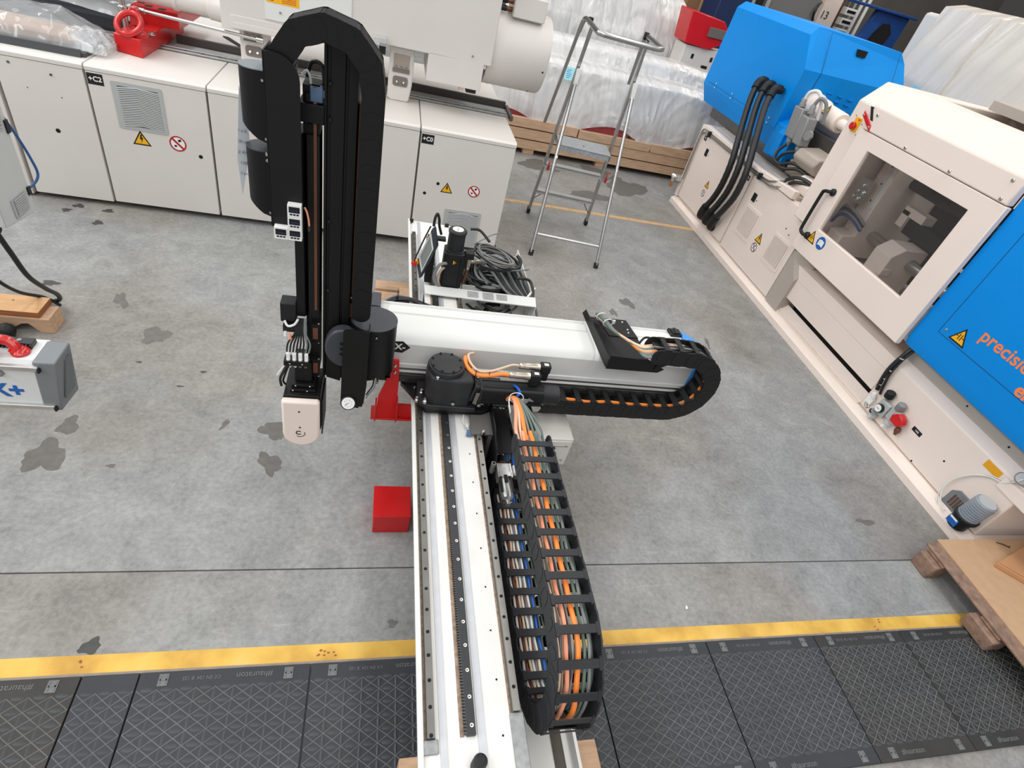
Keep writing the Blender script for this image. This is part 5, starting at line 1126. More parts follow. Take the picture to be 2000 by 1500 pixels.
# base skid
m = M(); m.prism([(3.87, 0), (3.87, .060), (3.882, .068), (3.925, .092), (3.935, .10), (4.9, .10), (4.9, 0)], 'y', 1.50, 6.99)
bs = obj('base_frame', m, CREAM, t, bevel=.003)
for y0, y1 in ((1.66, 2.74), (2.98, 4.20), (4.42, 5.6), (5.7, 6.8)):
    m = M(); m.add([(3.8815, y0, .0685), (3.9245, y0 + .03, .0925), (3.9245, y1 - .03, .0925), (3.8815, y1, .0685), (3.890, y0 + .03, .064), (3.918, y0 + .045, .080), (3.918, y1 - .045, .080), (3.890, y1 - .03, .064)], [(0, 1, 5, 4), (1, 2, 6, 5), (2, 3, 7, 6), (3, 0, 4, 7), (4, 5, 6, 7)])
    obj('base_recess', m, CREAM, bs, smooth=False)
# electrical cabinets at the far end
def fx(x): return x
m = M(); m.box(3.95, 4.9, 4.40, 6.98, .10, 1.0); obj('cabinet_carcass', m, CREAM, t)
d1 = obj('cabinet_door', M().box(3.915, 3.95, 5.575, 6.90, .13, .955), CREAM, t, bevel=.006)
d2 = obj('cabinet_door', M().box(3.92, 3.95, 4.42, 5.545, .115, .985), CREAM, t, bevel=.004)
m = M(); m.prism([(6.99, .11), (6.99, 1.03), (6.90, 1.05), (5.50, 1.035), (4.80, 1.08), (4.80, 1.0), (6.90, .965), (6.92, .11)], 'x', 3.90, 3.97); obj('cabinet_frame', m, CREAM, t, bevel=.006)
m = M(); m.box(3.95, 4.9, 4.78, 7.0, 1.0, 1.035); tp = obj('cabinet_top', m, GRY, t, bevel=.003)
m = M(); m.box(4.05, 4.07, 4.9, 6.9, 1.035, 1.045); m.box(4.27, 4.32, 4.9, 6.9, 1.035, 1.05); obj('guide_rail', m, VENTG, tp)
m = M()
for k, zz in enumerate((1.0, .975)):
    xo = 3.895 - .004 * k
    m.tube(catmull([(xo, 6.94 - .03 * k, .35), (xo, 6.945 - .03 * k, .85), (xo, 6.93 - .03 * k, zz - .03), (xo, 6.86 - .03 * k, zz), (xo, 6.6, zz), (xo, 5.6, zz), (xo, 5.34 - .08 * k, zz - .004), (xo, 5.24 - .08 * k, zz + .005), (xo, 5.14 - .08 * k, zz + .04), (xo + .05, 5.08 - .08 * k, zz + .09)], 6), .010, 8)
pp = obj('steel_pipe', m, BOLT, t)
for y in (6.72, 5.40): obj('pipe_clamp', M().box(3.865, 3.915, y - .018, y + .018, .955, 1.02), BLACK, pp, bevel=.004)
m = M(); m.box(3.82, 3.90, 6.93, 7.02, .30, .36); m.cyl((3.80, 7.05, .33), (3.86, 6.96, .33), .03, 12); m.cyl((3.80, 7.0, .27), (3.80, 7.0, .33), .022, 10); obj('drain_valve', m, ALUL, t, bevel=.003)
m = M(); m.cyl((3.80, 7.0, .20), (3.80, 7.0, .27), .02, 10); obj('brass_nipple', m, mat('brass_orange', (196, 132, 74), .35, .7), t)
LX, FR_, UP_ = 3.9145, (0, -1, 0), (0, 0, 1)
def win(parent, y, z, s=.055):
    m = M(); m.box(LX - .003, LX + .001, y - s / 2, y + s / 2, z - s / 2 * 1.25, z + s / 2 * 1.25); q = obj('latch_recess', m, HOLE, parent, bevel=.002)
    m = M(); m.lathe((LX, y - s * .95, z - .01), (-1, 0, 0), [(.006, 0), (.006, .004)], 8); obj('latch_pin', m, STEELD, q)
win(d1, 6.66, .79, .07); win(d2, 5.36, .775, .07)
tri_sign(d1, (LX, 6.33, .52), FR_, UP_, .105); ring_sign(d1, (LX, 6.34, .40), FR_, UP_, .085, BRASS)
tri_sign(d2, (LX + .005, 4.955, .505), FR_, UP_, .125); ring_sign(d2, (LX + .005, 4.965, .39), FR_, UP_, .10, BRASS)
label_plate(d1, (LX, 6.86, .885), FR_, UP_, .075, .055, 'C1', PAPER, INK); label_plate(d1, (LX, 5.66, .86), FR_, UP_, .07, .055, 'C3', PAPER, INK)
vent(d2, (3.92, 5.11, .36), UP_, (0, 1, 0), .33, .31, 15, False, CREAM); vent(d2, (3.92, 4.475, .36), UP_, (0, 1, 0), .31, .31, 15, False, CREAM)
m = M(); m.cyl((3.915, 4.66, .76), (3.91, 4.66, .76), .006, 8); m.cyl((3.915, 4.58, .73), (3.91, 4.58, .73), .006, 8); obj('small_fitting', m, STEELD, d2)
# sloped fairing at the end of the cabinets
m = M(); m.add([(3.915, 4.40, .10), (3.915, 4.40, .66), (3.80, 4.30, .72), (3.915, 4.19, .10), (3.915, 4.19, .44), (4.1, 4.40, .10), (4.1, 4.40, .66), (4.1, 4.19, .10), (4.1, 4.19, .66)],
    [(0, 1, 4, 3), (3, 4, 8, 7), (1, 6, 8, 4), (0, 5, 6, 1), (0, 3, 7, 5), (5, 7, 8, 6)]); obj('cabinet_fairing', m, GRY, t)
# slot bay under the door
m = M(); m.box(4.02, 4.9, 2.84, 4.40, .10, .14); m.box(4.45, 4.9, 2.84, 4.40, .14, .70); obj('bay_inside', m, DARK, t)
m = M(); m.box(3.95, 3.975, 2.84, 4.36, .262, .458); obj('chute_panel', m, CREAM, t)
m = M(); m.prism([(3.955, .10), (3.955, .135), (3.962, .14), (3.968, .135), (4.015, .175), (4.02, .185), (4.028, .18), (4.03, .10)], 'y', 2.84, 4.19); m.box(3.93, 3.955, 2.84, 4.19, .10, .118); obj('slide_rail', m, CREAM, t)
m = M(); m.prism([(3.95, .46), (3.95, .575), (4.22, .60), (4.5, .60), (4.5, .46)], 'y', 2.84, 4.40); obj('lower_body', m, CREAM, t)
m = M(); m.box(4.22, 4.5, 2.84, 4.40, .602, .70); obj('shadow_panel', m, GRY, t)  # shade beneath the door painted in as grey
# near base panel with crease
m = M(); m.prism([(3.95, .105), (3.95, .545), (4.02, .60), (4.9, .72), (4.9, .105)], 'y', 1.58, 2.838); np_ = obj('base_panel', m, CREAM, t, bevel=.010)
m = M(); m.prism([(4.02, .60), (4.02, .72), (4.9, .72), (4.9, .60)], 'y', .8, 2.84); obj('underside_shade_panel', m, GRY, t)  # grey in place of cream: shade below the blue housing put into colour
holeset('panel_hole', [(3.95, 2.209, .118), (3.95, 2.05, .30), (3.95, 1.74, .20), (4.02, 2.25, .65), (4.02, 1.88, .64)], (-1, 0, 0), .0075, HOLE, np_)
m = M(); m.fprism([(0, 0), (.12, 0), (.12, .055), (0, .055)], (3.9495, 1.87, .475), FR_, UP_, .001); ys = obj('yellow_sticker', m, mat('amber_label', (226, 160, 26), .5), np_, smooth=False)
for i, (y, z) in enumerate(((2.775, .15), (2.695, .15))): ring_sign(np_, (3.9495, y, z), FR_, UP_, .055, BRASS)
label_plate(np_, (3.9495, 2.375, .285), FR_, UP_, .085, .035, '+A2', PAPER, INK, .02)
# housing and door
HO = [(3.84, .74), (3.84, 1.965), (3.99, 2.13), (4.02, 2.14), (4.9, 2.14), (4.9, .74)]
def hframe(y0, y1): return M().prism([(3.84, .74), (3.84, 1.965), (4.0, 2.135), (5.6, 2.135), (5.6, 2.05), (4.05, 2.05), (3.90, 1.93), (3.90, .74)], 'y', y0, y1)
m = M(); m.prism([(3.84, .93), (3.84, 1.965), (4.0, 2.135), (5.2, 2.135), (5.2, .60), (3.95, .60), (3.95, .93)], 'y', 4.352, 4.585); hl = obj('frame_post', m, CREAM, t, bevel=.010)
m = M(); m.prism([(3.80, 1.805), (3.80, 1.975), (3.975, 2.145), (4.26, 2.145), (4.26, 2.08), (4.0, 2.08), (3.86, 1.95), (3.86, 1.805)], 'y', 2.845, 4.338); hp_ = obj('top_hood', m, CREAM, t, bevel=.010)
m = M(); m.prism([(3.86, 1.80), (3.86, 1.97), (4.02, 2.13), (5.2, 2.13), (5.2, .72), (4.0, .72), (4.0, 1.80)], 'y', 2.8325, 2.84); obj('frame_post', m, CREAM, t)
m = M()  # door as a frame around the window
y0, y1, z0, z1 = 2.83, 4.345, .725, 1.80; wy0, wy1, wz0, wz1 = 3.05, 4.145, .99, 1.685
for a in ((y0, wy0, z0, z1), (wy1, y1, z0, z1), (wy0, wy1, z0, wz0), (wy0, wy1, wz1, z1)): m.box(3.80, 3.845, a[0], a[1], a[2], a[3])
me_ = M()
def ringdoor(x, rev):
    pass
V_ = []
for x in (3.80, 3.845):
    V_ += [(x, y0, z0), (x, y1, z0), (x, y1, z1), (x, y0, z1), (x, wy0, wz0), (x, wy1, wz0), (x, wy1, wz1), (x, wy0, wz1)]
F_ = []
for i in range(4):
    j = (i + 1) % 4
    F_ += [(i, j, 4 + j, 4 + i)[::1], (8 + j, 8 + i, 12 + i, 12 + j), (i, 8 + i, 8 + j, j), (4 + i, 4 + j, 12 + j, 12 + i)]
m = M(); m.add(V_, F_); dr = obj('guard_door', m, CREAM, t, bevel=.006)
m = M(); m.box(3.826, 3.830, wy0 - .01, wy1 + .01, wz0 - .01, wz1 + .01); obj('window_pane', m, GLASS, dr)
m = M(); m.tube(catmull([(3.80, 4.225, 1.30), (3.755, 4.225, 1.30), (3.745, 4.27, 1.285), (3.745, 4.285, 1.24), (3.745, 4.285, .96), (3.745, 4.27, .91), (3.755, 4.225, .895), (3.80, 4.225, .895)], 5), .015, 10)
m.lathe((3.80, 4.222, 1.30), (-1, 0, 0), [(.032, 0), (.032, .018), (.02, .03)], 8); m.lathe((3.80, 4.222, .895), (-1, 0, 0), [(.032, 0), (.032, .018), (.02, .03)], 8); obj('door_handle', m, BLACK, dr)
tri_sign(dr, (3.7995, 4.165, .915), FR_, UP_, .125, 'press')
m = M(); m.fprism(ngon(0, 0, .056, .056, 28), (3.7995, 4.03, .915), FR_, UP_, .001, 0); m.fprism([(-.034, -.026), (0, -.018), (.034, -.026), (.034, .022), (0, .03), (-.034, .022)], (3.7985, 4.03, .915), FR_, UP_, .001, 1)
for k in range(4): m.fprism([(-.022, -.008 + k * .007), (-.004, -.005 + k * .007), (-.004, -.003 + k * .007), (-.022, -.006 + k * .007)], (3.7974, 4.03, .915), FR_, UP_, .0006, 2)
obj('manual_sign', m, [SIGNB, PAPER, VENTG], dr, smooth=False)
boltset('hood_screw', [(3.80, 4.25, 1.93), (3.80, 3.815, 1.826), (3.80, 3.355, 1.826), (3.80, 2.905, 1.826), (3.80, 2.92, 1.94)], (-1, 0, 0), .013, .010, BOLT, hp_)
# emergency stop and red interlock
m = M(); m.fprism(rrect(-.037, .037, -.055, .055, .008), (3.8395, 4.46, 1.80), FR_, UP_, .008, 0); m.lathe((3.832, 4.462, 1.787), (-1, 0, 0), [(.018, 0), (.018, .012), (.030, .016), (.030, .030), (.024, .036), (0, .037)], 20, 1)
m.box(3.828, 3.832, 4.435, 4.455, 1.835, 1.845, 2); es = obj('emergency_stop', m, [YELLOW, RED, SIGNR], hl)
boltset('stop_screw', [(3.84, 4.515, 1.86), (3.84, 4.40, 1.82), (3.84, 4.525, 1.765), (3.84, 4.405, 1.735)], (-1, 0, 0), .006, .006, BOLT, hl)
m = M(); m.obox((3.79, 4.405, 1.925), (0, -.015, -.045), (.012, 0, 0), (0, -.15, -.075)); q = obj('red_interlock', m, RED, t, bevel=.004)
m = M(); m.obox((3.795, 4.372, 1.965), (0, -.03, .0), (.03, 0, 0), (0, -.075, -.085)); obj('interlock_body', m, BLACK, q)
boltset('interlock_screw', [(3.79, 4.385, 1.892), (3.79, 4.265, 1.832)], (-1, 0, 0), .010, .006, BOLT, q)
# behind the hood: grey cover plates on top
m = M(); m.box(4.0, 5.6, 1.2, 2.8, 2.04, 2.13); obj('rear_top', m, GRY, t)
m = M(); m.prism([(5.05, 2.0), (6.2, 2.0), (6.2, 6.05), (5.05, 4.98)], 'z', 2.145, 2.165) if False else m.prism([(4.55, 2.0), (5.2, 2.0), (5.2, 4.4), (4.75, 4.25)], 'z', 2.150, 2.22); obj('grey_top_cover', m, GRY, t)
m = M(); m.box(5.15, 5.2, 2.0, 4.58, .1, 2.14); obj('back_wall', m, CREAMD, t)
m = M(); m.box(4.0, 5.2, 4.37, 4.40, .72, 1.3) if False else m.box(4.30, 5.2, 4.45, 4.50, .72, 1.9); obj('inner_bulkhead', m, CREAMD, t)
# things seen through the window
t3 = thing('clamp_unit', 'platens and tie bars seen through the tinted door window', 'mechanism', (4.5, 3.8, .72))
m = M(); m.box(4.0, 5.1, 2.85, 4.42, .70, .74); obj('drip_floor', m, CREAM, t3)
m = M(); m.prism([(4.05, .80), (4.05, .98), (4.18, 1.0), (4.18, 1.85), (5.1, 1.85), (5.1, .80)], 'y', 4.12, 4.30); pt_ = obj('fixed_platen', m, CREAM, t3, bevel=.01)
m = M(); m.box(4.165, 4.18, 4.135, 4.15, 1.25, 1.80); obj('white_edge_strip', m, PAPER, pt_)
m = M()
for z in (1.3, 1.45, 1.6): m.cyl((4.18, 4.2, z), (4.178, 4.2, z), .009, 8)
obj('platen_hole', m, HOLE, pt_)
m = M(); m.cyl((4.35, 2.9, 1.02), (4.35, 4.12, 1.02), .050, 24); obj('tie_bar', m, BOLT, t3)
m = M(); m.cyl((4.42, 2.9, 1.52), (4.42, 4.12, 1.52), .050, 24); obj('tie_bar', m, STEELD, t3)
m = M(); m.prism([(4.12, .745), (4.12, 1.06), (4.22, 1.14), (4.45, 1.14), (4.45, .745)], 'y', 3.60, 3.80); m.box(4.10, 4.20, 3.58, 3.64, .90, .96); obj('bracket_block', m, CREAM, t3, bevel=.006)
m = M(); m.box(4.42, 4.52, 2.9, 3.95, 1.16, 1.29); q = obj('rack_guard', m, BLACK, t3, bevel=.004)
m = M()
for y in (3.35, 3.25, 3.12): m.box(4.418, 4.42, y - .02, y + .02, 1.17, 1.20)
obj('guard_window', m, PAPER, q)
m = M(); m.box(4.38, 4.5, 3.78, 4.02, 1.30, 1.37); m.box(4.38, 4.40, 3.94, 4.02, 1.20, 1.34); obj('cream_bracket', m, CREAM, t3, bevel=.003)
m = M(); m.box(4.6, 5.1, 2.88, 3.35, .78, 1.7); obj('moving_platen', m, CREAM, t3, bevel=.01)
m = M(); m.box(4.595, 4.60, 2.95, 3.15, 1.15, 1.4); obj('dark_plate', m, DARK, t3)
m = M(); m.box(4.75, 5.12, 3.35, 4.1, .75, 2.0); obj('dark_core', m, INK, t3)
for i in range(4):
    m = M(); m.tube(catmull([(4.06, 4.34 - .01 * i, 1.02 + .03 * i), (4.02, 4.25, 1.12 + .03 * i), (4.04, 4.12, 1.14 + .02 * i), (4.10, 4.02, 1.08 + .02 * i)]), .014, 8); obj('coolant_hose', m, (BLUED, GREYC, BLACKT, GREYC)[i], t3)
m = M()
for k in range(5): m.lathe((4.04, 4.25 - .02 * k, 1.30 + .055 * (k % 3)), (-1, 0, 0), [(.022, 0), (.022, .02), (.012, .03)], 10)
m.box(4.04, 4.10, 4.18, 4.30, 1.26, 1.46); obj('valve_group', m, ALUL, t3)
for i in range(3):
    m = M(); m.tube(catmull([(4.45, 3.1 + .02 * i, 1.62), (4.40, 3.25, 1.50 + .02 * i), (4.42, 3.4, 1.42), (4.46, 3.5 + .03 * i, 1.36)]), .012, 7); obj('dark_hose', m, BLACKT, t3)
# blue housing near the camera
m = M(); m.prism([(3.86, .815), (3.86, 2.0), (4.03, 2.12), (5.2, 2.12), (5.2, .72), (3.93, .72), (3.885, .74)], 'y', .7, 2.832); bh = obj('blue_housing', m, BLUE, t, bevel=.005)
m = M()
for (a, b) in (((2.67, .962), (2.66, 1.9)), ((2.67, .962), (1.0, .962))):
    dy, dz = b[0] - a[0], b[1] - a[1]; w = .0022
    if abs(dy) > abs(dz): m.box(3.8594, 3.8604, b[0], a[0], a[1] - w, a[1] + w)
    else: m.box(3.8594, 3.8604, a[0] - w, a[0] + w, a[1], b[1])
obj('panel_joint', m, mat('joint_navy', (4, 50, 96), .6), bh, smooth=False)
tri_sign(bh, (3.8595, 2.52, 1.035), FR_, UP_, .135, 'press')
boltset('panel_screw', [(3.86, 2.635, 1.005), (3.86, 2.99, 1.25)], (-1, 0, 0), .010, .006, BOLT, bh)
text('lettering', 'precision,', .120, (3.8592, 2.42, 1.125), FR_, UP_, ORTEXT, bh, .0006, align='LEFT', bold=.0018)
text('lettering', 'engineering', .120, (3.8592, 2.03, 1.005), FR_, UP_, ORTEXT, bh, .0006, align='LEFT', bold=.003)
# blue injection unit hood
m = M()
Yn, Yf = 5.94, 7.66
xsL = [(4.16, 1.16), (4.10, 1.30), (4.10, 2.235), (4.15, 2.31), (4.9, 2.31), (5.25, 2.29), (5.33, 2.20), (5.44, 2.04), (5.50, 1.3), (5.50, 1.16)]
V_ = []
def section(y, zs): return [(x, y, z) for x, z in xsL]
n = len(xsL)
VV = dict(Tb=(4.10, 7.70, 2.235), Ub=(4.17, 7.68, 2.31), Lb=(4.10, 7.78, 1.36), Bb=(4.17, 7.72, 1.16),
          T=(4.10, 6.03, 2.235), U=(4.17, 6.05, 2.315), C=(4.115, 5.87, 1.955), L=(4.15, 5.95, 1.36), B=(4.20, 5.96, 1.16),
          Tr=(5.24, 6.05, 2.295), Sr=(5.34, 6.03, 2.20), Cr=(5.42, 5.90, 1.955), Lr=(5.48, 5.97, 1.36), Br=(5.48, 5.97, 1.16),
          Trb=(5.24, 7.68, 2.295), Srb=(5.34, 7.7, 2.20), Crb=(5.46, 7.74, 1.955), Brb=(5.48, 7.72, 1.16))
K_ = list(VV); ix = lambda *k: tuple(K_.index(q) for q in k)
m.add([VV[k] for k in K_], [ix('Tb', 'Lb', 'L', 'C', 'T'), ix('Lb', 'Bb', 'B', 'L'), ix('Ub', 'Tb', 'T', 'U'), ix('Ub', 'U', 'Tr', 'Trb'),
    ix('T', 'C', 'Cr', 'Sr', 'Tr', 'U'), ix('C', 'L', 'Lr', 'Cr'), ix('L', 'B', 'Br', 'Lr'), ix('Trb', 'Tr', 'Sr', 'Srb'), ix('Srb', 'Sr', 'Cr', 'Crb'),
    ix('Crb', 'Cr', 'Lr', 'Br', 'Brb'), ix('Bb', 'Brb', 'Br', 'B'), ix('Ub', 'Trb', 'Srb', 'Crb', 'Brb', 'Bb', 'Lb', 'Tb')])
hd = obj('injection_hood', m, BLUE, t, smooth=False)
m = M(); m.box(4.69, 4.80, 5.98, 6.04, 2.165, 2.225); obj('hood_slot', m, HOLE, hd)
m = M()
for j in range(6):
    for i in range(3):
        if (j > 4 and i < 1): continue
        x = 4.52 + i * .14 + (j % 2) * .0; z = 1.80 - j * .055 - i * .01; y = 5.875 + (1.955 - z) * .13
        m.prism([(x, z), (x + .07, z - .004), (x + .07, z + .006), (x, z + .010)], 'y', y - .010, y + .01)
obj('hood_louvers', m, BLUE, hd, smooth=False, kind='stuff')
m = M()
m.box(4.0985, 4.1005, 6.2, 7.64, 1.398, 1.401); m.fprism([(0, 0), (.004, 0), (.004, .37), (0, .37)], (4.32, 5.868, 1.955), (1, 0, 0), (0, .44, 1), -.002); m.fprism([(0, 0), (.004, 0), (.004, .34), (0, .34)], (5.20, 5.868, 1.965), (1, 0, 0), (0, .44, 1), -.002); m.fprism([(0, 0), (.004, 0), (.004, -.55), (0, -.55)], (4.32, 5.868, 1.955), (1, 0, 0), (0, -.13, 1), -.002)
obj('hood_seam', m, MATS['joint_navy'], hd, smooth=False)
boltset('hood_bolt', [(4.103, y, z) for y in (7.45, 6.98, 6.55, 6.05) for z in (1.375, 1.425)], (-1, 0, 0), .010, .008, BOLT, hd)
m = M(); m.box(4.22, 4.30, 5.55, 7.5, 1.035, 1.16); m.box(4.9, 5.4, 5.8, 7.5, 1.035, 1.16); obj('sled', m, STEEL, t)
m = M(); m.prism([(4.16, 1.10), (4.16, 1.42), (4.28, 1.48), (4.5, 1.48), (4.5, 1.10)], 'y', 5.58, 5.96); m.prism([(4.16, 1.10), (4.12, 1.13), (4.12, 1.36), (4.16, 1.41)], 'y', 5.68, 5.80); obj('blue_lower_cover', m, BLUE, t, bevel=.006)
# three corrugated hoses
for k in range(3):
    dy = -.165 * k; m = M()
    pts = catmull([(4.10, 6.36 + dy, 1.70), (4.03, 6.37 + dy, 1.71), (3.985, 6.36 + dy, 1.66), (3.91, 6.24 + dy, 1.50), (3.83, 6.02 + dy * 1.05, 1.22), (3.80, 5.88 + dy * 1.05, .95), (3.80, 5.86 + dy, .70), (3.81, 5.92 + dy * .9, .50), (3.83, 6.03 + dy * .92, .34), (3.86, 6.10 + dy * .92, .22), (3.91, 6.12 + dy * .92, .19)], 7)
    rr_ = [.034 + (.0022 if i % 2 else 0) for i in range(len(pts))]
    m.tube(pts, rr_, 14); h = obj('corrugated_hose', m, BLACKT, t)
    obj('hose_coupling', M().tube(pts[3:17], .046, 12), BLACK, h); obj('hose_coupling', M().tube(pts[-16:-1], .046, 12), BLACK, h)
# terminal boxes, barrel and drive between hood and frame
t4 = thing('injection_barrel', 'cream injection barrel with grey connectors between blue hood and door frame', 'machine part', (4.2, 5.2, 1.1))
m = M(); m.lathe((4.42, 5.95, 1.66), (-.03, -1, -.03), [(.13, 0), (.13, .12), (.115, .13), (.115, .28), (.098, .30), (.098, .62), (.088, .64), (.05, .64), (.05, 1.2)], 32); ba = obj('barrel', m, CREAM, t4)
tri_sign(ba, (4.318, 5.50, 1.71), (0, -1, 0), (.5, 0, .87), .12)
m = M(); m.obox((4.07, 5.62, 1.38), (0, -.16, 0), (.10, 0, 0), (0, .06, .28)); m.obox((4.07, 5.45, 1.36), (0, -.13, 0), (.12, 0, 0), (0, .06, .26)); cb_ = obj('grey_connector_housing', m, GREYP, t4, bevel=.012)
m = M()
for p in ((4.12, 5.63, 1.66), (4.13, 5.46, 1.64)): m.lathe(p, (0, .25, 1), [(.036, 0), (.036, .03), (.028, .035), (.028, .07), (.016, .09)], 12)
for p in ((4.12, 5.55, 1.38), (4.13, 5.37, 1.36)): m.lathe(p, (0, -.1, -1), [(.034, 0), (.034, .04), (.02, .06), (.014, .08)], 12)
obj('cable_gland', m, GREYP, cb_)
m = M(); m.lathe((4.12, 5.30, 1.48), (-1, -.2, 0), [(.05, 0), (.05, .03), (0, .032)], 8); obj('hexagon_plug', m, GREYP, cb_)
for i, pts in enumerate(([(4.12, 5.64, 1.72), (4.12, 5.62, 1.80), (4.16, 5.55, 1.83), (4.2, 5.48, 1.75), (4.22, 5.44, 1.6)], [(4.13, 5.48, 1.71), (4.15, 5.46, 1.79), (4.20, 5.40, 1.76), (4.24, 5.36, 1.6)])):
    m = M(); m.tube(catmull(pts), .018, 8); obj('grey_lead', m, GREYC if i else WHITEC, t4)
for i, pts in enumerate(([(4.12, 5.55, 1.32), (4.06, 5.56, 1.24), (4.03, 5.52, 1.16), (4.05, 5.42, 1.14), (4.10, 5.30, 1.20), (4.16, 5.15, 1.20)], [(4.13, 5.37, 1.30), (4.06, 5.45, 1.24), (4.04, 5.47, 1.14), (4.08, 5.36, 1.12), (4.14, 5.22, 1.17), (4.2, 5.05, 1.15)],
                         [(3.96, 5.10, 1.07), (3.98, 5.02, 1.14), (4.02, 4.90, 1.17), (4.10, 4.72, 1.14)], [(3.98, 5.04, 1.07), (4.0, 4.96, 1.12), (4.06, 4.84, 1.14), (4.12, 4.68, 1.11)], [(4.2, 5.15, 1.30), (4.18, 5.08, 1.20), (4.2, 5.0, 1.12), (4.22, 4.9, 1.10)])):
    m = M(); m.tube(catmull(pts), .017, 8); obj('black_hose', m, BLACKT, t4)
m = M(); m.prism([(4.12, 1.20), (4.06, 1.28), (4.10, 1.36), (4.36, 1.40), (4.42, 1.30), (4.40, 1.18)], 'y', 4.95, 5.32); m.box(4.2, 4.5, 4.7, 5.5, 1.05, 1.2); obj('gear_housing', m, CREAMD, t4, bevel=.02)
m = M(); m.prism([(4.02, 1.04), (4.02, 1.12), (4.10, 1.18), (4.25, 1.18), (4.25, 1.04)], 'y', 4.80, 5.05); m.box(4.0, 4.12, 4.6, 4.78, 1.04, 1.10); obj('cream_bracket', m, CREAM, t4, bevel=.006)
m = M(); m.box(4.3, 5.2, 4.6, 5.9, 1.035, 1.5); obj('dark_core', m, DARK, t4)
# pneumatic unit
t5 = thing('air_service_unit', 'air preparation unit with gauge and red valve on the machine base', 'valve', (3.93, 2.6, .25))
X_ = 3.948
m = M(); m.box(X_ - .05, X_, 2.58, 2.68, .19, .31); m.box(X_ - .05, X_, 2.46, 2.57, .22, .33); bd = obj('unit_body', m, VENTG, t5, bevel=.008)
m = M(); m.lathe((X_ - .05, 2.635, .245), (-1, 0, 0), [(.036, 0), (.036, .022), (.032, .026)], 20, 0); m.lathe((X_ - .076, 2.635, .245), (-1, 0, 0), [(.030, 0), (.030, .001), (0, .001)], 20, 1); m.box(X_ - .0785, X_ - .0775, 2.62, 2.65, .244, .247, 0); obj('pressure_gauge', m, [BLACK, PAPER], t5)
m = M(); m.lathe((X_ - .03, 2.66, .34), (-.2, .0, 1), [(.034, 0), (.036, .01), (.034, .05), (.026, .056)], 16); obj('black_knob', m, BLACK, t5)
m = M(); m.lathe((X_ - .03, 2.53, .33), (-.2, -.1, 1), [(.030, 0), (.034, .01), (.030, .06), (.02, .066)], 16); obj('grey_knob', m, GREYP, t5)
m = M(); m.prism([(2.42, .25), (2.50, .25), (2.51, .30), (2.47, .345), (2.42, .33), (2.40, .29)], 'x', X_ - .085, X_ - .03); obj('red_valve', m, RED, t5, bevel=.008)
m = M(); m.lathe((X_ - .03, 2.66, .19), (0, .1, -1), [(.034, 0), (.034, .05), (.026, .075), (.01, .08)], 18, 0); m.lathe((X_ - .03, 2.67, .175), (0, .1, -1), [(.0355, 0), (.0355, .012)], 18, 1); m.lathe((X_ - .03, 2.52, .22), (0, .1, -1), [(.030, 0), (.030, .035), (.02, .05)], 16, 0); obj('filter_bowl', m, [CLEARP, BLACK], t5)
m = M(); m.lathe((X_ - .03, 2.43, .235), (0, -.15, -1), [(.018, 0), (.022, .01), (.022, .03), (.012, .05), (.012, .06)], 12); obj('brown_fitting', m, BRASS, t5)
m = M(); m.lathe((X_ - .02, 2.76, .235), (-.3, .2, 1), [(.018, 0), (.02, .02), (.016, .05)], 12, 0); m.box(X_ - .03, X_, 2.74, 2.80, .18, .235, 0); m.lathe((X_ - .02, 2.66, .14), (-1, 0, 0), [(.012, 0), (.012, .04)], 10, 0); m.lathe((X_ - .02, 2.52, .165), (-1, 0, 0), [(.012, 0), (.012, .05)], 10, 0); obj('push_fitting', m, PAPER, t5)
m = M(); m.tube(catmull([(3.98, 2.80, .75), (3.93, 2.80, .66), (3.90, 2.80, .52), (3.91, 2.795, .40), (3.93, 2.785, .31)]), .016, 8); m.tube(catmull([(3.99, 2.79, .74), (3.94, 2.785, .64), (3.915, 2.78, .50), (3.925, 2.76, .37), (3.93, 2.74, .30)]), .010, 8); hh = obj('black_hose', m, BLACKT, t5)
m = M()
for z in (.62, .50, .42, .36): m.lathe((3.912 + abs(z - .48) * .08, 2.793, z), (0, 0, 1), [(.020, 0), (.020, .006)], 10)
obj('white_tie', m, WHITEC, hh)
# lubricator
t6 = thing('lubricator', 'grease lubricator with clear ribbed cup at the near base corner', 'lubricator', (3.92, 1.7, .2))
m = M(); m.prism([(1.87, .10), (1.83, .05), (1.68, .05), (1.68, .25), (1.83, .25), (1.87, .21)], 'x', 3.935, 3.95); obj('dark_plate', m, GREYD, t6, bevel=.002)
m = M()
for k in range(5):
    for j in range(4): m.box(3.930, 3.936, 1.82 - .022 * j, 1.832 - .022 * j, .125 + .018 * k, .137 + .018 * k)
obj('keypad', m, BRASS, t6, kind='stuff')
ax_ = Vector((-.05, -.10, 1)).normalized(); b0_ = Vector((3.868, 1.665, .105))
m = M(); m.lathe(b0_, ax_, [(.055, 0), (.062, .01), (.062, .085), (.078, .092), (.078, .112), (.070, .118)], 28); lb = obj('drive_body', m, BLACK, t6)
m = M(); m.lathe(b0_ + ax_ * .118, ax_, [(.068, 0)] + [(.068 - (.003 if i % 2 else 0), .005 + .009 * i) for i in range(16)] + [(.066, .150), (.058, .156), (0, .156)], 32); obj('clear_cup', m, mat('smoky_clear_cup', (150, 160, 170), .2, alpha=.7), lb)
m = M(); m.lathe(b0_ + ax_ * .274, ax_, [(.054, 0), (.054, .002), (0, .002)], 28); obj('cup_lid', m, VENTG, lb)
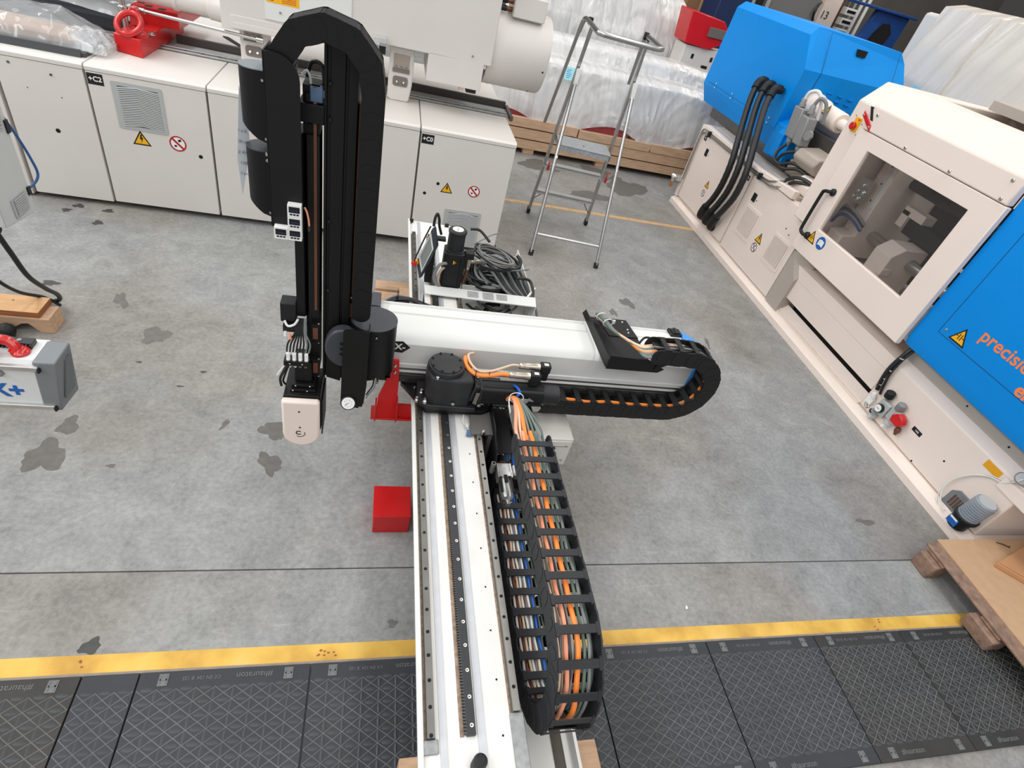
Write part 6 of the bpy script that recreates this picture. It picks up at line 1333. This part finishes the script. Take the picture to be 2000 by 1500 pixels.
m = M(); m.obox(b0_ + Vector((-.066, .035, .015)), (0, -.07, -.0), (.002, 0, 0), (0, -.0, .055), 0); m.obox(b0_ + Vector((-.067, .03, .055)), (0, -.055, .0), (.002, 0, 0), (0, 0, .014), 1); obj('blue_label', m, [SIGNB, PAPER], lb)
m = M(); m.tube(catmull([(3.91, 1.64, .60), (3.93, 1.70, .50), (3.935, 1.78, .46), (3.93, 1.86, .38), (3.92, 1.905, .28), (3.91, 1.90, .18), (3.90, 1.84, .11), (3.89, 1.78, .10)]), .0045, 7); m.tube(catmull([(3.92, 1.64, .61), (3.935, 1.71, .51), (3.94, 1.79, .465), (3.935, 1.87, .37), (3.925, 1.915, .27), (3.915, 1.905, .15), (3.90, 1.85, .08), (3.89, 1.76, .06), (3.89, 1.72, .09)]), .0035, 7); obj('thin_cable', m, WHITEC, t6)
t7 = thing('pressure_gauge', 'round silver pressure gauge on copper fittings at the right photo edge', 'gauge', (3.95, 1.62, .6))
m = M(); m.lathe((3.95, 1.66, .585), (-.6, -.3, .6), [(.040, 0), (.042, .02), (.038, .024)], 24, 0); m.lathe(Vector((3.95, 1.66, .585)) + Vector((-.6, -.3, .6)).normalized() * .0245, (-.6, -.3, .6), [(.034, 0), (.034, .001), (0, .001)], 24, 1); obj('gauge_body', m, [ALU, VENTG], t7)
m = M()
for k in range(5): m.lathe((3.96, 1.60 - .03 * k, .56 - .01 * k), (-.5, 0, 1), [(.012, 0), (.012, .03), (.008, .04)], 8)
m.box(3.95, 3.99, 1.40, 1.64, .50, .54); obj('copper_manifold', m, BRASS, t7)
m = M(); m.prism([(3.93, .45), (3.93, .53), (4.0, .56), (4.0, .45)], 'y', 1.50, 1.72); obj('gauge_bracket', m, CREAM, t7, bevel=.003)
# ================================================================ left edge: second robot end, timbers, cabinet, cables
t = thing('robot_beam_end', 'white robot beam with grey end cap and blue X+ cut by the left edge', 'robot beam', (-1.8, 1.75, .0))
m = M(); m.prism([(1.60, .70), (1.60, .68), (1.90, .68), (1.90, .905), (1.62, .905), (1.62, .88), (1.60, .875)], 'x', -2.8, -1.165) if False else m.prism([(1.775, .69), (1.80, .67), (1.91, .67), (1.91, .905), (1.79, .905), (1.775, .885)], 'x', -2.8, -1.165); b = obj('beam_profile', m, mat('cool_white_beam', (214, 215, 213), .4, var=.03, vscale=6), t, bevel=.003)
m = M(); m.box(-2.8, -1.155, 1.760, 1.778, .872, .892); m.box(-2.8, -1.150, 1.760, 1.778, .678, .698); obj('chrome_strip', m, ALUL, t, bevel=.003)
m = M(); m.box(-1.157, -1.150, 1.758, 1.780, .868, .884); m.box(-1.152, -1.144, 1.758, 1.780, .674, .692); obj('black_stop', m, BLACK, t)
m = M(); m.add([(-1.195, 1.772, .665), (-1.135, 1.772, .665), (-1.098, 1.772, .908), (-1.172, 1.772, .908), (-1.195, 1.90, .665), (-1.125, 1.90, .665), (-1.098, 1.90, .910), (-1.172, 1.90, .910)], [(0, 1, 2, 3), (5, 4, 7, 6), (1, 5, 6, 2), (4, 0, 3, 7), (3, 2, 6, 7), (0, 4, 5, 1)])
ec = obj('grey_end_cap', m, GREYD, t, bevel=.006)
m = M(); m.add([(-1.126, 1.80, .71), (-1.122, 1.87, .71), (-1.101, 1.88, .87), (-1.104, 1.84, .87), (-1.121, 1.80, .71), (-1.117, 1.87, .71), (-1.096, 1.88, .87), (-1.099, 1.84, .87)], [(4, 5, 6, 7), (0, 1, 5, 4), (1, 2, 6, 5), (2, 3, 7, 6), (3, 0, 4, 7)]); obj('cap_ridge', m, mat('grey_cap_dark', (104, 108, 110), .5), ec)
text('lettering', 'X+', .088, (-1.290, 1.7745, .757), (1, 0, 0), (0, 0, 1), SIGNB, b, .001, bold=.003)
m = M(); m.ball((-1.285, 1.772, .846), .014, 12); obj('grey_knob', m, GREYP, b)
m = M(); m.box(-1.9, -1.20, 1.855, 1.89, .905, .925); rk2 = obj('toothed_rack', m, STEELD, t, bevel=.002)
m = M()
for i in range(40): m.box(-1.206 - i * .012, -1.200 - i * .012, 1.845, 1.856, .905, .922)
obj('rack_teeth', m, INK, rk2, kind='stuff')
m = M(); m.cyl((-1.245, 1.873, .925), (-1.245, 1.873, .927), .008, 10); obj('rack_bolt', m, BOLT, rk2)
m = M(); m.box(-2.55, -2.35, 1.78, 1.92, 0, .68); obj('stand_leg', m, GREYP, t)
t = thing('red_shackle', 'red lifting eye with wire loop on the left robot beam', 'shackle', (-1.26, 1.83, .905))
m = M(); m.tube(catmull([(-1.34, 1.80, .92), (-1.30, 1.82, .955), (-1.26, 1.83, .955), (-1.235, 1.825, .93), (-1.24, 1.815, .912)]), .018, 10, 0); m.lathe((-1.225, 1.825, .905), (0, 0, 1), [(.03, 0), (.03, .008), (.022, .018), (.01, .024)], 16); obj('eye', m, REDSH, t)
m = M(); m.tube(catmull([(-1.33, 1.785, .91), (-1.30, 1.79, .925), (-1.275, 1.80, .93)]), .011, 8); obj('sling', m, RED, t)
m = M(); m.box(-1.298, -1.285, 1.775, 1.80, .915, .94); obj('yellow_tag', m, YELLOW, t)
# timber with plywood
t = thing('timber_block', 'notched pine support timber at the left edge under a plywood board', 'timber', (-2.2, 3.13, 0), 'timbers carrying the robot')
m = M(); m.prism([(-2.9, 0), (-2.06, 0), (-1.985, .055), (-1.95, .06), (-1.90, .0), (-1.828, 0), (-1.838, .10), (-2.9, .10)], 'y', 3.055, 3.20); obj('timber_beam', m, WOOD, t, bevel=.003)
t = thing('plywood_board', 'thick plywood offcut lying on the notched pine timber', 'board', (-2.2, 3.14, .1))
m = M(); m.box(-2.9, -1.885, 3.065, 3.225, .1005, .135); q = obj('board_core', m, PLYE, t); m = M(); m.box(-2.9, -1.885, 3.065, 3.225, .135, .1385); obj('top_veneer', m, PLY, t)
m = M(); m.cyl((-2.05, 3.17, .1385), (-2.05, 3.17, .139), .006, 8); obj('screw_hole', m, OIL, t)
# control cabinet corner
t = thing('control_cabinet', 'light grey control cabinet corner with vent grille at the left edge', 'cabinet', (-2.2, 3.0, 0))
m = M(); m.prism([(2.86, .80), (3.115, .765), (3.14, .79), (3.14, 1.9), (2.86, 1.9)], 'x', -2.6, -1.75); cbd = obj('cabinet_body', m, mat('cool_grey_cabinet', (196, 198, 196), .45, var=.02), t, bevel=.005)
f0 = (-1.75, 2.955, .80)
vent(cbd, (-1.7495, 2.955, .805), (0, 1, .0), (0, 0, 1), .135, .10, 8, False)
vent(cbd, (-1.7495, 2.90, 1.20), (0, 1, .0), (0, 0, 1), .20, .14, 9, False)
m = M(); m.box(-1.752, -1.742, 3.115, 3.14, .86, .90); m.box(-1.752, -1.742, 3.115, 3.14, 1.17, 1.23); obj('black_hinge', m, INK, cbd)
m = M(); m.box(-2.6, -2.4, 2.88, 3.04, 0, .80); obj('cabinet_leg', m, GREYP, t)
m = M(); m.lathe((-1.83, 2.90, .79), (0, 0, -1), [(.03, 0), (.03, .03), (.018, .05)], 12); obj('cable_gland', m, BLACK, t)
m = M(); m.tube(catmull([(-1.83, 2.90, .76), (-1.81, 2.92, .62), (-1.81, 2.98, .45), (-1.83, 3.12, .28), (-1.85, 3.24, .16), (-1.88, 3.30, .08), (-1.95, 3.34, .03), (-2.1, 3.34, .012)]), .013, 8); obj('black_cable', m, BLACKT, t)
m = M(); m.tube(catmull([(-2.05, 2.9, .70), (-2.0, 3.0, .42), (-1.98, 3.12, .24), (-1.93, 3.25, .12), (-1.90, 3.32, .02)]), .010, 8); obj('black_cable', m, BLACKT, t)
m = M(); m.tube(catmull([(-1.90, 3.25, 1.38), (-1.849, 3.28, 1.21), (-1.817, 3.30, 1.094), (-1.784, 3.30, .974), (-1.770, 3.29, .894), (-1.786, 3.24, .853), (-1.80, 3.16, .855)]), .0065, 8); obj('blue_hose', m, mat('blue_hose_rubber', (34, 84, 140), .4), t)
m = M(); m.ball((-2.03, 2.99, .05), .045, 12, sc=(1, 1, 1)); m.lathe((-2.07, 2.96, .0), (0, 0, 1), [(.08, 0), (.08, .03), (.05, .06)], 14)
obj('rubber_foot', m, BLACK, t)

# ================================================================ bottom right: pallet with cardboard
t = thing('wooden_pallet', 'worn grey brown wooden pallet with cardboard at the bottom right corner', 'pallet', (4.1, 1.1, 0))
def pbox(name, x0, x1, y0, y1, z0, z1): return obj(name, M().box(x0 + .08, x1 + .08, y0, y1, z0, z1), WOODR, t, bevel=.008)
for y0, y1 in ((1.335, 1.475), (.885, 1.075), (.42, .56)):
    zb_ = .022 if y0 < 1.0 else 0.0
    pbox('bottom_block', 3.30 + .02, 3.45, y0 + .005, y1 - .005, zb_, .11)
    for x in (3.85, 4.42): pbox('bottom_block', x, x + .14, y0 + .005, y1 - .005, .044, .11)
for x0 in (3.85, 4.42): pbox('bottom_board', x0, x0 + .12, .42, 1.475, .022, .044)
for y0, y1 in ((1.335, 1.475), (.90, 1.04), (.42, .56)): pbox('stringer_board', 3.36, 4.56, y0, y1, .11, .130)
for i in range(7): pbox('deck_board', 3.36 + i * .178, 3.36 + i * .178 + .12, .42, 1.50, .130, .150)
m = M(); m.box(3.53, 4.6, .45, 1.515, .1505, .156)
obj('cardboard_sheet', m, CARD, None, label='flat cardboard sheet lying on the worn pallet bottom right', cat='cardboard')
t = thing('cardboard_box', 'flat orange brown cardboard box lying on the cardboard sheet', 'box', (4.15, 1.0, .156))
bxx = M(); bxx.prism([(3.80, 1.325), (4.35, .78), (4.6, 1.0), (4.6, 1.48), (4.22, 1.46)], 'z', .157, .190)
cbx = obj('box_body', bxx, CARD2, t, bevel=.003)
m = M(); m.fprism([(0, 0), (.62, 0), (.62, .004), (0, .004)], (3.815, 1.322, .1905), (.71, -.70, 0), (.70, .71, 0), .0008); obj('fold_line', m, PLYE, cbx)
m = M(); m.tube(catmull([(4.0, 1.49, .157), (4.03, 1.47, .166), (4.06, 1.45, .166), (4.08, 1.46, .159)]), .003, 6); obj('black_wire_scrap', m, BLACKT, None, label='short bent black wire on the cardboard sheet edge', cat='wire')

# ================================================================ wrapped machine crates in the background
CRATEW = mat('pale_crate_wood', (206, 172, 140), .7, var=.14, vscale=7, bump=.2, bscale=50, stretch=(1, 6, 6))
t = thing('shipping_crate', 'long low timber crate base under the plastic wrapped machine', 'crate', (3.0, 8.3, 0))
y0 = 7.85
X = lambda name, x0, x1, ya, yb, z0, z1, mt=CRATEW: obj(name, M().box(x0, x1, ya, yb, z0, z1), mt, t, bevel=.004)
X('bottom_rail', 1.35, 5.1, y0, y0 + .05, .07, .19); X('side_board', 1.35, 5.1, y0 - .01, y0 + .04, .205, .335)
X('top_rail', 1.35, 2.6, y0 - .02, y0 + .05, .35, .47); X('top_rail', 2.62, 3.72, y0 - .02, y0 + .05, .34, .45); X('top_rail', 3.74, 5.1, y0 - .02, y0 + .05, .34, .46)
for x in (1.9, 3.0, 4.3): X('skid_block', x, x + .16, y0 + .02, y0 + .16, 0, .07); 
for x in (1.9, 3.0, 4.3): X('skid_block', x, x + .16, 8.8, 8.94, 0, .07)
X('deck', 1.35, 5.1, y0 + .05, 8.95, .07, .42)
for (xa, xb) in ((1.40, 2.25), (2.66, 3.35), (3.40, 3.95), (4.1, 5.0)):
    obj('red_beam_side', M().box(xa, xb, y0 + .055, y0 + .12, .42, .56), mat('dull_red_steel', (160, 60, 62), .5, var=.1), t, bevel=.004)
def drape(name, prof, x0, x1, y0, y1, nx, ny, amp, seed, fr, mt, parent, zmin):
    """sheet draped over a stepped body: prof(v) gives height along the depth, front skirt hangs down"""
    r2 = random.Random(seed); ph = [(r2.uniform(-1, 1) * fr, r2.uniform(-1, 1) * fr, r2.uniform(0, 6.3), r2.uniform(.3, 1)) for _ in range(12)]
    fan = [(x0 + (x1 - x0) * f_, g_, s_) for f_, g_, s_ in ((.30, .12, .8), (.62, .05, 1.1), (.88, .2, .7), (.12, .35, .6), (.47, .62, .6), (.75, .6, .5))]
    nz = lambda a_, b_: sum(w * (abs(math.sin(a * a_ + b * b_ + c)) ** .6 - .55) for a, b, c, w in ph) / 3.5
    vs = []
    for j in range(ny + 1):
        for i in range(nx + 1):
            u, v = i / nx, j / ny; x = x0 + (x1 - x0) * u; yy, z = prof(u, v); d = nz(x * 2.2, v * 6)
            for fx_, fv_, sp_ in fan: 
                dx_, dv_ = x - fx_, (v - fv_) * 2.6; rr_ = math.hypot(dx_, dv_)
                if rr_ < sp_ and rr_ > .02: d += (.55 if amp > .03 else 1.2) * max(0, math.sin(math.atan2(dv_, dx_) * 22)) ** 3 * (1 - rr_ / sp_)
            vs.append((x + amp * .3 * d, yy - abs(amp) * d, max(zmin, z + amp * .7 * d)))
    m = M(); m.add(vs, [(j * (nx + 1) + i, j * (nx + 1) + i + 1, (j + 1) * (nx + 1) + i + 1, (j + 1) * (nx + 1) + i) for j in range(ny) for i in range(nx)])
    return obj(name, m, mt, parent)
t = thing('wrapped_machine', 'low white machine wrapped in shiny plastic film on the timber crate', 'wrapped machine', (3.0, 8.5, .58))
obj('machine_body', M().box(1.5, 4.9, 8.05, 8.9, .42, 1.15), WHITE, t, bevel=.03)
obj('machine_top', M().box(1.6, 4.3, 8.45, 8.9, 1.15, 1.34), WHITE, t, bevel=.03)
def pf1(u, v):
    sag = .07 * math.sin(u * 16) - .10 * abs(math.sin(u * 7.3)) ** 3
    P = [(7.86, .50 + sag * .9), (7.89, .68 + sag * .4), (7.96, .95), (8.0, 1.12), (8.1, 1.19), (8.35, 1.20), (8.42, 1.34), (8.55, 1.40), (8.85, 1.40), (8.97, 1.2)]
    k = v * (len(P) - 1); i = min(int(k), len(P) - 2); f = k - i
    return P[i][0] * (1 - f) + P[i + 1][0] * f, (P[i][1] * (1 - f) + P[i + 1][1] * f) - .22 * max(0, u - .72)
drape('plastic_film', pf1, 1.28, 5.05, 0, 0, 150, 50, .016, 5, 3.2, FILM, t, .30)
def sheet(o, w, h, mt=mat('pale_cyan_label', (164, 226, 236), .5), pr_=t):
    m = M(); m.fprism(rrect(0, w, 0, h, .01), o, (1, 0, 0), (0, .35, 1), .002); s = obj('cyan_label', m, mt, pr_, smooth=False)
    f = frame(o, (1, 0, 0), (0, .35, 1)); m = M()
    for k in range(5): m.add([f(w * .15, h * (.15 + .15 * k), .003), f(w * (.5 + .08 * (k % 3)), h * (.15 + .15 * k), .003), f(w * (.5 + .08 * (k % 3)), h * (.19 + .15 * k), .003), f(w * .15, h * (.19 + .15 * k), .003)], [(0, 1, 2, 3)])
    obj('handwriting', m, SIGNB, s, smooth=False)
sheet((2.22, 7.86, 1.02), .15, .15)
t = thing('wrapped_machine', 'tall machine under rumpled plastic sheeting behind the ladder handrail', 'wrapped machine', (3.2, 10, 0))
obj('machine_body', M().box(2.2, 4.55, 9.7, 11.2, .3, 1.55), mat('grey_machine', (150, 150, 150), .5), t, bevel=.05)
obj('machine_head', M().box(2.4, 4.3, 9.9, 11.2, 1.55, 2.0), mat('grey_machine', (150, 150, 150), .5), t, bevel=.08)
obj('machine_plinth', M().box(2.3, 4.4, 9.9, 11.0, 0, .3), WOOD, t)
def pf2(u, v):
    bump = .12 * math.sin(u * 11) + .06 * math.sin(u * 29)
    P = [(9.50, .50), (9.52, .95), (9.58, 1.45), (9.68, 1.72 + bump * .6), (9.8, 1.98 + bump * .5), (10.2, 2.14 + bump * .4), (10.8, 2.14), (11.3, 1.9)]
    k = v * (len(P) - 1); i = min(int(k), len(P) - 2); f = k - i; e = min(1, u * 12, (1 - u) * 14)
    return P[i][0] * (1 - f) + P[i + 1][0] * f, .45 + ((P[i][1] * (1 - f) + P[i + 1][1] * f) - .45) * (.72 + .28 * e)
drape('plastic_film', pf2, 1.6, 4.62, 0, 0, 130, 46, .040, 9, 2.6, FILM, t, .3)
# red hooded machine with white slotted base
t = thing('red_machine', 'red hooded machine on white base behind the wrapped load', 'machine', (4.9, 9.4, 0))
m = M(); m.prism([(4.15, 2.02), (4.70, 1.98), (4.84, 1.86), (4.84, 1.72), (4.60, 1.60), (4.20, 1.62)], 'y', 9.0, 9.45); hd2 = obj('red_hood', m, RED, t, bevel=.01)
m = M(); m.box(4.50, 4.78, 8.97, 9.0, 1.76, 1.88); obj('grey_display', m, mat('taupe_plate', (104, 98, 92), .5), hd2, bevel=.004)
m = M(); m.box(4.25, 5.2, 9.05, 9.45, 0, 1.60); wb2 = obj('white_base', m, WHITE, t, bevel=.01)
m = M()
for a in ((4.40, 1.47, .02, .06), (4.62, 1.34, .05, .09), (4.50, 1.22, .02, .06), (4.72, 1.48, .02, .06)): m.box(4.0 + a[0] - 4.0, 4.0 + a[0] - 4.0 + a[2] * 2, 9.045, 9.05, a[1] - a[3] / 2, a[1] + a[3] / 2)
obj('slot', m, HOLE, wb2)
# tall wrapped load at the right, beyond the cream machine
t = thing('wrapped_load', 'tall load under taut white plastic film beyond the cream machine', 'wrapped load', (6.3, 5.8, 0))
obj('load_core', M().box(6.06, 7.6, 3.4, 7.0, 0, 2.7), mat('pale_load', (214, 210, 204), .6), t, bevel=.04)
def pf3(u, v):
    P = [(5.90, 1.3), (5.92, 1.9), (5.98, 2.4), (6.06, 2.78), (6.3, 2.84), (7.0, 2.84)]
    k = v * (len(P) - 1); i = min(int(k), len(P) - 2); f = k - i
    return P[i][0] * (1 - f) + P[i + 1][0] * f, P[i][1] * (1 - f) + P[i + 1][1] * f
r2 = random.Random(4); ph = [(r2.uniform(8, 26), r2.uniform(-1.6, 1.6), r2.uniform(0, 6.3), r2.uniform(.3, 1)) for _ in range(10)]
vs = []; nx, ny = 420, 40
for j in range(ny + 1):
    for i in range(nx + 1):
        u, v = i / nx, j / ny; xx, z = pf3(u, v); y = 3.2 + 3.95 * u
        d = sum(w * math.sin(a * (y + .25 * z) + b_ * z * 2 + c) for a, b_, c, w in ph) / 4 * .018 + .0065 * math.sin(46 * (y + .33 * z) + 2.2 * math.sin(3 * z + y * 2)) * (.4 + .6 * math.sin(y * 5 + z * 3) ** 2) + .004 * math.sin(83 * (y + .30 * z) + 3 * math.sin(5 * z))
        if min(abs(u - .30), abs(u - .70)) < .006 and v < .7: d += .035
        e = 1 - max(0, u - .9) * 4
        vs.append((xx - d + max(0, u - .9) * 2.5, y, z * e if z > 2 else z))
m = M(); m.add(vs, [(j * (nx + 1) + i, (j + 1) * (nx + 1) + i, (j + 1) * (nx + 1) + i + 1, j * (nx + 1) + i + 1) for j in range(ny) for i in range(nx)])
FILMW = mat('taut_white_film', (226, 219, 209), .32, coat=.4, alpha=.93)
obj('plastic_film', m, FILMW, t)
m = M(); m.obox((5.85, 6.30, 1.93), (0, -.11, 0), (.004, 0, 0), (0, 0, .10)); obj('cyan_label', m, MATS['pale_cyan_label'], t, smooth=False)
# white column with number, pipes, blue steel frame, boxes, dark cabinet, back walls
t = thing('numbered_column', 'white square column marked 13 with pipes far behind the blue hood', 'column', (7.6, 11.0, 0))
obj('column_shaft', M().box(7.46, 7.80, 11.0, 11.35, 0, 4.5), CREAM, t, bevel=.01)
text('lettering', '13', .17, (7.56, 10.995, 2.34), (1, 0, 0), (0, 0, 1), GREYLID, t, .002)
for i in range(5):
    x = 8.02 + .13 * i; m = M(); m.cyl((x, 11.3, 0), (x, 11.3, 4.5), .02 if i < 3 else .03, 8); obj('wall_pipe', m, (BRASS, BOLT, VENTG, PAPER, PAPER)[i], t)
m = M()
for k in range(4): m.box(7.98, 8.20, 11.05, 11.2, 1.95 + .16 * k, 2.06 + .16 * k)
obj('switch_box', m, PAPER, t, bevel=.006)
m = M()
for k in range(4): m.box(8.0, 8.18, 11.04, 11.05, 1.99 + .16 * k, 2.03 + .16 * k)
obj('switch_slot', m, INK, t)
t = thing('steel_frame', 'dark blue welded steel frame with open centre in the far background', 'frame', (8.2, 10.2, 0))
m = M(); m.prism([(7.62, 1.2), (8.55, 1.2), (8.62, 2.62), (7.95, 2.62)], 'y', 10.2, 10.3); m.box(7.5, 8.7, 10.1, 10.5, 2.62, 2.66)
fr_ = obj('frame_plate', m, BLUED, t, bevel=.01)
m = M(); m.prism([(8.02, 1.9), (8.28, 1.9), (8.42, 2.35), (8.30, 2.48), (8.16, 2.46), (8.0, 2.15)], 'y', 10.19, 10.2); obj('opening', m, HOLE, fr_)
m = M(); m.box(7.5, 8.7, 10.1, 10.5, 1.12, 1.2); m.box(7.6, 7.7, 10.2, 10.3, 0, 1.12); m.box(8.5, 8.6, 10.2, 10.3, 0, 1.12); m.prism([(7.60, 1.5), (7.75, 1.5), (8.05, 2.45), (7.9, 2.45)], 'y', 10.12, 10.2); obj('frame_leg', m, BLUED, t)
t = thing('grey_cabinet', 'plain dark grey cabinet far behind the blue hood', 'cabinet', (6.7, 10.6, 0))
obj('cabinet_body', M().box(6.05, 6.98, 10.4, 11.2, 0, 2.75), mat('mid_grey_cabinet', (112, 112, 112), .6), t, bevel=.01)
obj('aluminium_edge', M().box(5.98, 6.05, 10.35, 10.45, 0, 2.85), ALUL, t); obj('aluminium_edge', M().box(5.72, 5.78, 10.35, 10.45, 0, 2.85), ALUL, t)
obj('dark_gap', M().box(5.78, 5.98, 10.45, 10.9, 0, 2.8), INK, t)
m = M(); m.tube(catmull([(7.05, 10.5, 2.5), (6.93, 10.36, 2.45), (6.90, 10.34, 2.34), (6.98, 10.4, 2.24)]), .02, 8); obj('black_hose', m, BLACKT, t)
for i, (x, y, w, h) in enumerate(((4.9, 11.0, .55, 2.35), (5.45, 11.2, .30, 2.2), (4.55, 11.6, .35, 2.4))):
    t = thing('cardboard_carton', ('large brown carton standing behind the red machine', 'narrow brown carton right of the large carton', 'tall brown carton at the back left of the large carton')[i], 'carton', (x + w / 2, y + .3, 0))
    obj('carton_body', M().box(x, x + w, y, y + .6, 0, h), mat('brown_carton', (150, 108, 78), .75, var=.1), t, bevel=.01)
    obj('carton_tape', M().box(x + w * .46, x + w * .54, y - .002, y, 0, h), CARD, t)
t = thing('blue_cabinet', 'dark navy cabinet behind the top edge of the blue hood', 'cabinet', (5.3, 10.4, 0))
obj('cabinet_body', M().box(5.15, 5.70, 10.3, 10.9, 0, 2.5), mat('navy_cabinet', (16, 40, 82), .5), t, bevel=.01)
t = thing('control_desk', 'small pale grey desk beside the blue steel frame far back', 'desk', (8.9, 9.4, 0))
obj('desk_body', M().prism([(8.55, 0), (8.55, 2.0), (8.85, 2.18), (8.9, 0)], 'y', 9.2, 9.5), VENTG, t, bevel=.01)
m = M(); m.box(-12, 16, 15.0, 15.2, 0, 9); obj('wall_back', m, mat('dim_hall_wall', (92, 88, 84), .8, var=.15, vscale=1.5), None, kind='structure')
m = M(); m.box(15.8, 16, -4, 15, 0, 9); obj('wall_right', m, MATS['dim_hall_wall'], None, kind='structure')
t = thing('storage_rack', 'dark storage racking with shelves above the wrapped load', 'shelving', (11.5, 9.5, 0))
for z in (1.2, 2.2, 2.9, 3.6): obj('shelf', M().box(9.2, 13.8, 8.2, 9.2, z, z + .06), mat('rack_dark', (62, 60, 58), .6), t)
for x in (9.2, 11.4, 13.7): obj('upright', M().box(x, x + .08, 8.2, 9.2, 0, 4.2), mat('rack_dark', (62, 60, 58), .6), t)
t = thing('dark_container', 'near black stacked goods on the racking at top right', 'goods', (11.5, 8.8, 2.2))
for i in range(9): obj('dark_case', M().box(9.35 + i * .48, 9.75 + i * .48, 8.25, 9.1, 2.26 if i % 2 else 2.26, 2.75 - .1 * (i % 3)), mat('dark_case', (52, 50, 48), .6), t, bevel=.01)
